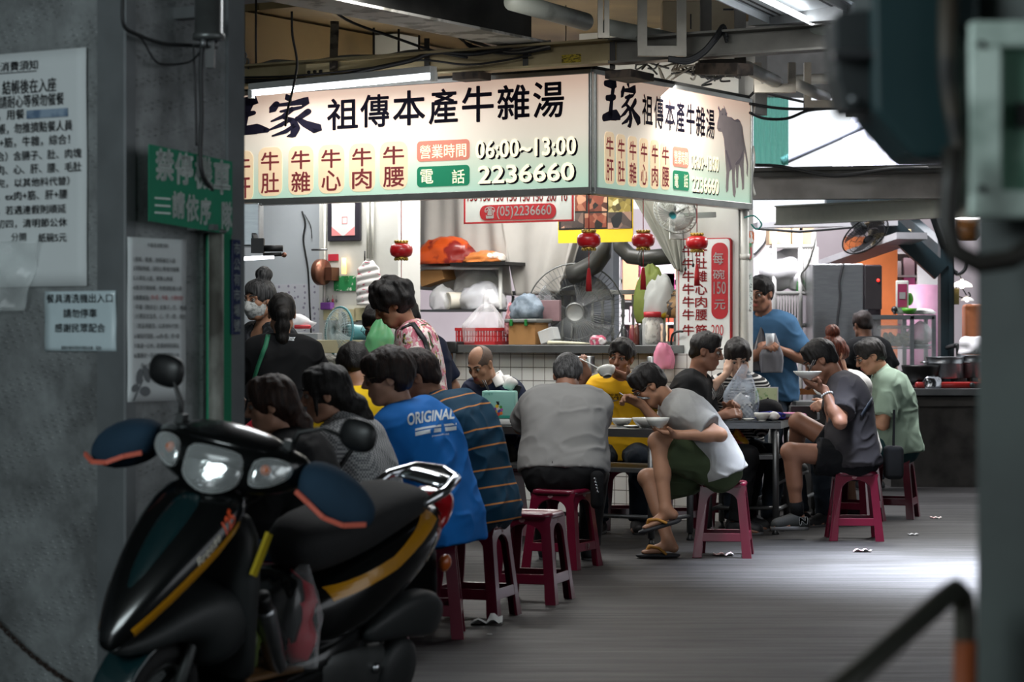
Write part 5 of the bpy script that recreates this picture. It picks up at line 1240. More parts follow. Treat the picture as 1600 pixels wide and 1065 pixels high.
# --- grey checked shirt, black ponytail
chk=bpy.data.materials.new('cloth_fine_check'); chk.use_nodes=True; nt=chk.node_tree; bb=nt.nodes['Principled BSDF']
tc=nn(nt,'ShaderNodeTexCoord'); ck=nn(nt,'ShaderNodeTexChecker'); ck.inputs['Scale'].default_value=105; ck.inputs[1].default_value=(*lin('#b4b4b4'),1); ck.inputs[2].default_value=(*lin('#6e7073'),1); nt.links.new(tc.outputs['Object'],ck.inputs[0]); nt.links.new(ck.outputs[0],bb.inputs['Base Color']); bb.inputs['Roughness'].default_value=.85
def tail2(f,B):
    w=B.hw; ponytail(f,[w(0,-.10,-.03),w(.01,-.13,-.07),w(.02,-.15,-.14),w(.03,-.15,-.24)],[.030,.040,.036,.012])
    for q in (-1,1): f.cone(w(q*.075,.045,.02),w(q*.072,.055,-.09),.010,.005,.015)
b=person('woman with loose black ponytail in finely checked grey shirt',(-.56,10.22),FROW,SEAT-.03,.95,.95,True,lean=(14,22,32),twist=-6,head=(10,28,0),skin='light',hair=('long','black'),tail=tail2,
  top=dict(mat=chk,sleeve=1.1,hem=-.05,wr=.008,infl=.026,collar=True,neck=.052),bottom=dict(mat=denim),h=.0075,seed=21)
bv=bvh_of(*b.top); strap(bv,'bag_strap',strapm,b.root,[P(556,652,10.1),P(557,690,10.0),P(535,725,9.95),P(508,758,9.95)],.016)
# --- black top, brown ponytail
def tail1(f,B):
    w=B.hw; ponytail(f,[w(0,-.10,-.05),w(.0,-.12,-.10),w(.0,-.12,-.17),w(.01,-.11,-.25)],[.030,.036,.034,.012])
b=person('woman with brown ponytail in black top, nearest to the pillar',(-.75,9.68),FROW,SEAT-.05,.93,.98,True,lean=(13,21,31),head=(10,26,0),skin='light',hair=('long','brown'),tail=tail1,
  top=dict(mat=tee_black,sleeve=1.7,hem=-.05,wr=.008,infl=.024,neck=.052),bottom=dict(mat=teal_jean),h=.0075,seed=23)
# --- standing woman in black T-shirt with green strap
def tail3(f,B):
    w=B.hw; ponytail(f,[w(0,-.11,.02),w(0,-.15,-.02),w(.0,-.14,-.09),w(.0,-.125,-.17),w(.0,-.12,-.23)],[.026,.034,.038,.034,.012])
b=person('standing woman with black ponytail in black T-shirt with green strap',(-1.33,14.0),(-.12,1),None,.94,1.08,True,lean=(2,3,6),head=(6,0,0),skin='mid',hair=('pony','black'),tail=tail3,
  hands={'L':dict(at=P(392,640,14.2),hint=Vector((-1,-.6,0))),'R':dict(at=P(480,640,14.3),hint=Vector((1,-.4,0)))},top=dict(mat=tee_black,sleeve=.66,hem=-.12,wr=.007,infl=.022,neck=.058),bottom=dict(mat=denim),eyes=False,h=.0085,seed=26)
bv=bvh_of(*b.top); gs=M('green_strap','#1f6b4c',rough=.7)
strap(bv,'bag_strap',gs,b.root,[P(423,508,13.9),P(415,540,13.85),P(403,575,13.8),P(391,615,13.8)],.026)
print_on(bv,'print',wp,b.root,lambda mb: write(mb,'〰mz',P(437,532,13.7),(1,0,0),EZ,.06,.022,0,.01,.3),(0,1,0))
# --- masked stallholder
maskm=M('mask_cloth','#b9bcba',rough=.8,col2='#8e918f',mix=(.5,.6),scale=60)
b=person('masked woman with greying hair tied back, beside the ponytail woman',(-1.50,15.0),(-.62,-.78),None,1.0,.98,True,lean=(3,5,8),head=(6,0,0),skin='mid',hair=('bun','grey'),
  top=dict(mat=cloth('cloth_dark_smock','#26282b',col2='#3c3e42',mix=(.5,.56),scale=40),sleeve=.7,hem=-.12,infl=.02,neck=.06,scoop=.06),bottom=dict(mat=denim),mask=maskm,h=.0085,seed=28)
# --- floral blouse
flo=bpy.data.materials.new('cloth_floral'); flo.use_nodes=True; nt=flo.node_tree; bb=nt.nodes['Principled BSDF']; L=nt.links.new; tc=nn(nt,'ShaderNodeTexCoord')
def blot(sc,lo_,hi,seed,st=(1,1,1)):
    mp=nn(nt,'ShaderNodeMapping'); mp.inputs['Location'].default_value=(seed,seed*2,seed*3); mp.inputs['Scale'].default_value=st; mp.inputs['Rotation'].default_value=(.4,.5,.3); L(tc.outputs['Object'],mp.inputs[0])
    no=nn(nt,'ShaderNodeTexNoise'); no.inputs['Scale'].default_value=sc; no.inputs['Detail'].default_value=1.5; no.inputs['Distortion'].default_value=.8; L(mp.outputs[0],no.inputs['Vector'])
    r=nn(nt,'ShaderNodeMapRange'); r.inputs[1].default_value=lo_; r.inputs[2].default_value=hi; L(no.outputs[0],r.inputs[0]); return r
cur=None
for (sc,lo_,hi,sd,col,st) in ((26,.50,.55,1.3,'#c56f80',(1,1,.6)),(34,.56,.60,4.1,'#d79aa6',(1,1,1)),(20,.60,.63,7.7,'#3d4a22',(1,1,.55)),(40,.66,.69,2.2,'#c9b45a',(1,1,1))):
    r=blot(sc,lo_,hi,sd,st); mx=nn(nt,'ShaderNodeMix',data_type='RGBA'); L(r.outputs[0],mx.inputs[0]); mx.inputs[7].default_value=(*lin(col),1)
    if cur is None: mx.inputs[6].default_value=(*lin('#e6d8d2'),1)
    else: L(cur.outputs[2],mx.inputs[6])
    cur=mx
L(cur.outputs[2],bb.inputs['Base Color']); bb.inputs['Roughness'].default_value=.85
b=person('standing woman with curly black hair in pink floral blouse, head bowed',(-.48,13.5),(-.86,-.05),None,.995,.94,True,lean=(3,9,18),head=(30,4,0),skin='mid',hair=('curly','black'),
  hands={'L':dict(at=P(590,600,13.2),hint=Vector((.2,-.6,-1)))},top=dict(mat=flo,sleeve=.85,hem=-.14,wr=.008,infl=.026,neck=.058),bottom=dict(mat=denim),h=.0085,seed=31)
bv=bvh_of(*b.top); strap(bv,'bag_strap',strapm,b.root,[P(628,514,13.4),P(645,506,13.3),P(662,530,13.3),P(676,575,13.3),P(682,620,13.35)],.03)
# --- behind her: a person bending with a green bag, one in navy
b=person('stooping person with dark hair and mask holding a green plastic bag',(-.70,14.6),(-.35,-.95),None,.95,.95,True,lean=(10,22,34),head=(34,0,0),skin='mid',hair=('short','black'),
  hands={'L':dict(at=P(598,548,14.3)),'R':dict(at=P(584,535,14.2))},top=dict(mat=lt_grey,sleeve=.7,hem=-.1),bottom=dict(mat=denim),glasses=True,mask=maskm,h=.010,seed=33)
b=person('person in dark navy top standing behind the floral blouse',(-.55,15.3),(-.7,.6),None,.95,1.02,False,lean=(4,10,18),head=(25,0,0),skin='mid',hair=('short','black'),
  top=dict(mat=navy_c,sleeve=.8,hem=-.12),bottom=dict(mat=navy_c),h=.011,seed=35)
b=person('seated person in yellow top, back turned, across from the row of diners',(-.76,12.75),(-.45,.88),SEAT,1.0,1.0,False,lean=(5,10,16),head=(30,0,0),skin='mid',hair=('short','black'),
  top=dict(mat=cloth('cloth_bright_yellow','#e0b818',var=.04),sleeve=.75,hem=-.05),bottom=dict(mat=denim),eyes=False,h=.011,seed=37)
# --- right table
b=person('man with cropped hair in black T-shirt, turned towards the woman beside him',(1.20,16.62),(.96,-.26),SEAT,1.05,1.02,lean=(3,6,14),head=(12,0,0),skin='tan',hair=('crop','black'),
  hands={'L':dict(at=P(1135,640,16.5)),'R':dict(at=P(1125,650,16.3))},top=dict(mat=tee_black,sleeve=.7,hem=-.05,neck=.064),bottom=dict(mat=blk_pants),h=.0085,seed=39)
stp=banded('cloth_black_white_stripes','#16171a','#c9c9c6',.020,.008)
b=person('woman with black fringe in black and white striped shirt, chin on hand',(1.56,17.05),(.25,-.97),SEAT,1.02,.92,True,lean=(5,10,18),head=(26,-14,6),skin='fair',hair=('long','black'),
  hands={'R':dict(at=P(1136,583,16.80),hint=Vector((-1,-.3,-1)),dir=(.25,.05,1),palm=(.6,.5,.2),curl=62,thumb=20),'L':dict(at=P(1165,640,16.7))},top=dict(mat=stp,sleeve=1.2,hem=-.05,infl=.022),bottom=dict(mat=denim),h=.0075,seed=41)
dk_grey=cloth('cloth_charcoal_tee','#333134',var=.05); blk_short=cloth('cloth_black_shorts','#101114')
runner=M('runner_grey','#1d201f',rough=.7,var=.15,scale=30)
b=person('man in charcoal T-shirt and black shorts eating on the nearest right stool',(2.28,16.0),(-1,.06),SEAT,1.04,1.04,lean=(4,13,26),head=(32,0,0),skin='tan',hair=('short','black'),
  hands={'L':dict(at=P(1288,608,15.72),hint=Vector((.5,-.5,-1)),dir=(-.85,.1,.30),palm=(-.1,.3,.9),curl=24,thumb=55),'R':dict(at=P(1292,597,16.0),hint=Vector((.4,.4,-1)),dir=(-1,0,.1),palm=(0,-.5,-.8),curl=55,thumb=10)},
  feet={'L':dict(at=P(1246,805,15.95),hint=Vector((-1,-.15,.8)),dir=(-.99,-.1,0)),'R':dict(at=P(1240,725,16.5),hint=Vector((-1,-.3,1.2)),dir=(-.8,.3,-.4),up=(-.35,.1,.9))},
  top=dict(mat=dk_grey,sleeve=.72,hem=-.06,wr=.009,infl=.022,sag=[(.18,.07,.03,.08)],collar=False),bottom=dict(mat=blk_short,len=.60,flare=.02,drop=.03,name='shorts',infl=.02),shoes=runner,belly=.04,h=.007,seed=43)
CHAR=b
bv=bvh_of(*b.top)
strap(bv,'bag_strap',M('navy_strap','#1d2632',rough=.6),b.root,[P(1352,575,15.85),P(1372,590,15.8),P(1386,630,15.8),P(1394,680,15.8)],.028)
strap(bv,'bag_strap',M('navy_strap','#1d2632',rough=.6),b.root,[P(1370,583,15.75),P(1374,600,15.7),P(1362,622,15.65),P(1345,650,15.65)],.022)
hj,kn,an,dd,up=b.legs[0]
m=MB(); m.tube([an+(kn-an)*t for t in (.0,.12,.22)],[.044,.046,.047],14); m.build('sock',cloth('cloth_black_sock','#0f1012'),b.root)
m=MB(); q=an+Vector((-.03,-.06,-.035)); X=Vector((-1,0,-.12)); write(m,'N',q+Vector((.04,0,-.02)),-X,EZ,.045,.042,.0,.06); m.build('shoe_letter',M('reflective_grey','#b9bcbc',rough=.4),b.root)
bead=M('bracelet_bead','#d3d6d6',rough=.25,var=.05)
m=MB(); sh_,el_,wr_p,*_=b.arms[0]; ax=(wr_p-el_).normalized(); c_=wr_p-ax*.045; x_=ax.orthogonal().normalized(); y_=ax.cross(x_)
for k in range(16): m.ball(c_+(x_*math.cos(k*math.pi/8)+y_*math.sin(k*math.pi/8))*.036,.0075,5)
m.build('bead_bracelet',bead,b.root)
m=MB(); q=P(1396,722,15.92); m.rbox(q,(.12,.15,.22),.03,n=3); m.bar(q+EZ*.08,P(1397,640,15.95),.012,.03); m.build('sling_bag',tee_black,b.root)
sage=cloth('cloth_sage_polo','#869a8b',var=.05); teal_s=cloth('cloth_teal_shorts','#2c4a4e')
b=person('man with glasses in sage green polo on the far right stool',(2.86,17.85),(-1,-.02),SEAT,1.03,1.06,lean=(4,13,25),head=(24,6,0),skin='mid',hair=('short','black'),
  top=dict(mat=sage,sleeve=.78,hem=-.06,collar=True,neck=.058,wr=.009,infl=.022,name='polo_shirt'),bottom=dict(mat=teal_s,len=.8,flare=.02,name='shorts'),glasses=True,belly=.05,h=.008,seed=45)
def bunw(f,B):
    w=B.hw
    for q in (-1,1): f.cone(w(q*.07,.02,.02),w(q*.075,.0,-.14),.018,.006,.02)
b=person('woman with reddish hair in a topknot and white top behind the charcoal T-shirt',(2.44,17.35),(-.75,-.5),SEAT,1.03,.93,True,lean=(4,10,18),head=(20,-6,0),skin='light',hair=('bun','red'),tail=bunw,
  hands={'R':dict(at=P(1268,590,16.85),hint=Vector((-.6,-.6,-1)),dir=(.15,-.2,1),palm=(.5,.4,.1),curl=60,thumb=20),'L':dict(at=P(1290,630,16.7))},top=dict(mat=white_c,sleeve=.7,hem=-.05,infl=.022),bottom=dict(mat=denim),h=.008,seed=47)
# --- at the back
b=person('thin man in blue shirt standing behind the column with plastic bags',(1.99,18.75),(-.55,-.83),None,1.07,.95,lean=(2,6,14),head=(12,0,0),skin='tan',hair=('short','black'),
  hands={'L':dict(at=P(1216,545,18.5),hint=Vector((1,.4,-.4))),'R':dict(at=P(1196,545,18.4))},top=dict(mat=cloth('cloth_blue_worn','#3c5f80'),sleeve=.7,hem=-.12,infl=.024,neck=.062),bottom=dict(mat=denim),h=.010,seed=49)
b=person('dark haired person at the cooking stall, only the crown showing',(3.12,21.05),(-.4,.9),None,.925,1.0,lean=(4,8,14),head=(14,0,0),skin='tan',hair=('short','darkbrown'),top=dict(mat=tee_black,sleeve=.7,hem=-.1),bottom=dict(mat=denim),eyes=False,h=.013,seed=51)
# ============================================================ STOOLS, TABLES, TABLEWARE
maroon=M('stool_maroon_plastic','#5f0f27',rough=.28,var=.10,scale=6,coat=.25)
scuff=M('stool_worn_paint','#a79f98',rough=.7,col2='#8a5a62',mix=(.4,.6),scale=40)
def make_stool(label):
    r=thing('plastic_stool',label,'stool',(0,0,0))
    def hw(v): return .178-.046*v/.44
    def fmap(k,u,v):                              # face k: across u, up v, on the leaning side
        d=hw(v); a=k*math.pi/2; c,s=math.cos(a),math.sin(a); x,y=u,-d; return Vector((x*c-y*s,x*s+y*c,v))
    for k in range(4):
        m=MB()
        for kk,sg in ((k,1),((k+1)%4,-1)):
            out=[(hw(v),v) for v in (0,.1,.2,.3,.40,.435)]+[(0,.435),(0,.398)]
            arch=[]
            for i in range(7):
                t=i/6*math.pi/2; arch.append(((hw(.33)-.052)*math.sin(t),.335+.063*math.cos(t)))
            inn=[(hw(v)-.052-.004*(v<.05),v) for v in (.24,.12,.03,0)]
            poly=out+arch+inn
            A=[fmap(kk,p[0]*sg,p[1]) for p in poly]; n=(A[1]-A[0]).cross(A[6]-A[0]).normalized()
            cen=Vector((0,0,.2)); 
            if n.dot(A[3]-cen)<0: n=-n
            Bk=[p-n*.013 for p in A]; N_=len(A)
            m.add(A+Bk,[list(range(N_)),[i+N_ for i in range(N_)][::-1]]+[(i,(i+1)%N_,(i+1)%N_+N_,i+N_) for i in range(N_)])
        m.build('leg',maroon,r,bevel=.005,local=True)
    for k in range(4):
        m=MB(); P4=[fmap(k,-hw(.1)+.045,.100),fmap(k,hw(.1)-.045,.100),fmap(k,hw(.15)-.045,.150),fmap(k,-hw(.15)+.045,.150)]; n=(P4[1]-P4[0]).cross(P4[2]-P4[0]).normalized(); n=n if n.dot(P4[0])>0 else -n
        A=[p-n*.001 for p in P4]; Bk=[p-n*.012 for p in P4]; m.add(A+Bk,[(0,1,2,3),(7,6,5,4),(0,1,5,4),(1,2,6,5),(2,3,7,6),(3,0,4,7)]); m.build('stretcher',maroon,r,bevel=.003,local=True)
    m=MB(); poly=rrect(.272,.272,.05,5)
    def ring(off,z): 
        w=.272+off*2; return [(x-w/2,y-w/2,z) for x,y in rrect(w,w,.05+off,5)]
    rings=[ring(.004,.425),ring(.006,.442),ring(.0,.452),ring(-.014,.4555),ring(-.022,.452)]; n=len(rings[0]); vs=[v for q in rings for v in q]
    circ=[]; 
    for i in range(n):
        x,y,_=rings[-1][i]; a=math.atan2(y,x); circ.append((.105*math.cos(a),.105*math.sin(a),.452))
    vs+=circ; vs+=[(.098*v[0]/.105,.098*v[1]/.105,.4475) for v in circ]; vs.append((0,0,.446)); fs=[]
    for q in range(len(rings)+1):
        for i in range(n): fs.append((q*n+i,q*n+(i+1)%n,(q+1)*n+(i+1)%n,(q+1)*n+i))
    c=len(vs)-1; fs+=[((len(rings)+1)*n+i,(len(rings)+1)*n+(i+1)%n,c) for i in range(n)]; fs.append(list(range(n))[::-1]); m.add(vs,fs,True); m.build('seat',maroon,r,local=True)
    for k in range(4):
        m=MB(); random.seed(k+4); pts=[]
        for i in range(10):
            a=2*math.pi*i/10; q=random.uniform(.6,1.0); pts.append((.022*q*math.cos(a),.014*q*math.sin(a)))
        A=[fmap(k,p[0]+(.02 if k%2 else -.01),.417+p[1])*1.004 for p in pts]; m.add(A,[list(range(10))]); m.build('paint_scuff',scuff,r,local=True)
    return r
stools=[(-.39,10.88,0,'maroon plastic stool under the man in bright blue, behind the scooter tail'),(-.18,11.57,-18,'maroon plastic stool under the man in striped teal polo'),
 (.10,12.27,-17,'empty maroon plastic stool between the striped polo and the grey back'),(.29,14.06,-26,'maroon plastic stool under the heavy man in grey'),
 (1.29,14.76,-8,'maroon plastic stool under the man in green shorts'),(2.26,15.95,-4,'maroon plastic stool under the man in charcoal T-shirt and black shorts'),
 (2.81,17.85,-17,'maroon plastic stool under the man in sage polo'),(.76,16.85,12,'maroon plastic stool under the man in yellow, seen below the table'),
 (2.46,17.42,-30,'maroon plastic stool under the woman with the topknot'),(-.08,16.35,10,'maroon plastic stool under the bald man'),(1.17,16.62,10,'maroon plastic stool under the man in black T-shirt'),
 (1.54,17.12,0,'maroon plastic stool under the woman in striped shirt'),(-.64,10.20,-10,'maroon plastic stool under the woman in checked shirt'),(-.87,9.68,-10,'maroon plastic stool under the woman in black top beside the pillar'),(-.72,12.78,-20,'maroon plastic stool under the diner in yellow with back turned')]
st0=make_stool(stools[0][3]); st0['group']='maroon stools'
for i,(x,y,a,lb) in enumerate(stools):
    o=st0 if i==0 else copy_tree(st0,lb,'maroon stools'); o.location=(x,y,0); o.rotation_euler=(0,0,R(a))
    if i==3: m=MB(); write(m,'19',Vector((.166,-.03,.108)),Vector((0,1,0)),EZ,.05,.034,.001,.03); m.build('stencil',scuff,o,local=True)
def table(label,A,X,D,w,d,z=.75,shelf=.48,bar=.16,lw=.05,round_=False):
    """steel canteen table: A near corner on the floor, X along the front, D into the picture"""
    A=Vector(A);X=Vector(X).normalized();D=Vector(D).normalized(); c=A+X*w/2+D*d/2
    r=thing('steel_table',label,'table',c); ax=(X,D,EZ)
    m=MB(); m.box(c+EZ*(z-.006),(w,d,.012),ax=ax)
    for s in (0,d-.004): m.box(A+X*w/2+D*(s+.002)+EZ*(z-.026),(w,.004,.05),ax=ax)
    for s in (0,w-.004): m.box(A+X*(s+.002)+D*d/2+EZ*(z-.026),(.004,d,.05),ax=ax)
    m.build('tabletop',steel,r,bevel=.002)
    for i in (0,1):
        for j in (0,1):
            p=A+X*(lw*.8+i*(w-lw*1.6))+D*(lw*.8+j*(d-lw*1.6)); m=MB(); m.tube([p+EZ*.05,p+EZ*(z-.02)],lw*.44,16); lg=m.build('leg',dsteel,r)
            m=MB(); m.lathe(p,[(.022,0),(.026,.006),(.018,.02),(.012,.05)],12); m.build('foot',black,lg)
    if shelf: m=MB(); m.box(c+EZ*shelf,(w-.06,d-.06,.03),ax=ax); m.build('shelf',dsteel,r,bevel=.003)
    if bar:
        m=MB()
        for i in (0,1): q=X*(lw*.8+i*(w-lw*1.6)); m.tube([A+q+D*lw*.8+EZ*bar,A+q+D*(d-lw*.8)+EZ*bar],.014,10)
        m.tube([A+X*lw*.8+D*d/2+EZ*bar,A+X*(w-lw*.8)+D*d/2+EZ*bar],.014,10); m.build('stretcher',dsteel,r)
    return r
A1=Vector((.90,15.35,0)); table('steel table between the grey back and the man in yellow',A1-E1*1.25,E1,E2,1.25,.62,.745)
B2=Vector((1.28,16.30,0)); D2=Vector((.25,.968,0)); X2=Vector((.996,-.02,0)); table('steel table with the cap, bowl and tied plastic bag on it',B2,X2,D2,.53,.60,.765,.52)
table('steel table in front of the man in sage polo',Vector((1.70,17.36,0)),Vector((.97,-.25,0)),D2,.40,.85,.765,.5)
table('long steel table hidden behind the row of four diners',Vector((-1.33,10.12,0))+Vector((.02,0,0)),Vector((.385,.923,0)),FROW,2.15,.62,.745)
# ---- tableware
china=M('white_china','#dfe0da',rough=.25,var=.02,coat=.2); china_d=M('pale_bowl_plastic','#e3e3dc',rough=.4,var=.02)
soup=M('milky_soup','#cdb894',rough=.2,var=.15,scale=40,col2='#d8d0bd')
def bowl(label,c,r0=.075,h=.06,tilt=None,fill=True,cone_=False,group='bowls',mat=china):
    rz=None; root=thing('bowl',label,'bowl',c,rot=Matrix.Rotation(tilt[0],3,Vector(tilt[1])).to_euler() if tilt else None,group=group)
    pr=[(r0*.46,0),(r0*.48,.008),(r0*.5,.010),(r0*.72,h*.32),(r0*.9,h*.66),(r0,h),(r0*.965,h),(r0*.86,h*.66),(r0*.66,h*.36),(.0,.018)] if not cone_ else [(r0*.3,0),(r0*.3,.008),(r0*.42,.012),(r0*.75,h*.55),(r0*1.02,h),(r0*.99,h+.003),(r0*.72,h*.58),(r0*.38,.02),(0,.016)]
    m=MB(); m.lathe((0,0,0),pr,32,cap=False); m.build('shell',mat,root,local=True)
    if fill:
        q=.80 if not cone_ else .8; m=MB(); m.lathe((0,0,0),[(0,h*q),(r0*(.91 if not cone_ else .86),h*q)],28,cap=False); m.build('soup',soup,root,local=True)
    return root
def on(px,py,z): return PG(px,py,z)
TZ=.745; t1=lambda s,t: (A1-E1*1.12)+E1*s+E2*t
def chopsticks(label,a,b_,gap=.012):
    a=Vector(a);b_=Vector(b_); r=thing('chopsticks',label,'chopsticks',(a+b_)/2); sd=(b_-a).cross(EZ).normalized()
    for q in (-1,1): m=MB(); m.tube([a+sd*gap*q*.3,b_+sd*gap*q],[.0028,.004],6); m.build('stick',M('chopstick_black','#1a1716',rough=.4),r)
    return r
bowl('wide white bowl on the table corner beside the bent man',t1(1.0,.15)+EZ*TZ,.105,.07)
bowl('small white bowl just behind the grey shirted man on the table',t1(.70,.34)+EZ*TZ,.07,.055)
def dish(label,c,r0): m=MB(); m.lathe(c,[(r0*.6,0),(r0,.014),(r0*.96,.016),(r0*.58,.004),(0,.004)],24,cap=False); return m.build('saucer',china,label=label,cat='saucer')
dish('shallow saucer left of the wide bowl on the middle table',t1(.86,.2)+EZ*TZ,.06)
chopsticks('pair of black chopsticks lying over the corner of the middle table',t1(1.02,.03)+EZ*(TZ+.005),t1(1.12,.16)+EZ*(TZ+.012))
chopsticks('pair of dark chopsticks pointing right across the yellow T-shirt',P(940,631,15.9),P(962,625,16.1))
wl=BENT.arms[0][2]; hd_=Vector(BENT.arms[0][3]).normalized()
bowl('white bowl held in the hand of the bent man',wl+hd_*.125+EZ*.020,.072,.062)
m=MB(); wr_=BENT.arms[1][2]; q=wr_+Vector(BENT.arms[1][3]).normalized()*.12; e_=P(1008,622,14.52); m.tube([q+Vector((-.03,0,.02)),q,e_+Vector((.03,0,0))],.004,8); m.ball(e_,.022,8,(1.3,.8,.4)); m.build('soup_spoon',steel,label='steel soup spoon held at the lips of the bent man',cat='spoon')
YEL_bowl=P(949,588,16.22); bowl('white bowl raised to the face of the man in yellow',YEL_bowl,.064,.06,tilt=(R(-28),(1,.3,0)),fill=False)
m=MB(); a=P(906,560,16.35); m.tube([a,P(935,575,16.3)],.004,8); m.ball(P(938,577,16.28),.02,8,(1.3,1,.5)); m.build('soup_spoon',white,label='white spoon in the raised hand of the man in yellow',cat='spoon')
wl=CHAR.arms[0][2]; hd_=Vector(CHAR.arms[0][3]).normalized(); cb=wl+hd_*.115+EZ*.022
bowl('wide conical white bowl held by the man in charcoal T-shirt',cb,.092,.055,cone_=True)
chopsticks('metal chopsticks dipped in the bowl of the man in charcoal',cb+Vector((.0,.0,.04)),cb+Vector((.05,.03,.13)))
# tissue box made of a soap carton, with cutlery in it
mint=M('carton_mint','#8fc9bd',rough=.45,var=.03); wht=M('carton_white','#d8dad8',rough=.45,var=.03)
O_=t1(.02,.30)+EZ*TZ; c0=P(781,655,16.12); c0.z=TZ
ax=(Vector((.985,-.17,0)),Vector((.17,.985,0)),EZ)
r=thing('soap_carton',"mint green cut-open soap pouch holding cutlery on the middle table's left end",'carton',c0)
m=MB(); m.rbox(c0+EZ*.135,(.225,.12,.19),.012,ax); m.build('front',mint,r); m=MB(); m.rbox(c0+EZ*.022,(.22,.125,.044),.012,ax); m.build('base',wht,r)
fo=c0-ax[1]*.0605
def fl_(mb,pts,z=.0): mb.add([fo+ax[0]*x+EZ*y-ax[1]*(.001+z) for x,y in pts],[list(range(len(pts)))])
m=MB(); fl_(m,[(-.1,.05),(.1,.05),(.1,.066),(-.1,.066)]); m.build('green_band',M('carton_band','#2f9a86',rough=.5),r)
m=MB(); write(m,'JOEY',fo+ax[0]*-.095+EZ*.196-ax[1]*.001,ax[0],EZ,.06,.02,.001,.0); m.build('lettering',M('carton_teal','#3e8f86',rough=.5),r)
for k,(x,y,rr,cl) in enumerate(((-.02,.09,.014,'#e0a32c'),(.0,.11,.013,'#d7d0c9'),(.012,.092,.015,'#3350a8'),(-.008,.128,.012,'#e6c03a'),(.018,.122,.010,'#4f9a44'),(-.024,.108,.011,'#8a3aa0'),(.02,.082,.011,'#e07a3a'),(.0,.075,.012,'#d2432e'),(.024,.105,.009,'#b45ab0'))):
    m=MB(); fl_(m,[(x+rr*math.cos(t),y+rr*math.sin(t)) for t in [2*math.pi*i/12 for i in range(12)]],.0005+k*.0002); m.build('flower_print',M('print_'+cl[1:],cl,rough=.5),r)
m=MB(); fl_(m,[(-.008,.138),(.008,.138),(.008,.148),(.0,.152),(.012,.158),(-.014,.16),(-.012,.152),(-.008,.15)],.003); m.build('pump_print',black,r)
chopsticks('wrapped chopsticks sticking out of the mint soap pouch',c0+Vector((-.06,.0,.2)),c0+Vector((-.11,.02,.30)),.02)
m=MB(); q=c0+Vector((.10,.06,.2)); m.box(q,(.05,.02,.14),rot=Matrix.Rotation(R(20),3,'Y')); m.build('phone',black,label='black phone leaning behind the mint soap pouch',cat='phone',bevel=.004)
m=MB(); 
def crum(c,r0,seed,sc=(1,1,1)):
    V=[];n=10; random.seed(seed); mb=MB(); mb.ball((0,0,0),1,8)
    P_=np.array([tuple(v) for v in mb.v]); nz=noise3(P_*2.2+seed,seed)+.5*noise3(P_*5+seed,seed+1); P_=P_*(.55+.55*nz)[:,None]*r0*np.array(sc); lo=P_[:,2].min()
    return [Vector(c)+Vector(p)-EZ*lo for p in P_],mb.f
tissue=M('crumpled_tissue','#e4e2df',rough=.9,var=.04)
vs,fs=crum(c0+Vector((.07,.03,.225)),.045,3); m.add(vs,fs,True); m.build('tissue',tissue,label='crumpled tissue stuffed in the mint soap pouch',cat='tissue')
m=MB(); q=t1(.27,.33)+EZ*(TZ+.07); m.rbox(q,(.12,.1,.14),.01,ax); o=m.build('tissue_box',M('box_pale_blue','#7f9cb8',rough=.5,col2='#a9bfd2',mix=(.48,.52)),label='pale blue printed box behind the mint soap pouch',cat='box')
# things on the right table
Z2=.765; t2=lambda s,t: B2+X2*s+D2*t+EZ*Z2
bowl('white bowl at the front edge of the right table',t2(.40,.05),.058,.055,cone_=False,fill=False,mat=china_d)
bowl('white bowl with spoon half hidden behind the bent man',t2(.17,.05),.058,.055,cone_=False,fill=True,mat=china_d)
dish('small brown sauce dish before the tied plastic bag',t2(.30,.08),.042)
m=MB(); vs,fs=crum(t2(.47,.07),.042,8,(1.2,.8,.7)); m.add(vs,fs,True); m.build('tissue',tissue,label='crumpled white napkin beside the front bowl on the right table',cat='tissue')
# black cap
capm=cloth('cap_black','#17171a'); cc_=t2(.40,.30)
r=thing('baseball_cap','black baseball cap lying on the right table','cap',cc_)
m=MB(); m.lathe(cc_+EZ*.035,[(.092,0),(.094,.03),(.082,.07),(.05,.098),(.012,.108),(0,.109)],28,sx=1.12,cap=False); m.lathe(cc_+EZ*.035,[(.088,.002),(.089,.03),(.077,.066),(.046,.092),(0,.1)],28,sx=1.12,cap=False); m.build('crown',capm,r)
def brim(u,v):
    a=R(-70+140*u); r_=.09+v*.085; return cc_+Vector((r_*math.cos(a)*1.05+.012,r_*math.sin(a)*.95,.042-.03*v+.018*math.cos((u-.5)*3)*v))
m=MB(); m.grid(brim,14,5,thick=.003); m.build('brim',capm,r)
m=MB(); m.ball(cc_+EZ*.145,.008,6); m.build('button',capm,r)
def pouch(name,label,c,size,mat,seed,cat):
    mb=MB(); mb.rbox((0,0,0),(1,1,1),.25,n=3); bm=bmesh.new(); vs=[bm.verts.new(v) for v in mb.v]; [bm.faces.new([vs[i] for i in f]) for f in mb.f]; bmesh.ops.subdivide_edges(bm,edges=bm.edges[:],cuts=3,use_grid_fill=True)
    bm.verts.ensure_lookup_table(); bm.verts.index_update(); A=np.array([tuple(v.co) for v in bm.verts]); A=A*(1+.28*(noise3(A*3.2+seed,seed)-.5)[:,None]); A[:,2]*=1-.35*np.abs(A[:,0])
    A=A*np.array(size); A[:,2]-=A[:,2].min(); m=MB(); m.add([Vector(c)+Vector(a) for a in A],[[v.index for v in f.verts] for f in bm.faces],True); bm.free(); return m.build(name,mat,label=label,cat=cat)
pouch('pouch','dark blue folded umbrella bag under the cap peak',t2(.44,.16),(.20,.09,.06),cloth('cloth_royal_blue','#2a2c78'),2,'pouch')
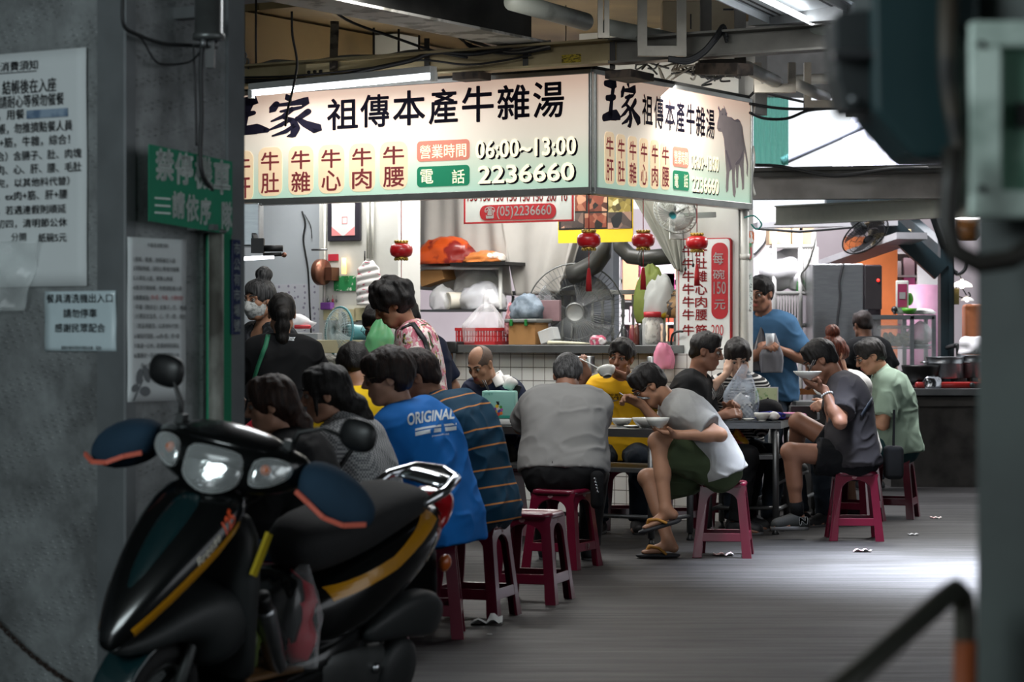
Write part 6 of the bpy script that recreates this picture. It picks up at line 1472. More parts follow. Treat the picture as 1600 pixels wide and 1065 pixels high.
pouch('pouch','pink drawstring pouch at the right edge of the right table',t2(.54,.33),(.22,.10,.05),cloth('cloth_pink','#c987a8'),6,'pouch')
m=MB(); q=t2(.50,.14)+EZ*.03; m.tube([q-X2*.05,q+X2*.02],.016,12); m.tube([q+X2*.02,q+X2*.03],.019,12); m.build('lipstick',black,label='small dark cylinder lying beside the napkin on the right table',cat='cosmetic')
m=MB(); q=t2(.62,.46); m.box(q+EZ*.045,(.18,.13,.09)); m.build('black_box',M('box_black','#1d1c1c',rough=.5),label='plain black box behind the pink pouch',cat='box',bevel=.003)
# green printed card and flask
r=thing('menu_card','upright card with green leaf print behind the cap','card',t2(.36,.50)); q=t2(.36,.50)
cardm=M('card_green_print','#c9d6a8',rough=.5,col2='#5f9a4a',mix=(.55,.66),scale=22); m=MB(); m.box(q+EZ*.11,(.165,.012,.22)); m.build('sheet',wht,r); m=MB(); m.box(q+EZ*.11-Vector((0,.007,0)),(.15,.003,.205)); m.build('print',cardm,r)
r=thing('steel_flask','small steel flask beside the green printed card','flask',t2(.24,.50)); q=t2(.24,.50)
m=MB(); m.lathe(q,[(.033,0),(.034,.01),(.034,.15),(.026,.165)],20); m.build('bottle',steel,r); m=MB(); m.lathe(q+EZ*.165,[(.026,0),(.026,.03),(.012,.04),(.02,.06),(.006,.075)],16); m.build('stopper',black,r)
# tied clear carrier bag with a checked takeaway carton inside
bagc=bpy.data.materials.new('thin_carrier_bag'); bagc.use_nodes=True; nt=bagc.node_tree; nt.nodes.clear(); L=nt.links.new
o_=nn(nt,'ShaderNodeOutputMaterial'); mx=nn(nt,'ShaderNodeMixShader'); tr=nn(nt,'ShaderNodeBsdfTransparent'); pb=nn(nt,'ShaderNodeBsdfPrincipled'); pb.inputs['Base Color'].default_value=(.70,.80,.93,1); pb.inputs['Roughness'].default_value=.25
no=nn(nt,'ShaderNodeTexNoise'); no.inputs['Scale'].default_value=14; tc=nn(nt,'ShaderNodeTexCoord'); L(tc.outputs['Object'],no.inputs['Vector']); mr=nn(nt,'ShaderNodeMapRange'); mr.inputs[1].default_value=.35; mr.inputs[2].default_value=.7; mr.inputs[3].default_value=.12; mr.inputs[4].default_value=.48; L(no.outputs[0],mr.inputs[0]); L(mr.outputs[0],mx.inputs[0]); L(tr.outputs[0],mx.inputs[1]); L(pb.outputs[0],mx.inputs[2]); L(mx.outputs[0],o_.inputs[0])
def carrier(label,c,w,d,h,mat,seed,tie=.0,name='plastic_bag',crease=.14,mouth=.12,group=None):
    c=Vector(c); n=48; rows=26; vs=[];fs=[]
    for j in range(rows+1):
        v=j/rows; 
        prof=(.92+.08*math.sin(v*3)) if v<.45 else max(mouth,1-((v-.45)/.55)**1.15*(1-mouth))
        for i in range(n):
            a=2*math.pi*i/n; ca,sa=math.cos(a),math.sin(a); sq=(abs(ca)**4+abs(sa)**4)**-.25
            p=np.array([[ca*2.2+seed,sa*2.2,v*2.4]]); k=1+crease*(noise3(p*1.6,seed)[0]-.5)*2+.06*math.sin(a*9+v*4)*v
            vs.append(c+Vector((ca*sq*w/2*prof*k+tie*v*v,sa*sq*d/2*prof*k,h*v)))
    for j in range(rows):
        for i in range(n): fs.append((j*n+i,j*n+(i+1)%n,(j+1)*n+(i+1)%n,(j+1)*n+i))
    vs.append(c+EZ*.002); k=len(vs)-1; fs+=[(i,k,(i+1)%n) for i in range(n)]
    m=MB(); m.add(vs,fs,True); return m.build(name,mat,label=label,cat='bag',group=group)
carrier('tall clear carrier bag with tied top standing on the right table',t2(.22,.28),.23,.17,.38,bagc,4,.02)
chkb=bpy.data.materials.new('checked_carton'); chkb.use_nodes=True; nt=chkb.node_tree; bb=nt.nodes['Principled BSDF']; tc=nn(nt,'ShaderNodeTexCoord'); ck=nn(nt,'ShaderNodeTexChecker'); ck.inputs['Scale'].default_value=62; ck.inputs[1].default_value=(.72,.7,.66,1); ck.inputs[2].default_value=(.03,.03,.03,1); nt.links.new(tc.outputs['Object'],ck.inputs[0]); nt.links.new(ck.outputs[0],bb.inputs['Base Color'])
r=thing('takeaway_carton','checked takeaway carton with folded white lid inside the clear bag','carton',t2(.22,.26)); q=t2(.22,.26)
m=MB(); m.box(q+EZ*.06,(.15,.10,.10)); m.build('tray',chkb,r); m=MB(); m.prism([(-.075,0),(.075,0),(.0,.075)],q+EZ*.111+Vector((0,-.05,0)),(1,0,0),EZ,(0,.1,0)); m.build('lid',wht,r)
# bag of groceries under the right table, on its shelf
carrier('yellow and red printed shopping bag on the shelf under the right table',B2+X2*.2+D2*.22+EZ*.536,.16,.14,.17,M('bag_yellow_print','#c8962a',rough=.4,col2='#8e2f2a',mix=(.45,.55),scale=18),7)
# litter on the floor
for i,(px,py,lb,cl,sz) in enumerate(((1347,862,'crumpled red and white wrapper on the floor before the right stool','#c98a90',.055),(1462,810,'small red and white wrapper near the counter','#c08a8c',.04),(1427,836,'tiny white paper scrap right of the charcoal man','#cfcfcf',.035),(760,975,'folded white napkin on the floor beside the front stool','#c9c9c6',.075),(1330,822,'white scrap under the nearest right stool','#d6d6d6',.03),(1130,868,'red and white straw wrapper under the bent man\'s stool','#c79a9a',.06),(765,992,'tiny paper crumb before the folded napkin','#d0d0cc',.012))):
    c=PG(px,py,0); m=MB(); random.seed(i); k=sz
    def f_(u,v,c=c,k=k,i=i): return c+Vector(((u-.5)*k*2,(v-.5)*k*1.2,.004+abs(math.sin(u*7+i)*math.cos(v*5+i*2))*k*.35+(.3*k if i==3 and v>.5 and u>.5 else 0)))
    m.grid(f_,8,6,thick=.0015); m.build('wrapper' if 'wrapper' in lb else 'paper_scrap',M('litter_'+cl[1:],cl,rough=.8,col2='#d8d4d2' if i in(0,1,5) else None,mix=(.48,.52),scale=50),label=lb,cat='litter')
# ============================================================ THE SCOOTER
SCP=Vector((-.866,8.0,0)); SRZ=math.atan2(-.883,-.47)
sc=thing('motor_scooter','black motor scooter with amber tape parked beside the pillar, nose towards us','scooter',SCP,rot=(R(-13),0,SRZ))
SM=INV[sc.name].inverted()@Matrix.Diagonal((.955,.955,1.0,1))
gloss=M('scooter_gloss_black','#07090a',rough=.2,var=.05,coat=.35); teal_g=M('scooter_dark_teal','#0b2427',rough=.18,var=.08,coat=.9)
matt=M('scooter_matt_grey','#1d2021',rough=.55,var=.10,scale=30); rub=M('tyre_rubber','#161617',rough=.8,var=.1); seatm=M('seat_mesh_cover','#141416',rough=.8,var=.15,scale=120,bump=.5,bscale=160)
crome=M('chrome','#c9ccd0',rough=.12,metal=1,var=.03); castm=M('cast_alloy','#4a4c4c',rough=.5,metal=.6,var=.15); amber_t=M('amber_tape','#b8800e',rough=.3,var=.06,coat=.4); yel_t2=M('yellow_tape','#b5a018',rough=.35,var=.06,coat=.4)
lensm=glass('lamp_lens',(.9,.95,.95),.16,.03); refl=M('lamp_reflector','#b9bdbc',rough=.12,metal=1,var=.25,scale=26,bump=.7,bscale=26); redl=M('tail_lamp_red','#a3121a',rough=.15,var=.1,coat=.8); ambl=M('indicator_amber','#b5571a',rough=.25,var=.1,coat=.4)
def SV(x,y,z): return Vector((x,y,z))
def loft(mb,secs,n=20,p=2.4):
    """closed skin through sections (centre, half axis U, half axis V)"""
    vs=[];fs=[]
    for c,U,V in secs:
        c=Vector(c);U=Vector(U);V=Vector(V)
        for i in range(n):
            a=2*math.pi*i/n; ca,sa=math.cos(a),math.sin(a); vs.append(c+U*(math.copysign(abs(ca)**(2/p),ca))+V*(math.copysign(abs(sa)**(2/p),sa)))
    for k in range(len(secs)-1):
        for i in range(n): fs.append((k*n+i,k*n+(i+1)%n,(k+1)*n+(i+1)%n,(k+1)*n+i))
    fs.append(list(range(n))[::-1]); fs.append([(len(secs)-1)*n+i for i in range(n)]); return mb.add(vs,fs,True)
def spart(name,mat,fn,parent=None,sub=0,bevel=0):
    m=MB(T=SM); fn(m); return m.build(name,mat,parent or sc,sub=sub,bevel=bevel)
def xz(path,ws,ths,yo=0,p=2.4,n=20):
    """loft along a side-view path of (x,z); ws half widths, ths half thicknesses"""
    secs=[]
    for i,(x,z) in enumerate(path):
        a=path[max(i-1,0)];b=path[min(i+1,len(path)-1)]; t=Vector((b[0]-a[0],0,b[1]-a[1])).normalized(); nrm=Vector((-t.z,0,t.x)); secs.append((SV(x,yo,z),SV(0,ws[i],0),nrm*ths[i]))
    return secs
# wheels
def wheel(x,name,w=.05,Rr=.212):
    def f(m):
        pr=[(Rr-.062,-w*.8),(Rr-.03,-w),(Rr-.008,-w*.7),(Rr,0),(Rr-.008,w*.7),(Rr-.03,w),(Rr-.062,w*.8),(Rr-.066,0),(Rr-.062,-w*.8)]
        m.lathe(SV(x,0,Rr),pr,40,ax=(SV(1,0,0),SV(0,0,1),SV(0,1,0)),cap=False)
    o=spart(name,rub,f)
    def g(m):
        ax=(SV(1,0,0),SV(0,0,1),SV(0,1,0)); m.lathe(SV(x,0,Rr),[(Rr-.085,-.03),(Rr-.06,-.036),(Rr-.06,.036),(Rr-.085,.03),(Rr-.085,-.03)],32,ax=ax,cap=False); m.lathe(SV(x,0,Rr),[(.045,-.05),(.045,.05)],20,ax=ax)
        for k in range(3):
            a=k*2*math.pi/3+.4; m.bar(SV(x+.03*math.cos(a),0,Rr+.03*math.sin(a)),SV(x+(Rr-.07)*math.cos(a),0,Rr+(Rr-.07)*math.sin(a)),.05,.03,up=(0,1,0))
    spart('rim',castm,g,o)
    return o
wheel(.64,'front_wheel'); wheel(-.61,'rear_wheel',.055)
spart('front_fender',teal_g,lambda m: loft(m,[(SV(.64+.262*math.cos(a),0,.212+.262*math.sin(a)),SV(0,.072,0),SV(.014*math.cos(a),0,.014*math.sin(a))) for a in [R(d) for d in (0,25,50,80,110,140,160)]],16,3),sub=1)
def fork(m):
    for y in (-.075,.075): m.tube([SV(.64,y,.212),SV(.60,y,.36),SV(.53,y*.9,.60)],[.022,.02,.017],12)
spart('fork',castm,fork)
# front beak and apron
beak=spart('front_panel',gloss,lambda m: loft(m,xz([(.945,.425),(.925,.455),(.86,.545),(.77,.65),(.66,.765),(.55,.87),(.49,.90)],[.022,.045,.092,.135,.165,.165,.11],[.018,.038,.058,.072,.08,.07,.04]),24,2.3),sub=1)
spart('front_ridge',teal_g,lambda m: loft(m,xz([(.94,.475),(.885,.575),(.80,.695),(.70,.81),(.61,.895)],[.012,.034,.05,.062,.05],[.012,.018,.026,.034,.02]),18,2.2),sub=1)
def apron(m):
    loft(m,xz([(.93,.42),(.82,.44),(.70,.50),(.57,.53),(.46,.48),(.40,.40)],[.02,.085,.125,.16,.18,.17],[.012,.035,.06,.10,.16,.10]),24,2.8)
spart('apron',matt,apron,sub=1)
spart('leg_shield',matt,lambda m: loft(m,xz([(.30,.28),(.36,.36),(.42,.52),(.45,.70),(.46,.86)],[.16,.175,.185,.18,.13],[.04,.05,.06,.06,.05]),24,3),sub=1)
# floorboard with brown mat
spart('floorboard',gloss,lambda m: loft(m,xz([(.42,.25),(.30,.235),(.05,.225),(-.20,.25),(-.34,.32)],[.15,.165,.165,.165,.15],[.03,.045,.05,.06,.05]),20,4),sub=1)
spart('floor_mat',M('brown_mat','#6a4a26',rough=.6,col2='#3f2c18',mix=(.4,.65),scale=9,stretch=(1,5,1)),lambda m: m.rbox(SV(.08,0,.288),(.46,.27,.018),.006))
# headset with lamps
ST=R(14)
def hs(x,y,z):
    c,s=math.cos(ST),math.sin(ST); x0=.47; dx=x-x0; return SV(x0+dx*c-y*s,dx*s+y*c,z)
def hsec(y,xc,zc,dx,dz): return (hs(xc,y,zc),hs(xc+dx,y,zc-dx*.25)-hs(xc,y,zc),SV(dz*.25*math.cos(ST),dz*.25*math.sin(ST),dz))
spart('headset',gloss,lambda m: loft(m,[hsec(y,xc,zc,dx,dz) for y,xc,zc,dx,dz in ((-.27,.43,1.0,.035,.035),(-.22,.46,.995,.07,.062),(-.12,.50,.985,.095,.085),(0,.515,.975,.105,.098),(.12,.50,.985,.095,.085),(.22,.46,.995,.07,.062),(.27,.43,1.0,.035,.035))],24,2.5),sub=1)
spart('headset_cowl',gloss,lambda m: loft(m,[hsec(y,xc,zc,dx,dz) for y,xc,zc,dx,dz in ((-.19,.47,1.055,.05,.012),(-.1,.50,1.066,.075,.02),(0,.51,1.070,.085,.024),(.1,.50,1.066,.075,.02),(.19,.47,1.055,.05,.012))],20,2.3),sub=1)
def lampp(name,ys,mat,lift):
    def f(m):
        secs=[]
        for y,x,zc,dz in ys: secs.append((hs(x+lift,y,zc),hs(x+lift+.02,y,zc)-hs(x+lift,y,zc),SV(-dz*.28*math.cos(ST),-dz*.28*math.sin(ST),dz)))
        loft(m,secs,18,3.2)
    return f
hl=[(-.105,.578,.985,.042),(-.06,.598,.975,.062),(0,.606,.968,.070),(.06,.598,.975,.062),(.105,.578,.985,.042)]
h=spart('headlight',refl,lampp('h',hl,refl,-.002),sub=1); spart('lens',lensm,lampp('h',[(a,b,c,d*1.06) for a,b,c,d in hl],lensm,.012),h,sub=1)
for q in (-1,1):
    il=[(q*.118,.575,.985,.040),(q*.165,.555,.992,.046),(q*.21,.525,1.0,.036),(q*.24,.50,1.006,.016)]
    i_=spart('indicator',refl,lampp('i',il,refl,-.002),sub=1); spart('bulb',ambl,lambda m,q=q: m.ball(hs(.565,q*.165,1.0),.018,8),i_); spart('lens',lensm,lampp('i',[(a,b,c,d*1.08) for a,b,c,d in il],lensm,.014),i_,sub=1)
# hand covers and mirrors
cov=cloth('cover_navy_fabric','#22384a',var=.12); coral=M('coral_piping','#c9604c',rough=.6,var=.05)
for q in (-1,1):
    o=spart('hand_cover',cov,lambda m,q=q: loft(m,[(hs(.44,q*.25,.985),hs(.51,q*.25,.985)-hs(.44,q*.25,.985),SV(0,0,.052)),(hs(.45,q*.30,.975),hs(.55,q*.30,.97)-hs(.45,q*.30,.975),SV(0,0,.075)),(hs(.44,q*.38,.95),hs(.54,q*.38,.94)-hs(.44,q*.38,.95),SV(0,0,.085)),(hs(.41,q*.46,.925),hs(.48,q*.46,.92)-hs(.41,q*.46,.925),SV(0,0,.06)),(hs(.39,q*.50,.905),hs(.42,q*.5,.90)-hs(.39,q*.5,.905),SV(0,0,.025))],20,2.2),sub=1)
    def pip(m,q=q):
        pts=[hs(.538,q*.27,.955),hs(.556,q*.32,.935),hs(.552,q*.38,.90),hs(.52,q*.44,.885),hs(.46,q*.495,.893)]
        for i in range(len(pts)-1): m.bar(pts[i],pts[i+1],.010,.014)
    spart('piping',coral,pip,o)
for q,hx in ((-1,(.42,-.285,1.205)),(1,(.42,.40,1.15))):
    base=hs(.45,q*.19,1.05); hd=hs(*hx)
    o=spart('mirror',black,lambda m,q=q: loft(m,[(hd+hs(.04,0,0)*0+Vector((.028,0,0)),SV(0,.02,0),SV(0,0,.012)),(hd+Vector((.018,0,0)),SV(0,.060,0),SV(0,0,.045)),(hd,SV(0,.072,0),SV(0,0,.054)),(hd-Vector((.018,0,0)),SV(0,.070,0),SV(0,0,.052))],20,2.6),sub=1)
    spart('stem',black,lambda m,q=q: m.tube([base,base+SV(-.01,q*.02,.07),(base+hd)/2+SV(.01,0,.05),hd+SV(.0,-q*.03,-.02)],[.011,.009,.007,.007],10),o)
    spart('mirror_glass',crome,lambda m: m.lathe(hd-Vector((.019,0,0)),[(0,0),(.05,0)],20,ax=(SV(0,1.2,0),SV(0,0,.92),SV(-1,0,0)),cap=False),o)
    spart('clamp',castm,lambda m,q=q: m.box(base+SV(0,0,.02),(.03,.03,.04)),o)
# under-seat body, seat, tail
side=spart('side_panel',gloss,lambda m: loft(m,xz([(-.02,.40),(-.14,.44),(-.30,.50),(-.48,.565),(-.66,.635),(-.84,.705),(-.97,.755)],[.10,.165,.195,.195,.175,.13,.05],[.08,.125,.15,.14,.115,.085,.03]),24,2.7),sub=1)
spart('lower_panel',gloss,lambda m: loft(m,xz([(.05,.26),(-.14,.28),(-.34,.34),(-.55,.42)],[.13,.17,.165,.12],[.05,.09,.09,.05]),22,3),sub=1)
seat_=spart('seat',seatm,lambda m: loft(m,xz([(.02,.62),(-.03,.665),(-.14,.690),(-.30,.715),(-.46,.760),(-.62,.795),(-.76,.805),(-.80,.79)],[.06,.115,.140,.150,.150,.140,.105,.05],[.05,.085,.085,.075,.070,.060,.045,.02]),26,3.0),sub=1)
spart('seat_front',gloss,lambda m: loft(m,[(SV(.04,0,.32),SV(.05,0,0),SV(0,.13,0)),(SV(.05,0,.45),SV(.05,0,0),SV(0,.14,0)),(SV(.03,0,.62),SV(.05,0,0),SV(0,.11,0))],20,3),sub=1)
def rail(m):
    m.tube([SV(-.66,.115,.80),SV(-.80,.125,.845),SV(-.93,.09,.875),SV(-.985,0,.88),SV(-.93,-.09,.875),SV(-.80,-.125,.845),SV(-.66,-.115,.80)],[.016,.018,.020,.022,.020,.018,.016],12)
    loft(m,[(SV(-.80,0,.848),SV(.01,0,0),SV(0,.10,0)),(SV(-.88,0,.868),SV(.0,0,.014),SV(0,.095,0)),(SV(-.97,0,.882),SV(0,0,.010),SV(0,.06,0))],16,3)
spart('grab_rail',crome,rail)
tl=spart('tail_light',redl,lambda m: loft(m,xz([(-.80,.685),(-.88,.735),(-.975,.785),(-1.01,.80)],[.13,.125,.085,.05],[.03,.045,.045,.02]),20,2.6),sub=1)
spart('rear_mudguard',matt,lambda m: loft(m,xz([(-.86,.66),(-.93,.55),(-.99,.43),(-1.01,.36)],[.09,.085,.08,.075],[.025,.015,.012,.01]),16,4),sub=1)
spart('rear_indicator',ambl,lambda m: m.ball(SV(-.93,.115,.57),.032,10,(1,.7,1)))
# drive case, air box, shock, stands, exhaust
spart('drive_case',castm,lambda m: loft(m,xz([(-.10,.25),(-.22,.26),(-.42,.24),(-.58,.225),(-.70,.225)],[.03,.05,.05,.05,.03],[.07,.095,.085,.10,.07],yo=.135),22,2.5),sub=1)
spart('drive_cover',matt,lambda m: m.lathe(SV(-.60,.17,.225),[(.125,-.02),(.12,.02),(.10,.035),(.04,.04),(0,.042)],32,ax=(SV(1,0,0),SV(0,0,1),SV(0,1,0))))
spart('bolt',crome,lambda m: m.lathe(SV(-.43,.18,.26),[(.018,0),(.018,.02),(0,.022)],12,ax=(SV(1,0,0),SV(0,0,1),SV(0,1,0))))
spart('air_box',matt,lambda m: loft(m,xz([(-.34,.37),(-.45,.405),(-.60,.43),(-.76,.425),(-.86,.37)],[.02,.045,.055,.055,.03],[.02,.055,.085,.09,.05],yo=.165),20,3.2),sub=1)
def shock(m):
    a=SV(-.62,.12,.28);b=SV(-.52,.12,.56); m.tube([a,b],.012,8); m.tube([a.lerp(b,.15+.7*t/60)+SV(.024*math.cos(t*.9),.024*math.sin(t*.9),0) for t in range(61)],.006,6)
spart('shock_absorber',dsteel,shock)
spart('side_stand',black,lambda m: m.tube([SV(.02,.13,.22),SV(.0,.20,.09),SV(-.04,.255,.0435)],[.012,.011,.014],8))
spart('muffler',M('muffler_steel','#54524e',rough=.4,metal=.8,var=.15),lambda m: m.tube([SV(-.30,-.15,.26),SV(-.45,-.17,.27),SV(-.85,-.18,.33)],[.03,.06,.055],18))
spart('engine_block',castm,lambda m: m.rbox(SV(-.25,0,.26),(.34,.2,.16),.03))
def cables(m):
    for y in (.05,-.03,.09): m.tube([hs(.46,y*2,.94),SV(.45,y,.86),SV(.47,y,.75)],.005,6)
spart('control_cable',black,cables)
# tapes and lettering laid on the panels
def eval_bvh(o):
    dg=bpy.context.evaluated_depsgraph_get(); e=o.evaluated_get(dg); me=e.to_mesh(); V=[INV[sc.name].inverted()@v.co for v in me.vertices]; Fc=[list(p.vertices) for p in me.polygons]; e.to_mesh_clear(); return BVHTree.FromPolygons(V,Fc)
bpy.context.view_layer.update()
bb_=eval_bvh(beak); bs_=eval_bvh(side); ba_=eval_bvh(bpy.data.objects['apron'])
def tape(bv,name,mat,parent,pts,w,dirn,lift=.0025):
    def f(mb):
        P_=[SM@Vector(p) for p in pts]; D=(SM.to_3x3()@Vector(dirn)).normalized()
        for i in range(len(P_)-1):
            t=(P_[i+1]-P_[i]).normalized(); s_=t.cross(D).normalized(); n=8
            for k in range(n):
                a=P_[i].lerp(P_[i+1],k/n); b=P_[i].lerp(P_[i+1],(k+1)/n); mb.add([a-s_*w/2,a,a+s_*w/2,b+s_*w/2,b,b-s_*w/2],[(0,1,4,5),(1,2,3,4)])
    return print_on(bv,name,mat,parent,f,SM.to_3x3()@Vector(dirn),lift,1)
tape(bb_,'amber_tape',amber_t,beak,[(.90,.06,.49),(.74,.14,.675),(.57,.165,.825)],.036,(-.25,-1,-.1))
tape(bb_,'amber_tape',amber_t,beak,[(.92,-.035,.47),(.82,-.10,.59)],.03,(-.5,1,-.2))
tape(bs_,'amber_tape',amber_t,side,[(-.12,.2,.535),(-.45,.22,.63),(-.79,.18,.765)],.040,(0,-1,-.05))
spart('yellow_tape',yel_t2,lambda m: m.box(SV(.455,.185,.73),(.03,.012,.14),rot=Matrix.Rotation(R(-20),3,'Y')),bpy.data.objects['leg_shield'])
wl_=M('scooter_lettering','#c9c3b4',rough=.4,var=.02); wo=M('scooter_orange','#c8481f',rough=.4,var=.02)
def sc_write(bv,parent,body,o,X,Y,w,h,mat,dirn,bold=0,sl=0):
    R3=SM.to_3x3(); print_on(bv,'lettering',mat,parent,lambda mb: write(mb,body,SM@Vector(o),(R3@Vector(X)).normalized(),(R3@Vector(Y)).normalized(),w,h,0,bold,sl),R3@Vector(dirn),.002,1)
dv=(-.25,-1,-.1)
sc_write(bb_,beak,'Breeze',(.735,.16,.70),(-.66,0,.75),(.6,0,.8),.11,.028,wl_,dv,.02,.2)
sc_write(bb_,beak,'125',(.64,.17,.80),(-.66,0,.75),(.6,0,.8),.055,.035,wo,dv,.04,.2)
sc_write(bs_,side,'Breeze',(-.72,.2,.60),(-.6,0,.78),(.7,0,.7),.10,.022,wl_,(0,-1,0),.02,.2)
sc_write(bs_,side,'125',(-.80,.2,.67),(-.7,0,.7),(.5,0,.85),.06,.04,wo,(0,-1,0),.05,.2)
def emblem(m):
    c=SV(.625,.02,.935); ax=SV(.62,0,.78).normalized(); x_=SV(0,1,0); y_=ax.cross(x_)
    m.tube([c+(x_*math.cos(t)+y_*math.sin(t))*.022 for t in [2*math.pi*k/20 for k in range(20)]],.003,6,closed=True)
    for k in range(3): a=math.pi/2+k*2*math.pi/3; m.tube([c,c+(x_*math.cos(a)+y_*math.sin(a))*.018],.0025,5)
spart('emblem',crome,emblem)
spart('screw',crome,lambda m: m.ball(SV(.865,.03,.60),.010,8))
# ---- what stands on the floorboard
fl0=SM@SV(.12,.02,.30); up=(SM.to_3x3()@EZ)
r=thing('steel_bottle','brushed steel flask leaning on the scooter floorboard','flask',SM@SV(.20,.085,.30))
a=SM@SV(.10,.105,.302); b_=SM@SV(.30,.12,.56); d=(b_-a).normalized(); x_=d.orthogonal().normalized(); y_=d.cross(x_)
m=MB(); m.lathe(a,[(.034,0),(.036,.006),(.036,.26),(.03,.275)],24,ax=(x_,y_,d)); m.build('bottle',steel,r); m=MB(); m.lathe(a+d*.275,[(.030,0),(.030,.05),(.024,.056)],20,ax=(x_,y_,d)); m.build('lid',black,r)
pkr=M('red_plastic','#a3172a',rough=.45,var=.2,scale=20)
q=SM@SV(.0,.10,.305); m=MB(); vs,fs=crum(q,.085,21,(1.1,.95,1.7)); m.add(vs,fs,True); m.build('red_cloth',pkr,label='bundle of red cloth in the clear bag on the scooter floor',cat='cloth')
carrier('clear plastic bag round the red bundle on the scooter floorboard',SM@SV(.03,.10,.298),.22,.20,.33,glass('clear_bag',(.85,.87,.9),.07,.12),11,.06)
m=MB(); vs,fs=crum(SM@SV(.27,.10,.30),.06,31,(.8,.8,1.9)); m.add(vs,fs,True); m.build('vegetable_bag',M('green_bag','#4c5a28',rough=.35,var=.25,scale=18,coat=.3),label='green bag of vegetables behind the flask on the scooter floor',cat='bag')
# ============================================================ INSIDE THE STALL
# ---- steel ledge over the tiled half wall
s0,s1=along(712,TW,E1),along(1060,TW,E1); LZ=1.27
r=thing('steel_ledge','long stainless ledge on top of the white tiled half wall','counter',TW+E1*(s0+s1)/2+EZ*1.21)
m=MB(); m.prism([(s0,-.10),(s1,-.10),(s1,.34),(s0,.34)],TW+EZ*1.21,E1,E2,EZ*.06); m.build('slab',dsteel,r,bevel=.004)
lf=lambda px,d=.1: TW+E1*along(px,TW,E1)+E2*d+EZ*LZ
# ---- balustrade behind
BW=TW+E2*.75; s0,s1=along(795,BW,E1),along(1062,BW,E1); zt=onp(900,457,BW,E1)[1]
rail_m=M('balustrade_grey','#7b7d79',rough=.5,var=.1)
r=thing('balustrade','grey turned balustrade behind the pedestal fan','railing',BW+E1*(s0+s1)/2+EZ*1.25)
m=MB(); m.bar(BW+E1*s0+EZ*zt,BW+E1*s1+EZ*zt,.06,.035); m.build('top_rail',rail_m,r,bevel=.004); m=MB(); m.bar(BW+E1*s0+EZ*1.28,BW+E1*s1+EZ*1.28,.06,.03); m.build('bottom_rail',rail_m,r)
for i in range(17):
    p=BW+E1*(s0+.04+(s1-s0-.08)*i/16)+EZ*1.29; H_=zt-1.31; m=MB(); m.lathe(p,[(.012,0),(.012,.04),(.017,.06),(.010,.09),(.011,H_*.5),(.018,H_*.56),(.011,H_*.62),(.010,H_-.08),(.016,H_-.05),(.012,H_-.03),(.012,H_)],10); m.build('baluster',rail_m,r)
# ---- hanging sheets behind
sheet_m=cloth('tarp_grey','#a9a6a1',rough=.6,var=.06); sheet_d=cloth('tarp_dull','#8f9088',rough=.6,var=.06)  # mid grey, and a darker grey for the gathered curtain
def drape(label,pts_top,pts_bot,n_f,amp,mat,name='curtain',seed=0):
    nt_=len(pts_top)-1
    def pl(P_,u):
        x=u*nt_; i=min(int(x),nt_-1); return P_[i].lerp(P_[i+1],x-i)
    def f(u,v):
        p=pl(pts_top,u).lerp(pl(pts_bot,u),v); k=math.sin(u*n_f*6.283+seed+math.sin(v*2+seed)*1.3)*amp*(.4+.6*v)+math.sin(u*n_f*14+v*3)*amp*.3; return p-E2*k
    m=MB(); m.grid(f,70,30,thick=.004); return m.build(name,mat,label=label,cat='curtain')
DW=LW-E2*.25
fpx=lambda px,py,O=DW: onf(px,py,O,E1)
drape('large grey tarpaulin hanging across the back of the stall',[fpx(618,285),fpx(780,285)],[fpx(618,450),fpx(805,462)],3,.03,sheet_m,seed=1)
drape('grey sheet drawn tight behind the pedestal fan',[fpx(775,285),fpx(905,285),fpx(930,300)],[fpx(805,462),fpx(870,458),fpx(890,425)],2.2,.035,sheet_m,seed=4)
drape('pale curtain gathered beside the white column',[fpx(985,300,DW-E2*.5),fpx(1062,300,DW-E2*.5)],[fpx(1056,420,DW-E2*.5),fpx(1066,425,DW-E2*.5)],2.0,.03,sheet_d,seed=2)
wall_seg('wall_stall_grey',LW+E2*.12,865,958,0,3.0,M('grey_blue_board','#8d929c',rough=.5,var=.05))
# ---- duct pipes
duct=M('duct_dark','#3a3b39',rough=.4,var=.1)
m=MB(); Q=DW-E2*.15
m.tube([onf(942,372,Q,E1),onf(940,398,Q,E1),onf(930,412,Q,E1),onf(908,424,Q,E1),onf(892,430,Q,E1)],.075,20); m.build('duct_pipe',duct,label='dark bent duct coming down left of the right lantern',cat='pipe')
m=MB(); m.tube([onf(968,365,Q,E1),onf(970,385,Q,E1),onf(985,400,Q,E1),onf(1010,403,Q,E1),onf(1068,398,Q,E1)],.062,20); m.tube([onf(1003,403,Q,E1),onf(1008,403,Q,E1)],.068,20); m.build('duct_pipe',duct,label='dark elbow duct running right below the yellow poster',cat='pipe')
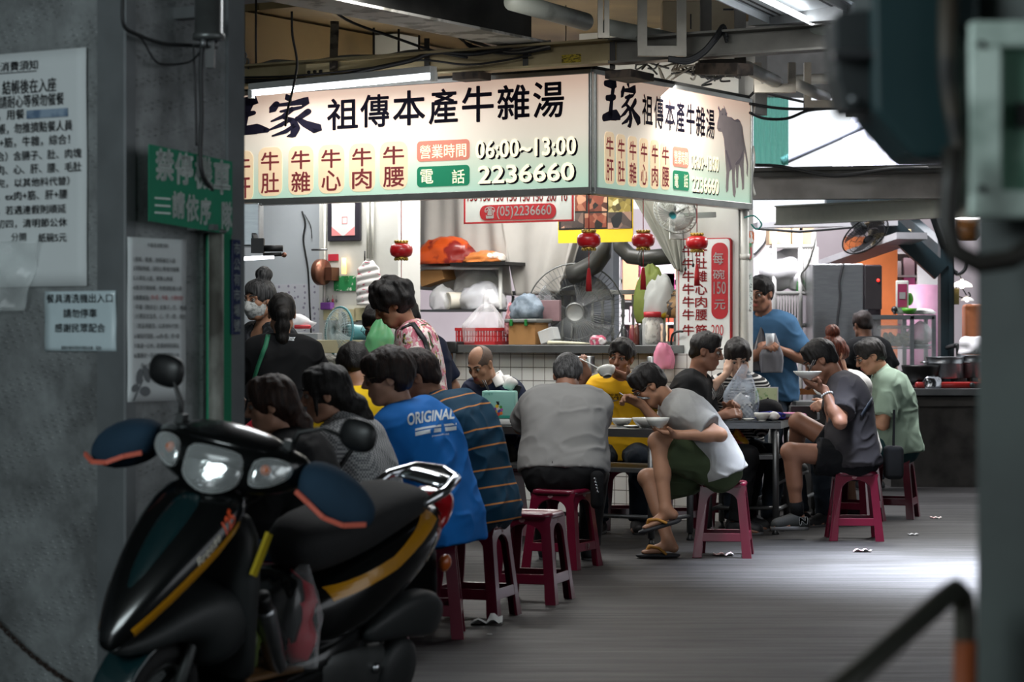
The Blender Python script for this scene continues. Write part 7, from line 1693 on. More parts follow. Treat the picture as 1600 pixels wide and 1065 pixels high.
# ---- pedestal fan
def fan(label,c,N,Rr,blade_c,cage_c,base=None,depth=.09,n_w=40,hub_c=None,name='pedestal_fan'):
    c=Vector(c);N=Vector(N).normalized(); X=N.cross(EZ).normalized(); Y=X.cross(N)*-1; Y=EZ-N*EZ.dot(N); Y.normalize()
    r=thing(name,label,'fan',c if base is None else base)
    cg=cage_c; m=MB()
    for q,dp in ((1,depth*.55),(-1,-depth*.45)):
        for k in range(n_w):
            a=2*math.pi*k/n_w; d=X*math.cos(a)+Y*math.sin(a); m.tube([c+d*Rr*.16+N*dp,c+d*Rr*.6+N*dp*.95,c+d*Rr*.9+N*dp*.6,c+d*Rr],.0016,4)
        for f_ in (.55,.8): m.tube([c+(X*math.cos(t)+Y*math.sin(t))*Rr*f_+N*dp*(.97 if f_<.7 else .78) for t in [2*math.pi*k/40 for k in range(40)]],.0018,4,closed=True)
    m.tube([c+(X*math.cos(t)+Y*math.sin(t))*Rr for t in [2*math.pi*k/48 for k in range(48)]],.006,6,closed=True); cgo=m.build('cage',cg,r)
    m=MB(); m.lathe(c+N*depth*.5,[(Rr*.2,0),(Rr*.2,.004),(Rr*.17,.004),(Rr*.16,.002),(0,.002)],24,ax=(X,Y,N)); m.build('badge',hub_c or white,cgo)
    for k in range(3):
        def bl(u,v,k=k):
            a0=2*math.pi*k/3; a=a0+(u-.5)*1.5*(.55+.45*v); rr=Rr*(.14+.70*v); return c+(X*math.cos(a)+Y*math.sin(a))*rr+N*((u-.5)*.05)
        m=MB(); m.grid(bl,10,8,thick=.003); m.build('blade',blade_c,r)
    m=MB(); m.lathe(c-N*depth*.45,[(Rr*.2,0),(Rr*.24,-.03),(Rr*.22,-.13),(Rr*.1,-.16),(0,-.165)],20,ax=(X,Y,N)); m.build('motor',dsteel,r)
    return r,X,Y
cagem=M('fan_cage_grey','#6f7271',rough=.35,metal=.6,var=.05); bladem=glass('fan_blade_smoke',(.22,.23,.24),.5,.2)
Q=TW+E2*.42; c=onf(899,488,Q,E1)
r,X,Y=fan('big grey desk fan on the steel ledge behind the diners',c,(-.12,-1,0),.375,bladem,cagem,base=Vector((c.x,c.y,LZ)),n_w=64,hub_c=M('fan_badge','#8f9190',rough=.35,metal=.5,var=.08))
m=MB(); b0=Vector((c.x,c.y+.10,LZ)); m.tube([b0,c+Vector((0,.10,0))],.022,12); m.build('post',cagem,r); m=MB(); m.lathe(b0,[(.17,0),(.17,.012),(.05,.03)],24); m.build('base',cagem,r)
# ---- turquoise table fan
tq=M('fan_turquoise','#66aab0',rough=.35,var=.04); clr=M('fan_cage_pale','#c6d6d6',rough=.3,var=.03)
c=P(530,517,15.9); r,X,Y=fan('turquoise table fan with round cage beside the drawers',c,(-.80,-.62,.08),.155,glass('fan_blade_clear',(.75,.85,.85),.35,.15),clr,base=Vector((c.x+.1,c.y+.08,1.02)),n_w=48,hub_c=M('fan_hub_pale','#bcd4d6',rough=.35))
m=MB(); m.tube([c+(X*math.cos(t)+Y*math.sin(t))*.158 for t in [2*math.pi*k/40 for k in range(40)]],.008,8,closed=True); m.build('rim',tq,r)
d=Vector((.80,.62,-.08)); m=MB(); m.lathe(c+d*.05,[(.045,0),(.055,.03),(.052,.15),(.03,.165)],20,ax=(Vector((.62,-.8,0)),EZ,d)); m.build('motor_housing',tq,r); m=MB(); q=c+d*.12; m.tube([q,q-EZ*.1],.02,10); m.bar(q-EZ*.08+Vector((0,0,0)),q-EZ*.24,.05,.03); m.build('stand',tq,r); m=MB(); m.box(Vector((q.x,q.y,1.035)),(.2,.18,.03)); m.build('base',tq,r,bevel=.01)
# ---- drawers and cream boxes below it
cream=M('cream_plastic','#c9c09a',rough=.45,var=.05); dkp=M('dark_drawer','#26252a',rough=.4,var=.05)
r=thing('drawer_cabinet','dark cabinet with two cream drawers under the turquoise fan','cabinet',Vector((P(528,0,16.3).x,16.05,0)))
c=Vector((P(528,0,16.3).x,16.05,0)); m=MB(); m.box(c+EZ*.52,(.44,.4,1.0)); m.build('body',dkp,r)
for py,hh in ((541,.085),(583,.075)):
    z=EYE+(YH-py)*15.84/F; m=MB(); m.box(Vector((c.x,15.84,z)),(.40,.03,hh)); dr=m.build('drawer',cream,r,bevel=.004); m=MB(); m.ball(Vector((c.x+.02,15.82,z-.055)),.012,6); m.build('knob',white,dr)
for k in range(3): m=MB(); z=EYE+(YH-592)*15.84/F; m.box(Vector((c.x+.02,15.822,z+k*.012)),(.2,.006,.004)); m.build('vent_slot',dkp,r)
m=MB(); vs,fs=crum(Vector((P(503,0,16.0).x,16.0,1.02)),.11,41,(1.2,.9,.9)); m.add(vs,fs,True); m.build('cloth_bundle',cloth('cloth_grey_white','#a5a29a',col2='#77746d',mix=(.48,.58),scale=26),label='crumpled grey white cloth left of the turquoise fan',cat='cloth')
# ---- things on the pier: clock, hooks, switches, stickers, bag packets
PO=WW-E2*.004
def on_pier(px,py): return onf(px,py,PO,E1)
cop=M('copper_pan','#7d5444',rough=.35,metal=.7,var=.1)
q=onf(504,425,PO-E2*.1,E1); m=MB(); ax_=(E2,EZ,-E1); m.lathe(q+E1*.02,[(.095,0),(.10,.02),(.10,.055),(.095,.062),(.0,.064)],32,ax=ax_); r=m.build('wall_clock',cop,label='round brown clock mounted edge-on to the white pier',cat='clock')
m=MB(); m.box(onf(519,428,PO-E2*.05,E1),(.06,.1,.1),ax=(E1,E2,EZ)); m.build('wooden_box',M('box_wood','#4a2a1c',rough=.5,var=.2),label='small dark wooden box beside the round brown clock',cat='box')
m=MB(); a=onf(494,390,PO-E2*.1,E1); m.tube([a-E1*.04,a+E1*.10],.008,8); m.build('hook',dsteel,label='small metal hook above the round brown clock',cat='hook')
def card(name,label,px0,py0,px1,py1,mat,O=PO,th=.004,cat='card',D=E1,N=-E2):
    s0,z1=onp(px0,py0,O,D); s1,z0=onp(px1,py1,O,D); m=MB(); m.prism([(s0,z0),(s1,z0),(s1,z1),(s0,z1)],O,D,EZ,N*th); return m.build(name,mat,label=label,cat=cat)
card('red_card','small red card stuck on the white pier above the clock',513,397,529,407,M('card_red','#b5283a',rough=.6))
m=MB(); m.tube([on_pier(541,403)-E2*.03,on_pier(541,428)-E2*.03],.019,14); m.build('night_light',glow('warm_night_light','#ffd28a',1.6),label='warm yellow glowing light on the white pier',cat='lamp')
r=card('poster','green leaflet with red lettering on the white pier',522,431,556,454,M('leaflet_green','#2f8a52',rough=.5,col2='#d9e4d4',mix=(.58,.64),scale=30),cat='poster')
card('poster','small green leaflet on the pale column beside the pipe',1160,377,1174,406,M('leaflet_green2','#2f8a52',rough=.5,col2='#b5283a',mix=(.5,.56),scale=22),O=KF+E1*.024+E2*.0,cat='poster',D=E2,N=E1)
card('number_label','orange framed label on the pale column above the green leaflet',1160,360,1178,380,M('label_orange','#c8642c',rough=.5,col2='#dcdcd8',mix=(.46,.5),scale=30),O=KF+E1*.0245,cat='label',D=E2,N=E1)
card('worn_label','peeling grey strips of old labels on the pale column',1161,426,1175,484,M('label_worn','#b9c4bf',rough=.7,col2='#4b504e',mix=(.55,.6),scale=34,stretch=(1,1,2.5)),O=KF+E1*.0245,cat='label',D=E2,N=E1)
# white PVC pipe down the column corner
pv=M('white_pvc','#cfcfc8',rough=.4,var=.04); a=KF+E1*.055+E2*.03
r=thing('downpipe','white plastic downpipe at the corner of the white column','pipe',a); m=MB(); m.tube([a+EZ*.02,a+EZ*3.0],.032,16); m.build('pipe',pv,r); m=MB(); z=onp(1150,401,KF,E1)[1]; m.tube([a+EZ*(z-.02),a+EZ*(z+.02)],.037,16); m.box(a-E1*.04+EZ*z,(.06,.02,.03),ax=(E1,E2,EZ)); m.build('clip',pv,r)
# hanging packets of carrier bags
pk_=M('packet_white','#d9d7d6',rough=.35,col2='#c24a68',mix=(.60,.63),scale=16,stretch=(1,1,3),coat=.3)
def packet(u,v):
    w=(.15+.06*math.sin(min(1,v*2.2)*1.57)) if v<.45 else .21; p=onf(577,408,PO-E2*.05,E1); q=p+E1*((u-.5)*w*(1 if v>.12 else .35+v*5))-EZ*(v*.33); return q-E2*(.03*math.sin(u*3.14)*(.3+v)+.006*math.sin(v*38+u*4))
m=MB(); m.grid(packet,16,26,thick=.012); m.build('bag_packet',pk_,label='bundle of white printed carrier bags hanging on the white pier',cat='bags')
m=MB(); m.tube([on_pier(577,392)-E2*.06,on_pier(577,410)-E2*.06],.006,6); m.build('hook',black,label='dark hook holding the white carrier bags',cat='hook')
for k,(px,py) in enumerate(((520,490),(550,492),(568,490),(588,494))):
    o=card('switch_box','cream switch box in the row on the white pier, %s'%('leftmost of the four','second from the left','third from the left','rightmost of the four')[k] ,px-11,py-9,px+9,py+10,cream,th=.03,cat='switch')
m=MB(); m.box(on_pier(515,478)-E2*.03,(.10,.05,.055),ax=(E1,E2,EZ)); m.build('purple_box',M('box_purple','#7d4a9a',rough=.4,var=.1),label='small purple box hanging below the keys on the white pier',cat='box',bevel=.006)
for k,px in enumerate((514,521,527)):
    m=MB(); p=on_pier(px,461)-E2*.01; m.tube([p,p-EZ*.02],.002,5); m.ball(p-EZ*.04,.012+.004*(k==0),6,(.7,.4,1.3)); m.build('key',dsteel if k!=1 else M('key_red','#a03040'),label=('dark bunch of keys','red keyring','small brass key')[k]+' hanging on the white pier by the green leaflet',cat='key',group='keys on the pier')
# conduits on the pier and cables on the pale panel
for k,px in enumerate((575,582)):
    m=MB(); p=onf(px,300,PO-E2*.015,E1); q=onf(px,404,PO-E2*.015,E1); m.tube([p,q],.011,8); m.build('conduit',pv,label=('left','right')[k]+' of the two thin conduits above the hanging carrier bags',cat='pipe')
m=MB(); p=onf(508,310,PO-E2*.02,E1); q=onf(506,480,PO-E2*.02,E1); m.tube([p,q],.010,8); m.build('conduit',pv,label='thin white conduit left of the framed certificate',cat='pipe')
pwf=lambda px,py: onf(px,py,PW-E2*.015,E1)
cable_thing('black cable snaking down the pale panel',[pwf(472,330),pwf(477,350),pwf(474,375),pwf(481,420),pwf(484,480),pwf(486,520)],.007)
cable_thing('thin cable loop at the top of the pale panel',[pwf(476,335),pwf(485,352),pwf(487,372)],.003)
dots=bpy.data.materials.new('dotted_sticker_film'); dots.use_nodes=True; nt=dots.node_tree; bb=nt.nodes['Principled BSDF']; tc=nn(nt,'ShaderNodeTexCoord'); vo=nn(nt,'ShaderNodeTexVoronoi'); vo.inputs['Scale'].default_value=24; vo.inputs['Randomness'].default_value=.35; nt.links.new(tc.outputs['Object'],vo.inputs['Vector']); rp=nn(nt,'ShaderNodeValToRGB'); nt.links.new(vo.outputs['Distance'],rp.inputs[0]); e=rp.color_ramp.elements; e[0].position=.24; e[0].color=(*lin('#8f8ba0'),1); e[1].position=.28; e[1].color=(*lin('#c9ccd6'),1); nt.links.new(rp.outputs[0],bb.inputs['Base Color'])
card('sticker_film','pale dotted film along the bottom of the pale panel',430,444,502,525,dots,O=PW-E2*.003,th=.003,cat='film')
# cupboard with trays behind the masked woman
g_met=M('grey_metal_box','#8f9294',rough=.4,metal=.4,var=.1)
c=P(462,560,17.9); m=MB(); m.box(Vector((c.x,c.y,.68)),(.36,.4,1.36)); m.build('metal_cupboard',g_met,label='grey metal cupboard behind the ponytail woman',cat='cupboard',bevel=.006)
m=MB(); vs,fs=crum(Vector((c.x-.02,c.y-.05,1.36)),.12,51,(1.3,.9,.55)); m.add(vs,fs,True); m.build('plastic_bag',glass('cloudy_bag',(.8,.82,.84),.4,.3),label='cloudy plastic bag on the grey metal cupboard',cat='bag')
m=MB(); m.rbox(Vector((c.x+.06,c.y-.1,1.405)),(.12,.1,.03),.01); m.build('red_lid',M('lid_red','#b02a34',rough=.4),label='flat red lid lying on the grey metal cupboard',cat='lid')  # red lid left lying flat
# work lamp and cowl at the far left
r=thing('work_lamp','black clamp lamp with lit tube below the front sign at the pillar','lamp',P(420,395,16.2)); m=MB(); m.box(P(403,384,16.2),(.085,.08,.10)); m.bar(P(403,384,16.2),P(396,366,16.9),.03,.03); m.build('head',black,r); m=MB(); m.tube([P(411,388,16.2),P(442,388,16.2)],.022,12); m.tube([P(411,398,16.2),P(440,397,16.2)],.014,10); m.build('arm',black,r); m=MB(); m.ball(P(444,398,16.2),.018,8); m.build('knob',cop,r); m=MB(); m.tube([P(380,404,16.2),P(428,401,16.2)],.013,10); m.build('tube',tubew,r)
m=MB(); m.box(P(393,352,17.0),(.14,.3,.30)); m.build('extractor_hood',steel,label='shiny steel extractor hood behind the black clamp lamp',cat='hood',bevel=.01)
# wall clock cut off by the sign
q=onf(614,322,DW-E2*.5,E1); m=MB(); m.lathe(q,[(.098,0),(.10,.03),(.09,.035)],32,ax=(E1,EZ,-E2)); r=m.build('round_clock',black,label='black round clock half hidden under the front sign',cat='clock'); m=MB(); m.lathe(q-E2*.034,[(0,0),(.082,0)],28,ax=(E1,EZ,-E2),cap=False); m.build('dial',M('dial_grey','#4a4d50',rough=.4),r)
# ---- red lanterns
lan=M('lantern_red','#b3141c',rough=.35,var=.05,coat=.5,emit=.06); gold=M('lantern_gold','#b89a4a',rough=.3,metal=.8,var=.1); tass=M('tassel_red','#a8171d',rough=.8,var=.1)
def make_lantern(label,px,py,Y,top,tail):
    c=P(px,py,Y); r=thing('red_lantern',label,'lantern',c,group='red lanterns'); s=.077
    m=MB(); n=14; vs=[];
    prof=[(s*.62,-.045),(s*.88,-.034),(s*1.0,-.012),(s*1.0,.012),(s*.88,.034),(s*.62,.045)]
    m.lathe(c,prof,28); m.build('body',lan,r)
    for q in (-1,1):
        m=MB(); m.lathe(c+EZ*q*.052,[(s*.56,-.008),(s*.60,0),(s*.56,.008)],20)
        for k in range(12): a=2*math.pi*k/12; m.ball(c+EZ*q*.06+Vector((s*.52*math.cos(a),s*.52*math.sin(a),0)),.009,5)
        m.build('collar',gold,r)
    m=MB(); m.tube([c+EZ*.055,c+EZ*top],.003,6); m.build('cord',tass,r)
    if tail: 
        m=MB(); m.tube([c-EZ*.055,c-EZ*(tail-.14)],.0025,5); m.build('tail_cord',tass,r)
        m=MB(); m.lathe(c-EZ*tail,[(.020,0),(.017,.08),(.010,.14),(.006,.15)],12); m.build('tassel',tass,r)
    return r
make_lantern('red lantern hanging at the left, over the curly haired woman',627,391,16.3,.36,.44)
make_lantern('red lantern hanging right under the corner of the two signs',920,375,15.6,.30,.33)
make_lantern('red lantern between the corner and the price board',1005,375,16.1,.30,.33)
make_lantern('red lantern hanging before the price board',1089,379,16.8,.32,.30)
# ---- items on the ledge
r=thing('red_basket','red plastic basket holding a clear bag at the left end of the ledge','basket',lf(742)); q=lf(742,.12); redp=M('basket_red','#b32a2e',rough=.35,var=.06)
bx=.175; bd=.11
m=MB()
for k,(dx,dy,w,ax_) in enumerate(((0,-bd,bx*2,0),(0,bd,bx*2,0),(-bx,0,bd*2,1),(bx,0,bd*2,1))):
    A_=E1 if ax_==0 else E2; cc0=q+E1*dx+E2*dy
    m.box(cc0+EZ*.013,(w,.006,.026),ax=(A_,A_.cross(EZ),EZ)); m.box(cc0+EZ*.118,(w+.02,.014,.024),ax=(A_,A_.cross(EZ),EZ))
    nsl=14 if ax_==0 else 9
    for i in range(nsl+1): m.box(cc0+A_*(w*(i/nsl-.5))+EZ*.065,(.010,.005,.09),ax=(A_,A_.cross(EZ),EZ))
    m.box(cc0+EZ*.065,(w,.005,.008),ax=(A_,A_.cross(EZ),EZ))
m.box(q+EZ*.004,(bx*2,bd*2,.008),ax=(E1,E2,EZ)); m.build('basket_body',redp,r)
carrier('cloudy plastic bag rising out of the red basket',q+EZ*.01,.32,.2,.30,glass('cloudy_bag2',(.82,.83,.86),.22,.25),13,.03,mouth=.25)
# cardboard box with cloth on it
kraft=M('kraft_card','#9b7142',rough=.75,var=.08); q=lf(813,.12); r=thing('cardboard_box','brown cardboard box with grey lid and green clips on the ledge','box',q)
m=MB(); m.box(q+EZ*.085,(.235,.2,.17),ax=(E1,E2,EZ)); m.build('carton',kraft,r,bevel=.004); m=MB(); m.rbox(q+EZ*.182,(.29,.24,.03),.008,(E1,E2,EZ)); m.build('lid',M('lid_grey','#6b6d6b',rough=.5),r); m=MB()
for k in (-.08,.05): m=MB(); m.box(q+E1*k-E2*.12+EZ*.168,(.022,.02,.05),ax=(E1,E2,EZ)); m.build('clip',M('clip_green','#1f6b30',rough=.4),r,bevel=.003)
den=cloth('cloth_pale_denim','#7f8b97',col2='#5d6873',mix=(.45,.6),scale=12)
def lump(name,label,c,size,mat,seed,cat,amp=.5):
    mb=MB(); mb.ball((0,0,0),1,16); A=np.array([tuple(v) for v in mb.v]); nz=noise3(A*1.6+seed,seed); n2=1-np.abs(2*noise3(A*3.1+seed*2,seed+3)-1); A=A*(.62+amp*nz+.28*n2)[:,None]; A[:,2]=np.maximum(A[:,2],-.45); A=A*np.array(size); A[:,2]-=A[:,2].min()
    m=MB(); m.add([Vector(c)+E1*a[0]+E2*a[1]+EZ*a[2] for a in A],mb.f,True); return m.build(name,mat,label=label,cat=cat)
lump('folded_clothes','pale denim heap on the grey lid of the cardboard box',q+EZ*.198+E1*-.01,(.13,.10,.13),den,3,'clothes'); lump('pink_cloth','pink cloth hanging over the left corner of the cardboard box',q+E1*-.155+EZ*.08+E2*.02,(.05,.05,.16),cloth('cloth_pink_pattern','#b98a8c',col2='#8e5a62',mix=(.45,.55),scale=30),5,'cloth')
m=MB(); m.box(q+E1*.10+E2*.14+EZ*.26,(.20,.03,.16),ax=(E1,E2,EZ)); m.build('tray',M('tray_mauve','#7d6468',rough=.5),label='mauve tray standing behind the denim heap',cat='tray',bevel=.004)
q=lf(850,.08); m=MB(); M3=Matrix.Rotation(R(-18),3,E2); m.box(q+EZ*.07,(.13,.1,.10),ax=(M3@E1,E2,M3@EZ)); m.build('clear_tub',glass('tub_clear',(.7,.72,.72),.5,.2),label='tilted clear tub between the cardboard box and the fan',cat='tub',bevel=.006)
q=lf(890,-.04); m=MB(); m.tube([q+E1*-.16+EZ*.015,q+E1*-.05+EZ*.016,q+E1*.12+EZ*.012,q+E1*.2+EZ*.01],[.018,.014,.010,.004],8); m.build('rolled_bag',M('bag_ivory','#c2bda6',rough=.6),label='rolled ivory bag lying along the front of the ledge',cat='bag')
lump('snack_packet','pink and white packet at the foot of the fan',lf(935,.0),(.06,.05,.05),M('packet_pink','#b5506a',rough=.3,col2='#d8d2d4',mix=(.5,.54),scale=24,coat=.4),9,'packet')
q=lf(990,.25); lump('green_bag','olive green tote bag slumped over the balustrade',q+EZ*.16,(.12,.08,.30),M('tote_olive','#66722c',rough=.7,var=.15),12,'bag',.35)
lump('grey_bag','grey and yellow cloth bag beside the olive tote',lf(1012,.2)+EZ*.20,(.12,.08,.22),M('tote_grey','#a7aaa8',rough=.7,col2='#c9b021',mix=(.62,.64),scale=5),14,'bag',.35)
lump('patterned_bag','brown patterned bag right of the olive tote',lf(1035,.22)+EZ*.20,(.12,.08,.13),M('tote_brown','#8a6a42',rough=.6,col2='#2c2118',mix=(.5,.53),scale=22),17,'bag')
q=lf(1008,.12); r=thing('plastic_jar','clear jar of white packets with red lid on the ledge','jar',q); m=MB(); m.lathe(q,[(.075,0),(.078,.01),(.078,.185),(.062,.205),(.062,.21)],24,cap=False); m.build('jar',glass('jar_clear',(.85,.87,.86),.2,.08),r); m=MB(); m.lathe(q+EZ*.206,[(.068,0),(.068,.035),(.06,.04)],24); m.build('lid',M('lid_red','#b02a34',rough=.4),r)
lump('white_packets','white paper packets inside the clear jar',q+EZ*.01,(.066,.066,.16),M('packets_white','#cfccc2',rough=.8,col2='#8e8b82',mix=(.5,.6),scale=30),19,'packets',.2)
for k,(px,h_,cl) in enumerate(((975,.16,'#5a2a22'),(984,.19,'#3a3d3f'),(968,.15,'#7a3038'),(955,.14,'#2d2f33'),(1046,.14,'#8a3a4a'))):
    q=lf(px,.2); m=MB(); m.lathe(q,[(.024,0),(.026,.01),(.026,h_*.7),(.012,h_*.85),(.012,h_)],16); m.build('bottle',M('bottle_'+cl[1:],cl,rough=.25,var=.15,coat=.4),label=('dark red sauce bottle left of the jar','tall grey bottle left of the jar','small red bottle right of the fan','short black bottle by the fan cage','pinkish bottle right of the jar')[k],cat='bottle',group='bottles on the ledge')
cable_thing('black bent tap over the ledge before the price board',[lf(1044,.05)+EZ*-.03,lf(1044,.05)+EZ*.04,lf(1047,.05)+EZ*.085,lf(1055,.05)+EZ*.10,lf(1062,.05)+EZ*.10],.009,name='tap',cat='tap',mat=black)
lump('pink_bag','pink plastic bag hanging below the black tap',lf(1052,-.16)+EZ*-.17,(.07,.06,.13),glass('bag_pink',(.85,.3,.45),.6,.3),23,'bag')
# steel canisters under the ledge
for k,px in enumerate((905,921,938,1035,1046)):
    q=TW+E1*along(px,TW,E1)-E2*.16+EZ*1.06; m=MB(); m.lathe(q,[(.036,0),(.038,.01),(.038,.125),(.034,.13)],18); m.build('steel_cup',steel,label=('steel cup hung under the ledge, leftmost of five','steel cup hung under the ledge, second from the left','steel cup under the ledge beside the head of the man in yellow','steel cup under the ledge right of the man in yellow','rightmost steel cup under the ledge')[k],cat='cup',group='steel cups under the ledge')
# ---- shelf rack with bags at the left of the ledge
pvc=M('rack_pvc','#c3c4c1',rough=.4,var=.05); RQ=TW+E2*.40
r=thing('shelf_rack','white pipe rack of plastic bags above the red basket','rack',onf(730,520,RQ,E1)); fr_=lambda px,py: onf(px,py,RQ,E1)
m=MB(); m.tube([fr_(782,418),fr_(782,540)],.016,10); m.tube([fr_(799,420)+E2*.25,fr_(799,540)+E2*.25],.014,10); m.tube([fr_(640,418),fr_(782,418)],.016,10); m.build('frame',pvc,r)
z2=onp(700,487,RQ,E1)[1]; s0,s1=along(668,RQ,E1),along(785,RQ,E1); m=MB(); m.prism([(s0,-.12),(s1,-.12),(s1,.22),(s0,.22)],RQ+EZ*z2,E1,E2,EZ*.018); m.build('shelf',steel,r)
z3=onp(700,416,RQ,E1)[1]; m=MB(); s0,s1=along(716,RQ,E1),along(802,RQ,E1); m.prism([(s0,-.12),(s1,-.12),(s1,.2),(s0,.2)],RQ+EZ*z3,E1,E2,EZ*.025); m.build('board',black,r)
rk=lambda px,z,d=.05: RQ+E1*along(px,RQ,E1)+E2*d+EZ*z
lump('orange_bag','orange and red shopping bag on top of the pipe rack',rk(690,z3+.02),(.24,.12,.14),M('bag_orange','#c8501f',rough=.35,col2='#7e1f1a',mix=(.47,.55),scale=7,coat=.3),27,'bag')
lump('orange_bag','small orange bag on the right of the black rack board',rk(752,z3+.03),(.16,.1,.06),M('bag_orange2','#c97a40',rough=.35,col2='#d8cfc4',mix=(.55,.6),scale=9,coat=.3),29,'bag')
r=thing('bowl_stack','stack of paper bowls lying on its side on the pipe rack','bowls',rk(716,z2+.02)); q=rk(716,z2+.085); d=(-E2*.8-E1*.5).normalized(); x_=d.cross(EZ).normalized(); m=MB(); m.lathe(q-d*.12,[(.068,0),(.072,.24),(.066,.245),(.05,.235),(0,.232)],24,ax=(x_,EZ,d)); m.build('bowl_pile',M('paper_bowls','#d6d0c2',rough=.6,var=.04),r)
for k,(px,w,hh,sd,lb) in enumerate(((690,.10,.12,31,'clear crinkled bag left of the paper bowls'),(748,.17,.13,33,'clear bag of grey wrappers right of the paper bowls'),(735,.22,.22,37,'big clear bag hanging behind the paper bowls'),(768,.08,.10,39,'white plastic sleeve at the right of the rack shelf'))):
    lump('plastic_bag',lb,rk(px,z2+.02,.02+.12*(k==2)),(w,.1,hh),glass('rack_bag%d'%k,((.8,.82,.82),(.72,.73,.78),(.85,.85,.84),(.9,.9,.92))[k],(.4,.55,.3,.8)[k],.25),sd,'bag')
m=MB(); m.bar(rk(655,z3-.10,.1),rk(690,z3-.04,.1),.18,.12); m.build('carton',kraft,label='brown carton wedged under the orange bag',cat='box')
# orange post at the left end of the ledge, black corner
m=MB(); q=TW+E1*along(703,TW,E1)-E2*.06; m.box(q+EZ*.62,(.07,.10,1.24),ax=(E1,E2,EZ)); m.build('wooden_post',M('post_orange_wood','#9c6a32',rough=.5,var=.1,stretch=(6,6,.6)),label='orange brown wooden post at the left end of the tiled wall',cat='post')
m=MB(); m.rbox(q+E1*.08+EZ*1.25,(.11,.12,.09),.012,(E1,E2,EZ)); m.build('black_box',black,label='black box on the left corner of the steel ledge',cat='box')
# green plastic bag, carried bags
carrier('green plastic bag held by the stooping masked person',P(592,560,14.05),.16,.10,.26,glass('bag_green',(.2,.62,.28),.6,.25),41,.02)
carrier('grey plastic bag carried by the thin man in blue',P(1205,582,18.35),.17,.12,.30,glass('bag_grey',(.16,.16,.18),.8,.3),43,.02)
carrier('dark plastic bag hanging beside the grey one behind the column',P(1190,580,18.6),.14,.12,.34,glass('bag_dark',(.05,.05,.06),.9,.3),45,.0)
m=MB(); q=P(1203,531,18.30); m.lathe(q-EZ*.0,[(.028,-.05),(.036,.05)],16,cap=True); m.build('plastic_cup',glass('cup_clear',(.8,.85,.88),.35,.1),label='clear plastic cup in the hand of the thin man in blue',cat='cup')
# wall fan under the side sign, red tote on the far table
c=P(1055,332,17.0); r,X,Y=fan('white wall fan with teal hub tucked under the side sign',c,(-.45,-.85,-.5),.16,white,M('fan_cage_white','#c9ccc9',rough=.4),n_w=36,hub_c=M('hub_teal','#2f7f88',rough=.35),name='wall_fan'); m=MB(); m.box(c+Vector((.02,.15,-.10)),(.10,.10,.16)); m.bar(c+Vector((.02,.1,-.02)),c+Vector((.3,.3,0)),.04,.04); m.build('bracket',white,r)
for k,(px,y1) in enumerate(((1071,420),(1083,414))):
    m=MB(); a=P(px-6,334,17.1); b_=P(px,y1,17.1); m.tube([a,b_],.0025,5); m.ball(b_,.009,6,(1,1,1.8)); m.build('pull_cord',black,label=('left','right')[k]+' black pull cord hanging from the wall fan before the price board',cat='cord')
carrier('red plastic bag on the hidden long table behind the ponytail women',Vector((-1.12,11.3,.75)),.34,.2,.26,M('bag_red','#b01e30',rough=.4,var=.1),47)
m=MB(); q=Vector((-.93,10.95,.75)); m.rbox(q+EZ*.05,(.22,.14,.10),.015); m.build('tissue_box',M('box_teal_pale','#7fa8a2',rough=.5),label='pale teal box on the long table beside the checked shirt',cat='box')
# ============================================================ THE RIGHT HAND STALLS
RY=22.3
# tall fridge
r=thing('steel_fridge','tall stainless fridge beyond the right table with a cable down its side','fridge',Vector((P(1322,0,RY).x,RY+.4,0)))
x0,x1=P(1270,0,RY).x,P(1350,0,RY).x; zt=EYE+(YH-412)*RY/F; x2=P(1376,0,RY).x
m=MB(); m.box(((x0+x1)/2,RY+.4,zt/2+.02),(x1-x0,.8,zt-.04)); m.build('cabinet',steel,r,bevel=.01)
m=MB(); m.box(((x1+x2)/2,RY+.35,zt/2+.02),(x2-x1,.75,zt-.06)); m.build('door',M('fridge_door_dark','#463c42',rough=.25,metal=.5,var=.1),r,bevel=.006)
m=MB(); m.box(((x1+x2)/2-.0,RY-.05,zt-.22),(x2-x1,.06,.40)); p_=m.build('control_panel',M('panel_dark','#1d191b',rough=.4),r,bevel=.004)
m=MB(); m.ball((P(1370,0,RY).x,RY-.085,EYE+(YH-438)*RY/F),.014,6); m.build('indicator_light',glow('red_led','#ff2a20',3),p_)
m=MB(); m.box((x1+.015,RY-.03,zt-.75),(.03,.03,.9)); m.build('handle',steel,r)
cable_thing('dark cable running down the side of the steel fridge',[P(1318,412,RY-.02),P(1312,440,RY-.02),P(1313,465,RY-.02),P(1309,500,RY-.02),P(1308,545,RY-.02)],.010)
# cage rack with white bags behind the thin man
CY=22.9; cg=M('cage_white','#c9c8c4',rough=.45,var=.06)
r=thing('wire_rack','white wire rack holding bulging white bags beside the fridge','rack',Vector((P(1230,0,CY).x,CY+.3,0)))
xa,xb=P(1210,0,CY).x,P(1272,0,CY).x; z_=lambda py: EYE+(YH-py)*CY/F
m=MB()
for x in (xa,xb-.13,xb): m.tube([Vector((x,CY,.05)),Vector((x,CY,z_(362)))],.022,8)
for py in (385,458,508): m.tube([Vector((xa,CY,z_(py))),Vector((xb,CY,z_(py)))],.020,8)
m.build('frame',cg,r); m=MB()
for i in range(9): x=xa+.02+(xb-xa-.16)*i/8; m.tube([Vector((x,CY,z_(508))),Vector((x,CY,z_(460)))],.009,6)
for i in range(7): x=P(1254,0,CY).x+.14*i/6; m.tube([Vector((x,CY,z_(455))),Vector((x,CY,z_(386)))],.010,6)
m.build('wire',cg,r)
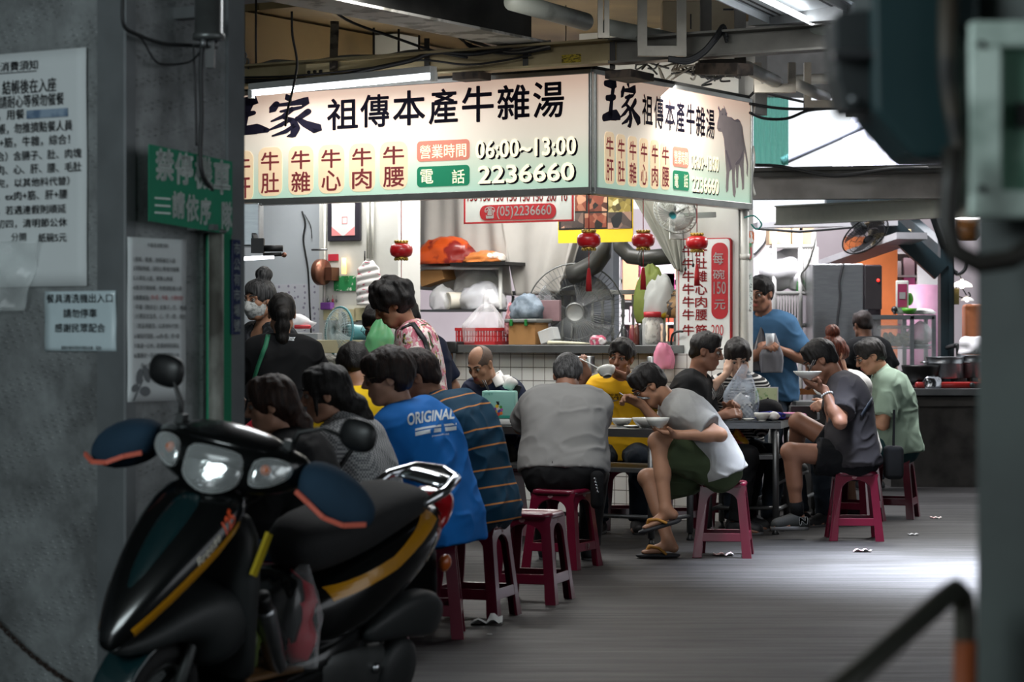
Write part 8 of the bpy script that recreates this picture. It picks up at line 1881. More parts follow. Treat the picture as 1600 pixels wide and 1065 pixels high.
m=MB(); m.prism([(xa,0),(xb,0),(xb,.5),(xa,.5)],Vector((0,CY,z_(458))),(1,0,0),(0,1,0),EZ*.02); m.build('shelf',cg,r)
m=MB(); m.prism([(xa,0),(xb,0),(xb,.5),(xa,.5)],Vector((0,CY,z_(385))),(1,0,0),(0,1,0),EZ*.02); m.build('shelf',cg,r)
wb=M('bag_white_plastic','#e3e2e4',rough=.35,var=.05,coat=.2)
for k,(px,w,hh,d) in enumerate(((1222,.21,.29,.15),(1240,.24,.34,.32),(1258,.16,.22,.18))):
    c=Vector((P(px,0,CY).x,CY+d,z_(458)+.02)); mb=MB(); mb.ball((0,0,0),1,14); A=np.array([tuple(v) for v in mb.v]); A=A*(.7+.5*noise3(A*1.8+k*5,k))[:,None]*np.array((w,.2,hh*.6)); A[:,2]-=A[:,2].min(); m=MB(); m.add([c+Vector(a) for a in A],mb.f,True)
    m.build('white_bag',wb,label=('bulging white bag at the left of the wire rack','large white bag at the back of the wire rack','small white bag at the right of the wire rack')[k],cat='bag')
m=MB(); m.box((P(1262,0,CY).x,CY+.1,z_(446)),(.20,.2,.10)); m.build('green_crate',M('crate_green','#2a8a3a',rough=.4),label='bright green crate on the wire rack',cat='crate')
for k,(px,w,cl,lb) in enumerate(((1222,.22,'#d6b48e','tan'),(1247,.12,'#e0c09a','pale tan'),(1262,.14,'#c9a884','brown'))):
    c=Vector((P(px,0,CY).x,CY+.25,z_(385)+.02)); m=MB(); m.box(c+EZ*.09,(w,.3,.17)); m.build('carton',M('carton_'+cl[1:],cl,rough=.7),label=lb+' carton on the top shelf of the wire rack',cat='box',bevel=.004)
cable_thing('white cable dangling in front of the wire rack',[P(1275,360,22.6),P(1272,385,22.6),P(1262,415,22.6),P(1252,430,22.6),P(1258,455,22.6)],.010,mat=pv)
cable_thing('dark cable curving down the bright gap beside the column',[P(1199,350,23.58),P(1197,375,23.58),P(1186,390,23.58),P(1178,398,23.58)],.012)
# bright pale partition left of the rack
m=MB(); xa_,xb_=P(1178,0,23.6).x,P(1213,0,23.6).x; m.box(((xa_+xb_)/2,23.65,1.3),(xb_-xa_,.08,2.6)); tag(m.build('wall_partition',M('partition_white','#ece9ec',rough=.6,var=.02)),kind='structure')
# awning rail
aw=M('awning_grey','#8f8f92',rough=.5,var=.1)
m=MB(); m.bar(P(1180,352,22.3),P(1398,349,22.35),.3,.05); m.build('awning_rail',aw,label='long grey awning rail under the light channel beam',cat='rail')
m=MB(); m.bar(P(1296,413,24),P(1425,368,22.0),.3,.06); m.build('awning',aw,label='slanting grey awning edge right of the fridge top',cat='rail')
m=MB(); m.box(P(1390,372,22.6),(.36,.3,.16)); m.build('cream_hood',M('hood_cream','#c9b890',rough=.5,var=.05),label='cream box light behind the wall fan on the right',cat='lamp',bevel=.01)
# wall fan at the right
c=P(1352,367,20.2); dkc=M('fan_cage_dark','#2a2a2c',rough=.4)
r,X,Y=fan('dark wired wall fan hanging under the light channel beam',c,(.35,-.5,-.62),.215,glass('fan_blade_dark',(.35,.33,.36),.5,.3),dkc,n_w=52,hub_c=M('fan_grey','#77767a',rough=.4),name='wall_fan')
m=MB(); m.bar(c-Vector((.35,-.5,-.62))*.1,P(1378,345,20.4),.05,.05); m.build('bracket',M('bracket_ochre','#8a6a30',rough=.6),r)
m=MB(); m.tube([P(1180,357,20.6),P(1250,362,20.6),P(1330,355,20.5),P(1352,352,20.3)],.012,8); m.build('rod',aw,r)
# glass display cabinet on the counter
GZ=.80; GY=21.75; gx0,gx1=P(1359,0,GY).x,P(1459,0,GY).x; gt=EYE+(YH-492)*GY/F
r=thing('glass_cabinet','steel framed glass food cabinet on the right counter','cabinet',Vector(((gx0+gx1)/2,GY+.2,GZ))); gl=glass('cabinet_glass',(.85,.92,.9),.14,.04)
xs=(gx0,P(1425,0,GY).x,gx1)
m=MB()
for y in (GY,GY+.42):
    for x in xs: m.box((x,y,(GZ+gt)/2),(.035,.03,gt-GZ))
    for z in (GZ+.02,gt-.02): m.box(((gx0+gx1)/2,y,z),(gx1-gx0,.03,.035))
for x in (gx0,gx1):
    for z in (GZ+.02,gt-.02): m.box((x,GY+.21,z),(.03,.42,.035))
m.box(((gx0+gx1)/2,GY+.21,gt-.005),(gx1-gx0+.03,.46,.012)); m.build('frame',steel,r)
for x_a,x_b in ((xs[0],xs[1]),(xs[1],xs[2])): m=MB(); m.box(((x_a+x_b)/2,GY,(GZ+gt)/2),(x_b-x_a-.03,.006,gt-GZ-.06)); m.build('pane',gl,r)
m=MB(); zs=EYE+(YH-544)*GY/F; m.box(((gx0+gx1)/2,GY+.21,zs),(gx1-gx0-.04,.38,.012)); m.build('shelf',steel,r)
# tub of meat balls, food trays
r=thing('food_tub','clear tub of pale meat balls inside the glass cabinet','tub',Vector((P(1400,0,GY).x,GY+.15,zs))); c=Vector((P(1402,0,GY).x,GY+.15,zs+.006))
m=MB(); m.rbox(c+EZ*.09,(.26,.22,.17),.02); m.build('tub',glass('tub_glass',(.9,.92,.9),.14,.1),r); m=MB(); m.rbox(c+EZ*.185,(.28,.24,.03),.01); m.build('lid',glass('tub_lid',(.85,.88,.9),.6,.3),r)
ballm=M('meatball','#a89a6e',rough=.5,var=.15); random.seed(9)
m=MB()
for k in range(60): m.ball(c+Vector((random.uniform(-.11,.11),random.uniform(-.09,.09),random.uniform(.025,.12))),.022,6)
tag(m.build('meat_balls',ballm,label='heap of pale meat balls in the clear tub',cat='food'),kind='stuff')
def lump2(name,label,c,size,mat,seed,cat,amp=.5):
    mb=MB(); mb.ball((0,0,0),1,14); A=np.array([tuple(v) for v in mb.v]); A=A*(.62+amp*noise3(A*1.8+seed,seed))[:,None]; A[:,2]=np.maximum(A[:,2],-.45); A=A*np.array(size); A[:,2]-=A[:,2].min(); m=MB(); m.add([Vector(c)+Vector(a) for a in A],mb.f,True); return m.build(name,mat,label=label,cat=cat)
G=lambda px,z,d=.15: Vector((P(px,0,GY).x,GY+d,z))
lump2('clear_bag','crumpled clear bag on the right of the cabinet shelf',G(1442,zs+.05),(.13,.12,.15),glass('cab_bag',(.85,.86,.88),.5,.25),3,'bag')
m=MB(); m.lathe(G(1440,zs+.006),[(.08,0),(.13,.03),(.125,.03),(.075,.006),(0,.006)],24,cap=False); m.build('dish',steel,label='steel dish of dark food on the right of the cabinet shelf',cat='dish'); lump2('dark_food','dark braised food in the steel dish',G(1440,zs+.015),(.10,.10,.05),M('braised','#3d2a1e',rough=.4,var=.3,scale=30),5,'food')
lump2('purple_bag','magenta bag low in the left of the glass cabinet',G(1408,GZ+.02),(.15,.12,.15),M('bag_magenta','#8a1f6e',rough=.35,var=.2),7,'bag'); lump2('pale_bag','pale bag low in the right of the glass cabinet',G(1446,GZ+.02),(.14,.12,.17),M('bag_pale','#cfcdbf',rough=.5,var=.1),9,'bag')
m=MB(); m.prism([(-.10,0),(.10,0),(.02,.14)],G(1447,GZ+.05,-.06),(1,0,0),EZ,(0,.02,0)); m.build('green_cloth',cloth('cloth_green_pale','#5f9a82'),label='folded pale green cloth before the glass cabinet',cat='cloth')
# on top of the cabinet: small framed card (its code left blank), lime halves, small black thing
r=thing('card_stand','small upright stand with a dark pink card on the glass cabinet','card',G(1411,gt,.05)); q=G(1411,gt+.006,.05); m=MB(); m.rbox(q+EZ*.155,(.115,.02,.30),.008); m.build('stand',M('stand_grey','#b9bcb4',rough=.4),r); m=MB(); m.box(q+EZ*.17-Vector((0,.012,0)),(.085,.004,.21)); m.build('card',M('card_crimson','#8e2f52',rough=.5),r); m=MB(); m.box(q+EZ*.17-Vector((0,.015,0)),(.055,.003,.06)); m.build('blank_patch',M('card_grey','#8e8a8c',rough=.6),r)
limem=M('lime_green','#4f9a2a',rough=.4,var=.15)
m=MB(); m.lathe(G(1421,gt+.006,.0),[(.02,0),(.055,.02),(.07,.055),(.062,.055),(0,.05)],20); m.build('lime_half',limem,label='green bowl-shaped half fruit at the foot of the card stand',cat='fruit'); m=MB(); m.ball(G(1424,gt+.145,.10),.045,10,(.8,.8,1.3)); m.build('green_fruit',limem,label='green fruit behind the card stand',cat='fruit')
lump2('napkins','white crumpled napkins on the glass cabinet',G(1440,gt+.006),(.18,.1,.045),tissue,11,'tissue'); m=MB(); m.ball(G(1399,gt+.05,.05),.03,8); m.tube([G(1399,gt+.006,.05),G(1399,gt+.05,.05)],.012,8); m.build('sauce_bottle',black,label='small black knob-topped bottle left of the card stand',cat='bottle')
# counter top, pots, burners
CT=.80; m=MB(); m.box((CK.x+1.3,CK.y+.43,.84),(2.66,1.0,.06)); m.build('countertop',dsteel,label='steel worktop over the concrete counter of the cooking stall',cat='counter',bevel=.004)
CZ=.87; red_e=M('burner_red','#a3201c',rough=.3,var=.1,coat=.5); Pt=lambda px,d=.25: Vector((P(px,0,21.5).x,21.4+d,CZ))
def pot(label,c,r0,h,lid=True,mat=steel,handles=True):
    r=thing('cooking_pot',label,'pot',c); m=MB(); m.lathe(c,[(r0*.96,0),(r0,.01),(r0,h*.72),(r0*1.02,h*.74),(r0,h*.76),(r0,h),(r0*1.05,h+.008),(r0*.98,h+.01),(r0*.95,h*.9),(0,h*.88)],40); m.build('body',mat,r)
    if handles:
        for q in (-1,1): m=MB(); m.tube([c+Vector((q*r0*.98,-.06,h*.78)),c+Vector((q*(r0+.04),-.05,h*.78)),c+Vector((q*(r0+.04),.05,h*.78)),c+Vector((q*r0*.98,.06,h*.78))],.009,8); m.build('handle',steel,r)
    return r
def burner(label,c,w):
    r=thing('gas_burner',label,'burner',c); m=MB(); m.rbox(c+EZ*.03,(w,.36,.055),.012); m.build('case',red_e,r); m=MB()
    for k in range(4): a=k*math.pi/2+.6; m.bar(c+Vector((math.cos(a)*.05,math.sin(a)*.05,.075)),c+Vector((math.cos(a)*w*.42,math.sin(a)*.15,.075)),.02,.03)
    m.build('grate',black,r); m=MB(); m.lathe(c+Vector((w*.3,-.185,.03)),[(.025,0),(.022,.03)],14,ax=(Vector((1,0,0)),EZ,Vector((0,-1,0)))); m.build('knob',black,r); return r
burner('red gas burner under the big steel pot',Pt(1484,.22),.62); burner('second red gas burner at the right end of the counter',Pt(1538,.22),.30)
pot('big steel stockpot on the burner before the teal post',Pt(1481,.25)+EZ*.085,.165,.185); pot('second steel pot right of the big stockpot',Pt(1527,.35)+EZ*.085,.14,.20)
m=MB(); m.lathe(Pt(1443,.2)+EZ*.03,[(.10,0),(.16,.06),(.17,.12),(.18,.16),(.18,.175),(.17,.175),(.15,.08),(0,.04)],28); m.build('black_pot',M('iron_black','#141414',rough=.4,metal=.3),label='black iron pot left of the big stockpot',cat='pot')
lump2('steel_ware','jumble of steel lids before the black iron pot',Pt(1455,.06),(.10,.08,.09),M('lids_steel','#9a9ca0',rough=.2,metal=1,var=.3,scale=20,bump=.5,bscale=12),15,'lids')
lump2('white_bag','white plastic bag over the second pot',Pt(1530,.4)+EZ*.30,(.16,.12,.12),wb,17,'bag')
# tap by the post
cable_thing('dark bent tap pipe in front of the teal post',[P(1480,543,22.4),P(1492,540,22.1),P(1497,545,22.05),P(1498,603,22.05)],.022,name='tap',cat='tap',mat=black)
# lamps and bits right of the post
shade=M('lamp_shade_white','#e6e4e2',rough=.4,var=.02)
def dome(label,c,r0,emit=0):
    r=thing('dome_lamp',label,'lamp',c); m=MB(); m.lathe(c,[(r0,0),(r0*.9,r0*.25),(r0*.5,r0*.5),(r0*.18,r0*.6),(.012,r0*.75)],24,cap=False); m.build('shade',shade if not emit else glow('lit_shade','#fff6ea',2.0),r); m=MB(); m.tube([c+EZ*r0*.7,c+EZ*r0*.8+Vector((-.04,0,.06)),c+EZ*.18+Vector((-.09,0,0)),c+Vector((-.12,0,.02))],.006,6); m.build('arm',black,r); m=MB(); m.ball(c+EZ*r0*.15,r0*.3,8); m.build('bulb',glow('bulb_white','#fff8ef',6),r); return r
dome('white dome lamp right of the teal post',P(1503,448,22.5),.098,1)
dome('second white dome lamp below the first',P(1511,470,22.5),.065)
m=MB(); m.box(P(1493,463,22.5),(.06,.06,.15)); m.build('socket_box',M('socket_ochre','#6d6236',rough=.5,var=.1),label='ochre socket box on the right of the teal post',cat='box',bevel=.005)
cable_thing('black cable looping right of the teal post',[P(1484,412,22.45),P(1495,428,22.45),P(1508,420,22.45),P(1512,400,22.45)],.018); cable_thing('thin black cable leaving the ochre socket',[P(1496,462,22.5),P(1508,466,22.5),P(1516,462,22.5),P(1513,456,22.5)],.007)
r=thing('pendant_lamp','brown lamp with lit white rim hanging right of the teal post top','lamp',P(1512,350,19.1)); m=MB(); m.lathe(P(1512,344,19.1),[(.10,0),(.105,-.12),(.07,-.16)],20,cap=True); m.build('shade',M('shade_brown','#8a5a2c',rough=.4,var=.1),r); m=MB(); m.lathe(P(1512,342,19.1),[(.105,0),(.10,.03)],20); m.build('lit_rim',glow('lamp_white','#ffffff',4),r); m=MB(); m.tube([P(1512,340,19.1),P(1512,331,19.1)],.008,6); m.build('cord',black,r)
m=MB(); q=P(1522,475,22.6); m.rbox((q.x,q.y,q.z/2),(.2,.2,q.z),.03); m.build('orange_chair_back',M('chair_orange','#b06a42',rough=.4),label='narrow orange chair back behind the right end of the counter',cat='cupboard')  # chair back, built as a solid block down to the floor
# big steel basin on its stand, behind the right table
r=thing('steel_basin','wide steel basin on a dark stand behind the right table','basin',Vector((P(1255,0,20.2).x,20.4,.0))); c=Vector((P(1258,0,20.2).x,20.4,EYE+(YH-555)*20.4/F)); m=MB(); m.lathe(c,[(.20,0),(.27,.02),(.29,.10),(.31,.105),(.31,.11),(.28,.105),(.25,.02),(0,.015)],36,cap=False); m.build('basin',steel,r); m=MB(); m.box(c-EZ*.03,(.6,.45,.04)); m.build('top',black,r)
for dx in (-.26,.26):
    for dy in (-.18,.18): m=MB(); m.box((c.x+dx,c.y+dy,(c.z-.05)/2),(.05,.05,c.z-.05)); m.build('leg',dkp,r)
m=MB(); m.box((c.x,c.y-.2,c.z-.30),(.62,.03,.05)); m.build('stretcher',M('wood_orange','#9a6030',rough=.6),r)
m=MB(); c2=Vector((P(1272,0,18.5).x,18.6,0)); m.box(c2+EZ*.42,(.30,.4,.84)); r=m.build('steel_cupboard',dsteel,label='low steel cupboard with a round black vent beyond the right table',cat='cupboard',bevel=.005)
m=MB(); q=Vector((c2.x+.03,c2.y-.205,EYE+(YH-650)*18.4/F)); m.lathe(q,[(.075,0),(.075,.012),(.06,.014),(.018,.006),(0,.006)],28,ax=(Vector((1,0,0)),EZ,Vector((0,-1,0))))
for k in range(10): a=2*math.pi*k/10; m.bar(q+Vector((.02*math.cos(a),-.01,.02*math.sin(a))),q+Vector((.065*math.cos(a+.3),-.01,.065*math.sin(a+.3))),.010,.012,up=(0,1,0))
m.build('vent',black,r)
# ---- bright shops far behind: shelves with wares, posters
pinks=['#e8c6cf','#d98aa8','#f0e6e8','#c95a7c','#e7a7b8','#f4eef0','#b8543a','#e0b890','#d65f9a','#f2d0dc']
def ware_shelf(short,label,px0,px1,py0,py1,Y,rows,cols,seed):
    x0,x1=P(px0,0,Y).x,P(px1,0,Y).x; za,zb=EYE+(YH-py1)*Y/F,EYE+(YH-py0)*Y/F; za=max(za,.1)
    r=thing('ware_shelf',label,'shelf',Vector(((x0+x1)/2,Y+.15,za))); fr=M('shop_shelf_white','#e9e6e6',rough=.5,var=.03)
    m=MB(); m.box(((x0+x1)/2,Y+.28,(za+zb)/2),(x1-x0,.02,zb-za))
    for i in range(rows+1): m.box(((x0+x1)/2,Y+.14,za+(zb-za)*i/rows),(x1-x0,.28,.02))
    for x in (x0,x1): m.box((x,Y+.14,zb/2),(.025,.28,zb))
    m.build('shelf_unit',fr,r); random.seed(seed)
    for i in range(rows):
        for j in range(cols):
            cw=(x1-x0)/cols; hh=(zb-za)/rows*random.uniform(.5,.9); cl=random.choice(pinks); m=MB(); m.box((x0+cw*(j+.5),Y+.06,za+(zb-za)*i/rows+.012+hh/2),(cw*random.uniform(.6,.92),.12,hh)); m.build('package',M('pack_'+cl[1:],cl,rough=.5,var=.08,scale=9),label='%s package, %s row, place %d of %d, shelf %s'%({'#b8543a':'brick','#e0b890':'tan'}.get(cl,'pinkish' if cl not in('#f0e6e8','#f4eef0') else 'white'),('bottom','second','third','top')[i],j+1,cols,short),cat='package',group='packages on the far shelves')
ware_shelf('behind the balustrade','white shelf of pink wares seen through the balustrade',968,1060,400,540,25.0,4,6,3)
ware_shelf('right of the fridge','white shelf of pink wares right of the fridge',1372,1470,395,540,25.5,4,5,5)
m=MB(); q=P(1360,370,25.2); m.box((q.x,q.y,q.z/2),(.55,.1,q.z)); m.build('orange_cabinet',M('cabinet_orange','#b5622e',rough=.5,var=.06),label='orange brown cabinet behind the fridge top',cat='cabinet')
m=MB(); q=P(1450,430,24.9); m.box(q,(.22,.05,.26)); m.box((q.x,q.y+.03,q.z/2),(.04,.03,q.z)); m.build('white_notice',white,label='white notice panel left of the teal post',cat='notice')
m=MB(); c=P(1440,470,24.6); m.lathe(Vector((c.x,c.y,0)),[(.16,0),(.18,c.z-.2),(.2,c.z+.16),(.0,c.z+.17)],24); m.build('pink_bucket',M('bucket_pink','#dba3c0',rough=.4,var=.05),label='pale pink tall bucket seen above the glass cabinet',cat='bucket')  # bucket, its body carried down to the floor
for k,(px,py,w,h_,cl,lb) in enumerate(((1028,430,.34,.36,'#e9d9e2','pale poster seen between the right lantern and the price board'),(1012,470,.22,.24,'#e3dfe6','white leaflet seen behind the lantern tassel'),(1045,445,.12,.24,'#d84fa0','magenta strip poster beside the price board'),(985,430,.16,.5,'#d8a37c','peach curtain edge left of the posters'))):
    m=MB(); m.box(P(px,py,24.985),(w,.03,h_)); m.build('poster',M('poster_'+cl[1:],cl,rough=.6,var=.05),label=lb,cat='poster')
# ============================================================ UNDER THE CEILING
# perforated tray lamp at the upper right
tr_m=M('perforated_tray','#b9bfc0',rough=.4,metal=.3,var=.06)
a=P(1100,-55,12.0); b_=P(1278,34,14.6); d=(b_-a).normalized(); sd=d.cross(EZ).normalized()
r=thing('fluorescent_lamp','lit fluorescent tube in a perforated white tray at the upper right','lamp',(a+b_)/2)
m=MB(); m.bar(a+EZ*.04,b_+EZ*.04,.62,.02); m.build('tray',tr_m,r)
m=MB()
for q in (-.28,.28): m.bar(a+sd*q+EZ*.02,b_+sd*q+EZ*.02,.012,.06)
m.build('tray_edge',tr_m,r); m=MB(); m.tube([a-EZ*.02,b_-EZ*.02],.018,12); m.build('tube',tubew,r)
m=MB(); L_=(b_-a).length
for q in (-.24,-.19,.19,.24):
    for k in range(60): m.box(a+d*(L_*k/60)+sd*q+EZ*.029,(.018,.03,.004),ax=(sd,d,EZ))
m.build('perforation',black,r)
L=lamp('tray_lamp_light','AREA',(a+b_)/2-EZ*.05,7,(.96,.98,1),(2.2,.06)); L.rotation_euler=(0,0,math.atan2(d.y,d.x))
m=MB(); m.bar(P(1182,28,14.8),P(1330,18,14.0),.12,.10); m.build('cross_rail',M('rail_grey','#8f9190',rough=.45,var=.1),label='grey steel cross rail carrying the perforated tray lamp',cat='rail')
m=MB(); m.bar(P(1262,40,14.6),P(1340,82,15.6),.32,.03); m.build('cable_tray',tr_m,label='perforated cable tray running on beyond the lit tube',cat='tray')
# pipes
def pipe(label,pts,r_,mat=None,name='pipe'): m=MB(); m.tube(pts,r_,18); return m.build(name,mat or pipe_grey,label=label,cat='pipe')
pipe('thick grey pipe sloping down over the middle of the signs',[P(800,2,13.9),P(915,34,14.7)],.055)
pipe('thick grey pipe continuing down to the right above the corner',[P(948,42,14.9),P(1052,63,15.4)],.05)
pipe('grey pipe rising to the right above the grey beam',[P(1112,78,15.2),P(1200,60,14.9),P(1300,42,14.5)],.052); pipe('short grey pipe stub between the two sloping pipes',[P(1060,64,15.5),P(1096,74,15.6)],.045)
pipe('pale pipe slanting down right of the side sign top',[P(1168,106,16.0),P(1213,128,16.6)],.045,pv); pipe('pale pipe slanting beyond the right hanger frame',[P(1245,132,17.0),P(1290,152,17.6)],.042,pv); pipe('pale pipe running level under the roof at the right',[P(1243,125,18.2),P(1310,122,18.0)],.04,pv)
# hanger frames
hg=M('hanger_paint','#9a958a',rough=.5,var=.12); hgd=M('hanger_dark','#4b463f',rough=.6,var=.15)
def hanger(label,px0,px1,py0,py1,Y,mat,w=.06,bar=.07):
    x0,x1=P(px0,0,Y),P(px1,0,Y); z1=EYE+(YH-py0)*Y/F; z0=EYE+(YH-py1)*Y/F; r=thing('pipe_hanger',label,'hanger',Vector(((x0.x+x1.x)/2,Y,z0)))
    for x in (x0.x+w/2,x1.x-w/2): m=MB(); m.box((x,Y,(z1+z0)/2),(w,.05,z1-z0)); m.build('upright',mat,r)
    m=MB(); m.box(((x0.x+x1.x)/2,Y-.005,z0+bar/2),(x1.x-x0.x,.06,bar)); m.build('crossbar',mat,r); return r
hanger('pale U-shaped pipe hanger above the corner of the signs',996,1072,-30,88,14.8,hg,.058,.06)
hanger('dark U-shaped pipe hanger right of the pale one',1094,1165,-30,100,15.2,hgd,.07,.03)
hanger('brown pipe hanger below the grey beam at the right',1178,1243,98,145,16.6,hg,.05,.06); hanger('second brown pipe hanger farther right',1256,1312,98,168,17.4,hg,.05,.05); hanger('third small pipe hanger over the corrugated roof',1322,1372,60,182,18.2,hg,.04,.05)
hanger('white pipe hanger left of the pale U-shaped one',934,952,-30,60,14.4,hg,.03,.03)
# beige electrical box
m=MB(); c=P(1094,32,16.2); m.box(c,(.52,.2,.24)); r=m.build('electrical_box',M('box_beige','#9c8e74',rough=.5,var=.06),label='beige electrical box above the grey beam',cat='box',bevel=.008); m=MB()
for k in range(3): m.box(c+Vector((-.16+k*.045,-.102,-.02)),(.008,.006,.10))
m.box(c+Vector((.18,-.102,.06)),(.07,.006,.012)); m.build('slot',black,r)
# yellow warning label and hanger strap on the grey beam
m=MB(); Bq=Bf-E2*.011; s0,z1=onp(878,86,Bq,E1); s1,z0=onp(908,100,Bq,E1); m.prism([(s0,z0),(s1,z0),(s1,z1),(s0,z1)],Bq,E1,EZ,-E2*.003); m.build('warning_label',M('label_yellow','#b5a02c',rough=.5,col2='#4a4014',mix=(.5,.56),scale=40,stretch=(1,1,4)),label='small yellow printed label on the grey beam',cat='label')
strp=M('strut_dark','#2b2825',rough=.6,var=.15)
m=MB(); m.bar(onf(523,35,Bf-E2*.25,E1),onf(521,108,Bf-E2*.03,E1),.055,.03); m.build('strut',M('strut_rusty','#6b6252',rough=.7,col2='#2b2520',mix=(.45,.6)),label='slanting rusty strut from the peeling beam to the cream beam',cat='strut')
m=MB(); q=onf(497,112,Bf-E2*.025,E1); m.box(q,(.20,.012,.11),ax=(E1,E2,EZ)); r=m.build('mounting_plate',M('plate_cream','#d3c39a',rough=.5,var=.05),label='cream mounting plate with bolts on the cream beam',cat='plate'); 
for k in range(3): m=MB(); m.lathe(q+E1*(-.07+.05*k)-E2*.006+EZ*-.0,[(.012,0),(.011,.012)],8,ax=(E1,EZ,-E2)); m.build('bolt',black,r)
for k,(px,y0,y1,lb) in enumerate(((400,0,100,'thin dark rod hanging at the left of the cream beam'),(584,50,86,'short dark rod hanging left of the cable bundle'),(623,52,84,'short pale rod hanging beside the cable bundle'),(655,62,86,'short dark rod hanging at the end of the peeling beam'))):
    m=MB(); m.tube([onf(px,y0-6,Bf+E2*.12,E1),onf(px,y1,Bf+E2*.06,E1)],.008,8); m.build('hanging_rod',strp,label=lb,cat='rod')
for k,(px,lb) in enumerate(((667,'dark strap clamped over the cream beam at the lamp end'),(821,'dark strap clamped over the grey beam in the middle'),(957,'dark strap clamped over the grey beam at the sign corner'))):
    m=MB(); m.bar(onf(px,60,Bf-E2*.03,E1),onf(px,108,Bf-E2*.03,E1),.035,.02); m.build('beam_strap',strp,label=lb,cat='strap')
# cables over the beams
cf=lambda px,py,o=.08: onf(px,py,Bf-E2*o,E1)
cable_thing('thick black cable bundle sagging along the cream beam',[cf(372,127),cf(440,126),cf(520,121),cf(580,108),cf(640,95),cf(680,82),cf(740,84),cf(800,74)],.016)
cable_thing('grey cable waving along the top of the cream beam',[cf(372,104),cf(405,101),cf(430,95),cf(470,97),cf(500,94),cf(540,88),cf(600,87),cf(640,80),cf(675,80)],.010,mat=M('cable_grey','#6e6a62',rough=.6))
cable_thing('thin black cable low across the cream beam',[cf(372,121),cf(450,119),cf(530,112),cf(600,103),cf(660,94),cf(730,101),cf(790,94),cf(830,86)],.007)
cable_thing('black cable slanting from the ceiling to the cable bundle',[onf(495,-10,Bf-E2*.9,E1),onf(540,30,Bf-E2*.6,E1),onf(620,60,Bf-E2*.3,E1),cf(680,80),cf(730,90)],.009)
cable_thing('black cable dropping in front of the lit tube to the sign',[onf(456,18,Bf-E2*.9,E1),onf(457,55,Bf-E2*.9,E1),onf(464,95,Bf-E2*.85,E1),onf(460,128,Bf-E2*.8,E1),onf(450,170,Bf-E2*.7,E1),onf(446,196,Bf-E2*.6,E1)],.008)
for k,(y0,y1,y2) in enumerate(((2,48,80),(8,56,86),(-4,40,76),(14,62,90))): cable_thing(('uppermost','second','third','lowest')[k]+' of the cables fanning down from the dark cross beam',[onf(655+8*k,y0-12,Bf-E2*.6,E1),onf(700+6*k,y1-8,Bf-E2*.3,E1),cf(740,y2-14),cf(800,78+2*k),cf(860,64+4*k)],.008,mat=cable if k%2 else M('cable_grey','#6e6a62',rough=.6),group='cables fanning down')
for k in range(3): cable_thing(('upper','middle','lower')[k]+' cable looping under the pale U-shaped hanger',[P(1044,90+2*k,14.7),P(1075,92+3*k,14.7),P(1100,78+3*k,14.7),P(1118,56+4*k,14.7),P(1130,40+6*k,14.8),P(1136,58+4*k,14.8)],.012)
random.seed(12)
for k in range(16):
    px=random.uniform(1015,1140); py=132-(1172-px)*.18+random.uniform(-10,10)
    pts=[P(px+random.uniform(-38,38),py+random.uniform(-14,16)-6,17.0+random.uniform(-.15,.2)) for _ in range(5)]; cable_thing('one loop of the tangled cables above the side sign',pts,.007,mat=cable if k%3 else M('cable_grey','#6e6a62',rough=.6),group='tangled cables above the side sign')
cable_thing('upper black cable crossing from the side sign to the right',[P(1172,150,17.4),P(1185,142,17.4),P(1215,150,17.8),P(1260,160,18.2)],.010); cable_thing('middle black cable crossing before the green sheet',[P(1172,162,17.4),P(1230,170,17.8),P(1320,169,18.4)],.011); cable_thing('lower black cable drooping before the green sheet',[P(1172,176,17.4),P(1195,185,17.6),P(1230,185,17.8),P(1262,173,18.0),P(1300,169,18.3)],.011)
cable_thing('long dark cable lying along the rendered beam',[P(1180,258,19.0),P(1220,260,19.0),P(1280,272,18.9),P(1320,274,18.8),P(1390,264,18.6),P(1450,262,18.4)],.014)
cable_thing('pale cable hanging down the right edge of the side sign',[P(1177,228,17.5),P(1179,250,17.5),P(1175,280,17.5),P(1180,305,17.5)],.008,mat=pv)
cable_thing('teal cable curling under the sign at the downpipe top',[P(1163,340,17.3),P(1178,337,17.3),P(1190,350,17.3),P(1182,358,17.3),P(1174,350,17.3)],.006,mat=M('cable_teal','#2f7f78',rough=.5))
# upper wall of the building behind the sign, on the right
wall_seg('wall_upper',KF+E2*.1,905,1180,2.95,4.1,stall_white,.2)
# chain and hook at the far left of the soffit
m=MB(); a_=P(376,72,16.8); b_=P(388,102,16.7)
for i in range(7):
    p=a_.lerp(b_,i/6); e_=Vector((1,0,0)) if i%2 else Vector((0,1,0)); m.tube([p+EZ*.024*math.cos(t)+e_*.014*math.sin(t) for t in [2*math.pi*k/8 for k in range(8)]],.005,5,closed=True)
m.build('chain',dsteel,label='short steel chain hanging from the soffit beside the pillar',cat='chain')
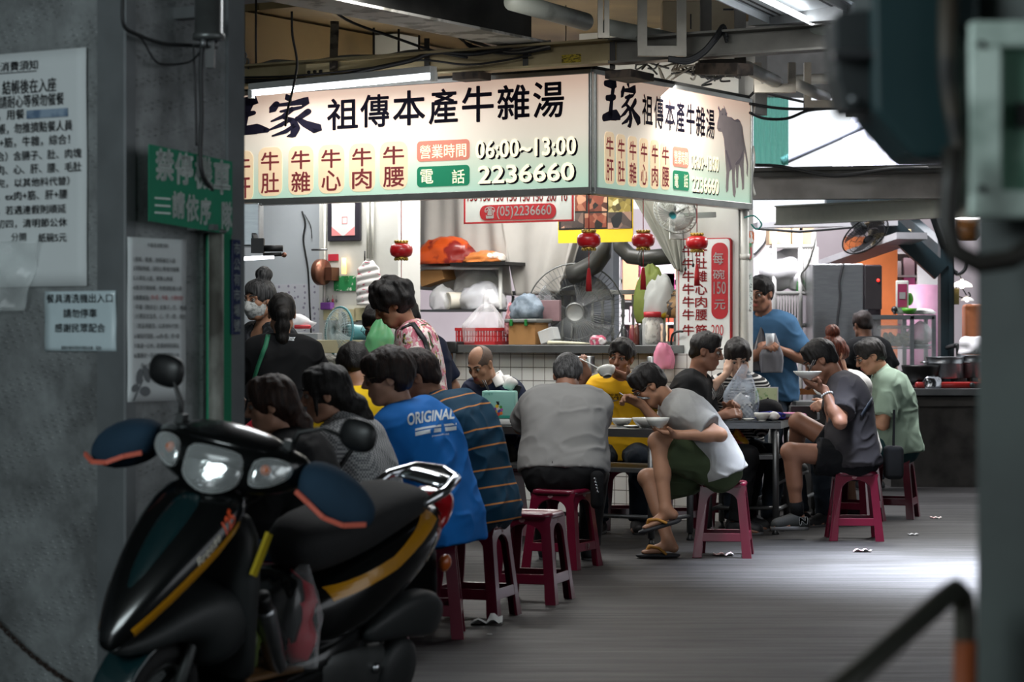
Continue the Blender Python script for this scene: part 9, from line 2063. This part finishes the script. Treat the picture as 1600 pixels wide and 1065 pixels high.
# ============================================================ NEAR RIGHT: MACHINE, PANEL, HANDRAIL
dt=M('machine_teal_dark','#1c3639',rough=.5,var=.12,scale=5); gp_=M('panel_light_green','#cfe0d6',rough=.45,col2='#7b9186',mix=(.42,.62),scale=7,bump=.2)
NY=3.55; pn=lambda px,py,Y=NY: P(px,py,Y)
def poly_box(mb,pts,Y,d): mb.prism([(P(x,y,Y).x,P(x,y,Y).z) for x,y in pts],(0,Y,0),(1,0,0),EZ,(0,d,0))
r=thing('wall_machine','dark teal blurred machine housing hanging at the upper right','machine',P(1440,245,NY+.1))
m=MB(); poly_box(m,[(1362,-60),(1530,-60),(1530,248),(1438,248),(1424,238),(1366,172)],NY,.22); m.build('housing',dt,r,bevel=.008)
m=MB(); poly_box(m,[(1302,30),(1312,18),(1364,14),(1364,172),(1322,172),(1306,120)],NY+.03,.12); m.build('junction_box',M('box_dark_grey','#2f3334',rough=.5),r,bevel=.004); m=MB(); m.box(pn(1332,86,NY+.02),(.058,.03,.010)); m.build('metal_strip',steel,r); m=MB(); m.ball(pn(1333,155,NY+.02),.006,8); m.build('screw',steel,r)
m=MB(); m.tube([pn(1482,-40,NY-.02),pn(1480,120,NY-.02),pn(1500,240,NY-.02),pn(1492,330,NY-.02)],[.014,.014,.012,.011],12); m.build('rusty_pipe',M('pipe_rust','#3a3228',rough=.6,col2='#171513'),r)
r=thing('access_hatch','pale green steel panel with square opening on the near column','panel',P(1570,340,3.5)); Yp=3.5
m=MB()
for pts in ([(1518,32),(1690,32),(1690,72),(1518,72)],[(1518,72),(1566,72),(1566,300),(1518,300)],[(1518,300),(1690,300),(1690,340),(1518,340)],[(1650,72),(1690,72),(1690,300),(1650,300)]): poly_box(m,pts,Yp,.05)
m.build('frame',gp_,r,bevel=.004); m=MB(); poly_box(m,[(1566,72),(1650,72),(1650,300),(1566,300)],Yp+.03,.03); m.build('recess',M('panel_recess','#6d9682',rough=.5,col2='#a9c9b6',mix=(.5,.6),scale=9),r); m=MB(); poly_box(m,[(1592,160),(1650,160),(1650,198),(1592,198)],Yp+.01,.03); m.build('hole',black,r)
for q in (70,295): m=MB(); m.ball(pn(1534,q,Yp),.006,8); m.build('bolt',black,r)
m=MB(); m.tube([pn(1490,230,3.45),pn(1484,300,3.45),pn(1480,350,3.45),pn(1492,392,3.44),pn(1530,412,3.44),pn(1580,405,3.44),pn(1620,380,3.44)],.015,14); m.build('hose',M('hose_dark','#26231f',rough=.5),label='dark hose curving under the pale green panel',cat='hose')
hr=M('handrail_worn','#34332b',rough=.45,metal=.4,col2='#6a3a1e',mix=(.58,.72),scale=6)
r=thing('handrail','worn steel handrail with bent end at the lower right, nearest to us','handrail',Vector((P(1505,0,3.5).x,3.5,0)))
a=P(1180,1190,2.75); b_=P(1480,930,3.45); c=P(1503,960,3.5); dn=Vector((c.x+.006,c.y,0)); 
m=MB(); m.tube([a,a.lerp(b_,.5),b_,P(1494,921,3.48),P(1504,932,3.5),P(1508,960,3.5),Vector((P(1508,0,3.5).x,3.5,.02))],.0165,18); m.build('rail',hr,r)
m=MB(); q=P(1508,1000,3.5); m.tube([Vector((q.x,3.5,.02)),q],.0175,16); m.build('painted_foot',M('rail_orange','#7a3c1c',rough=.5,col2='#33241c',mix=(.5,.7),scale=12),r)
m=MB(); m.tube([Vector((a.x,a.y,.02)),a],.0165,14); m.build('post',hr,r)
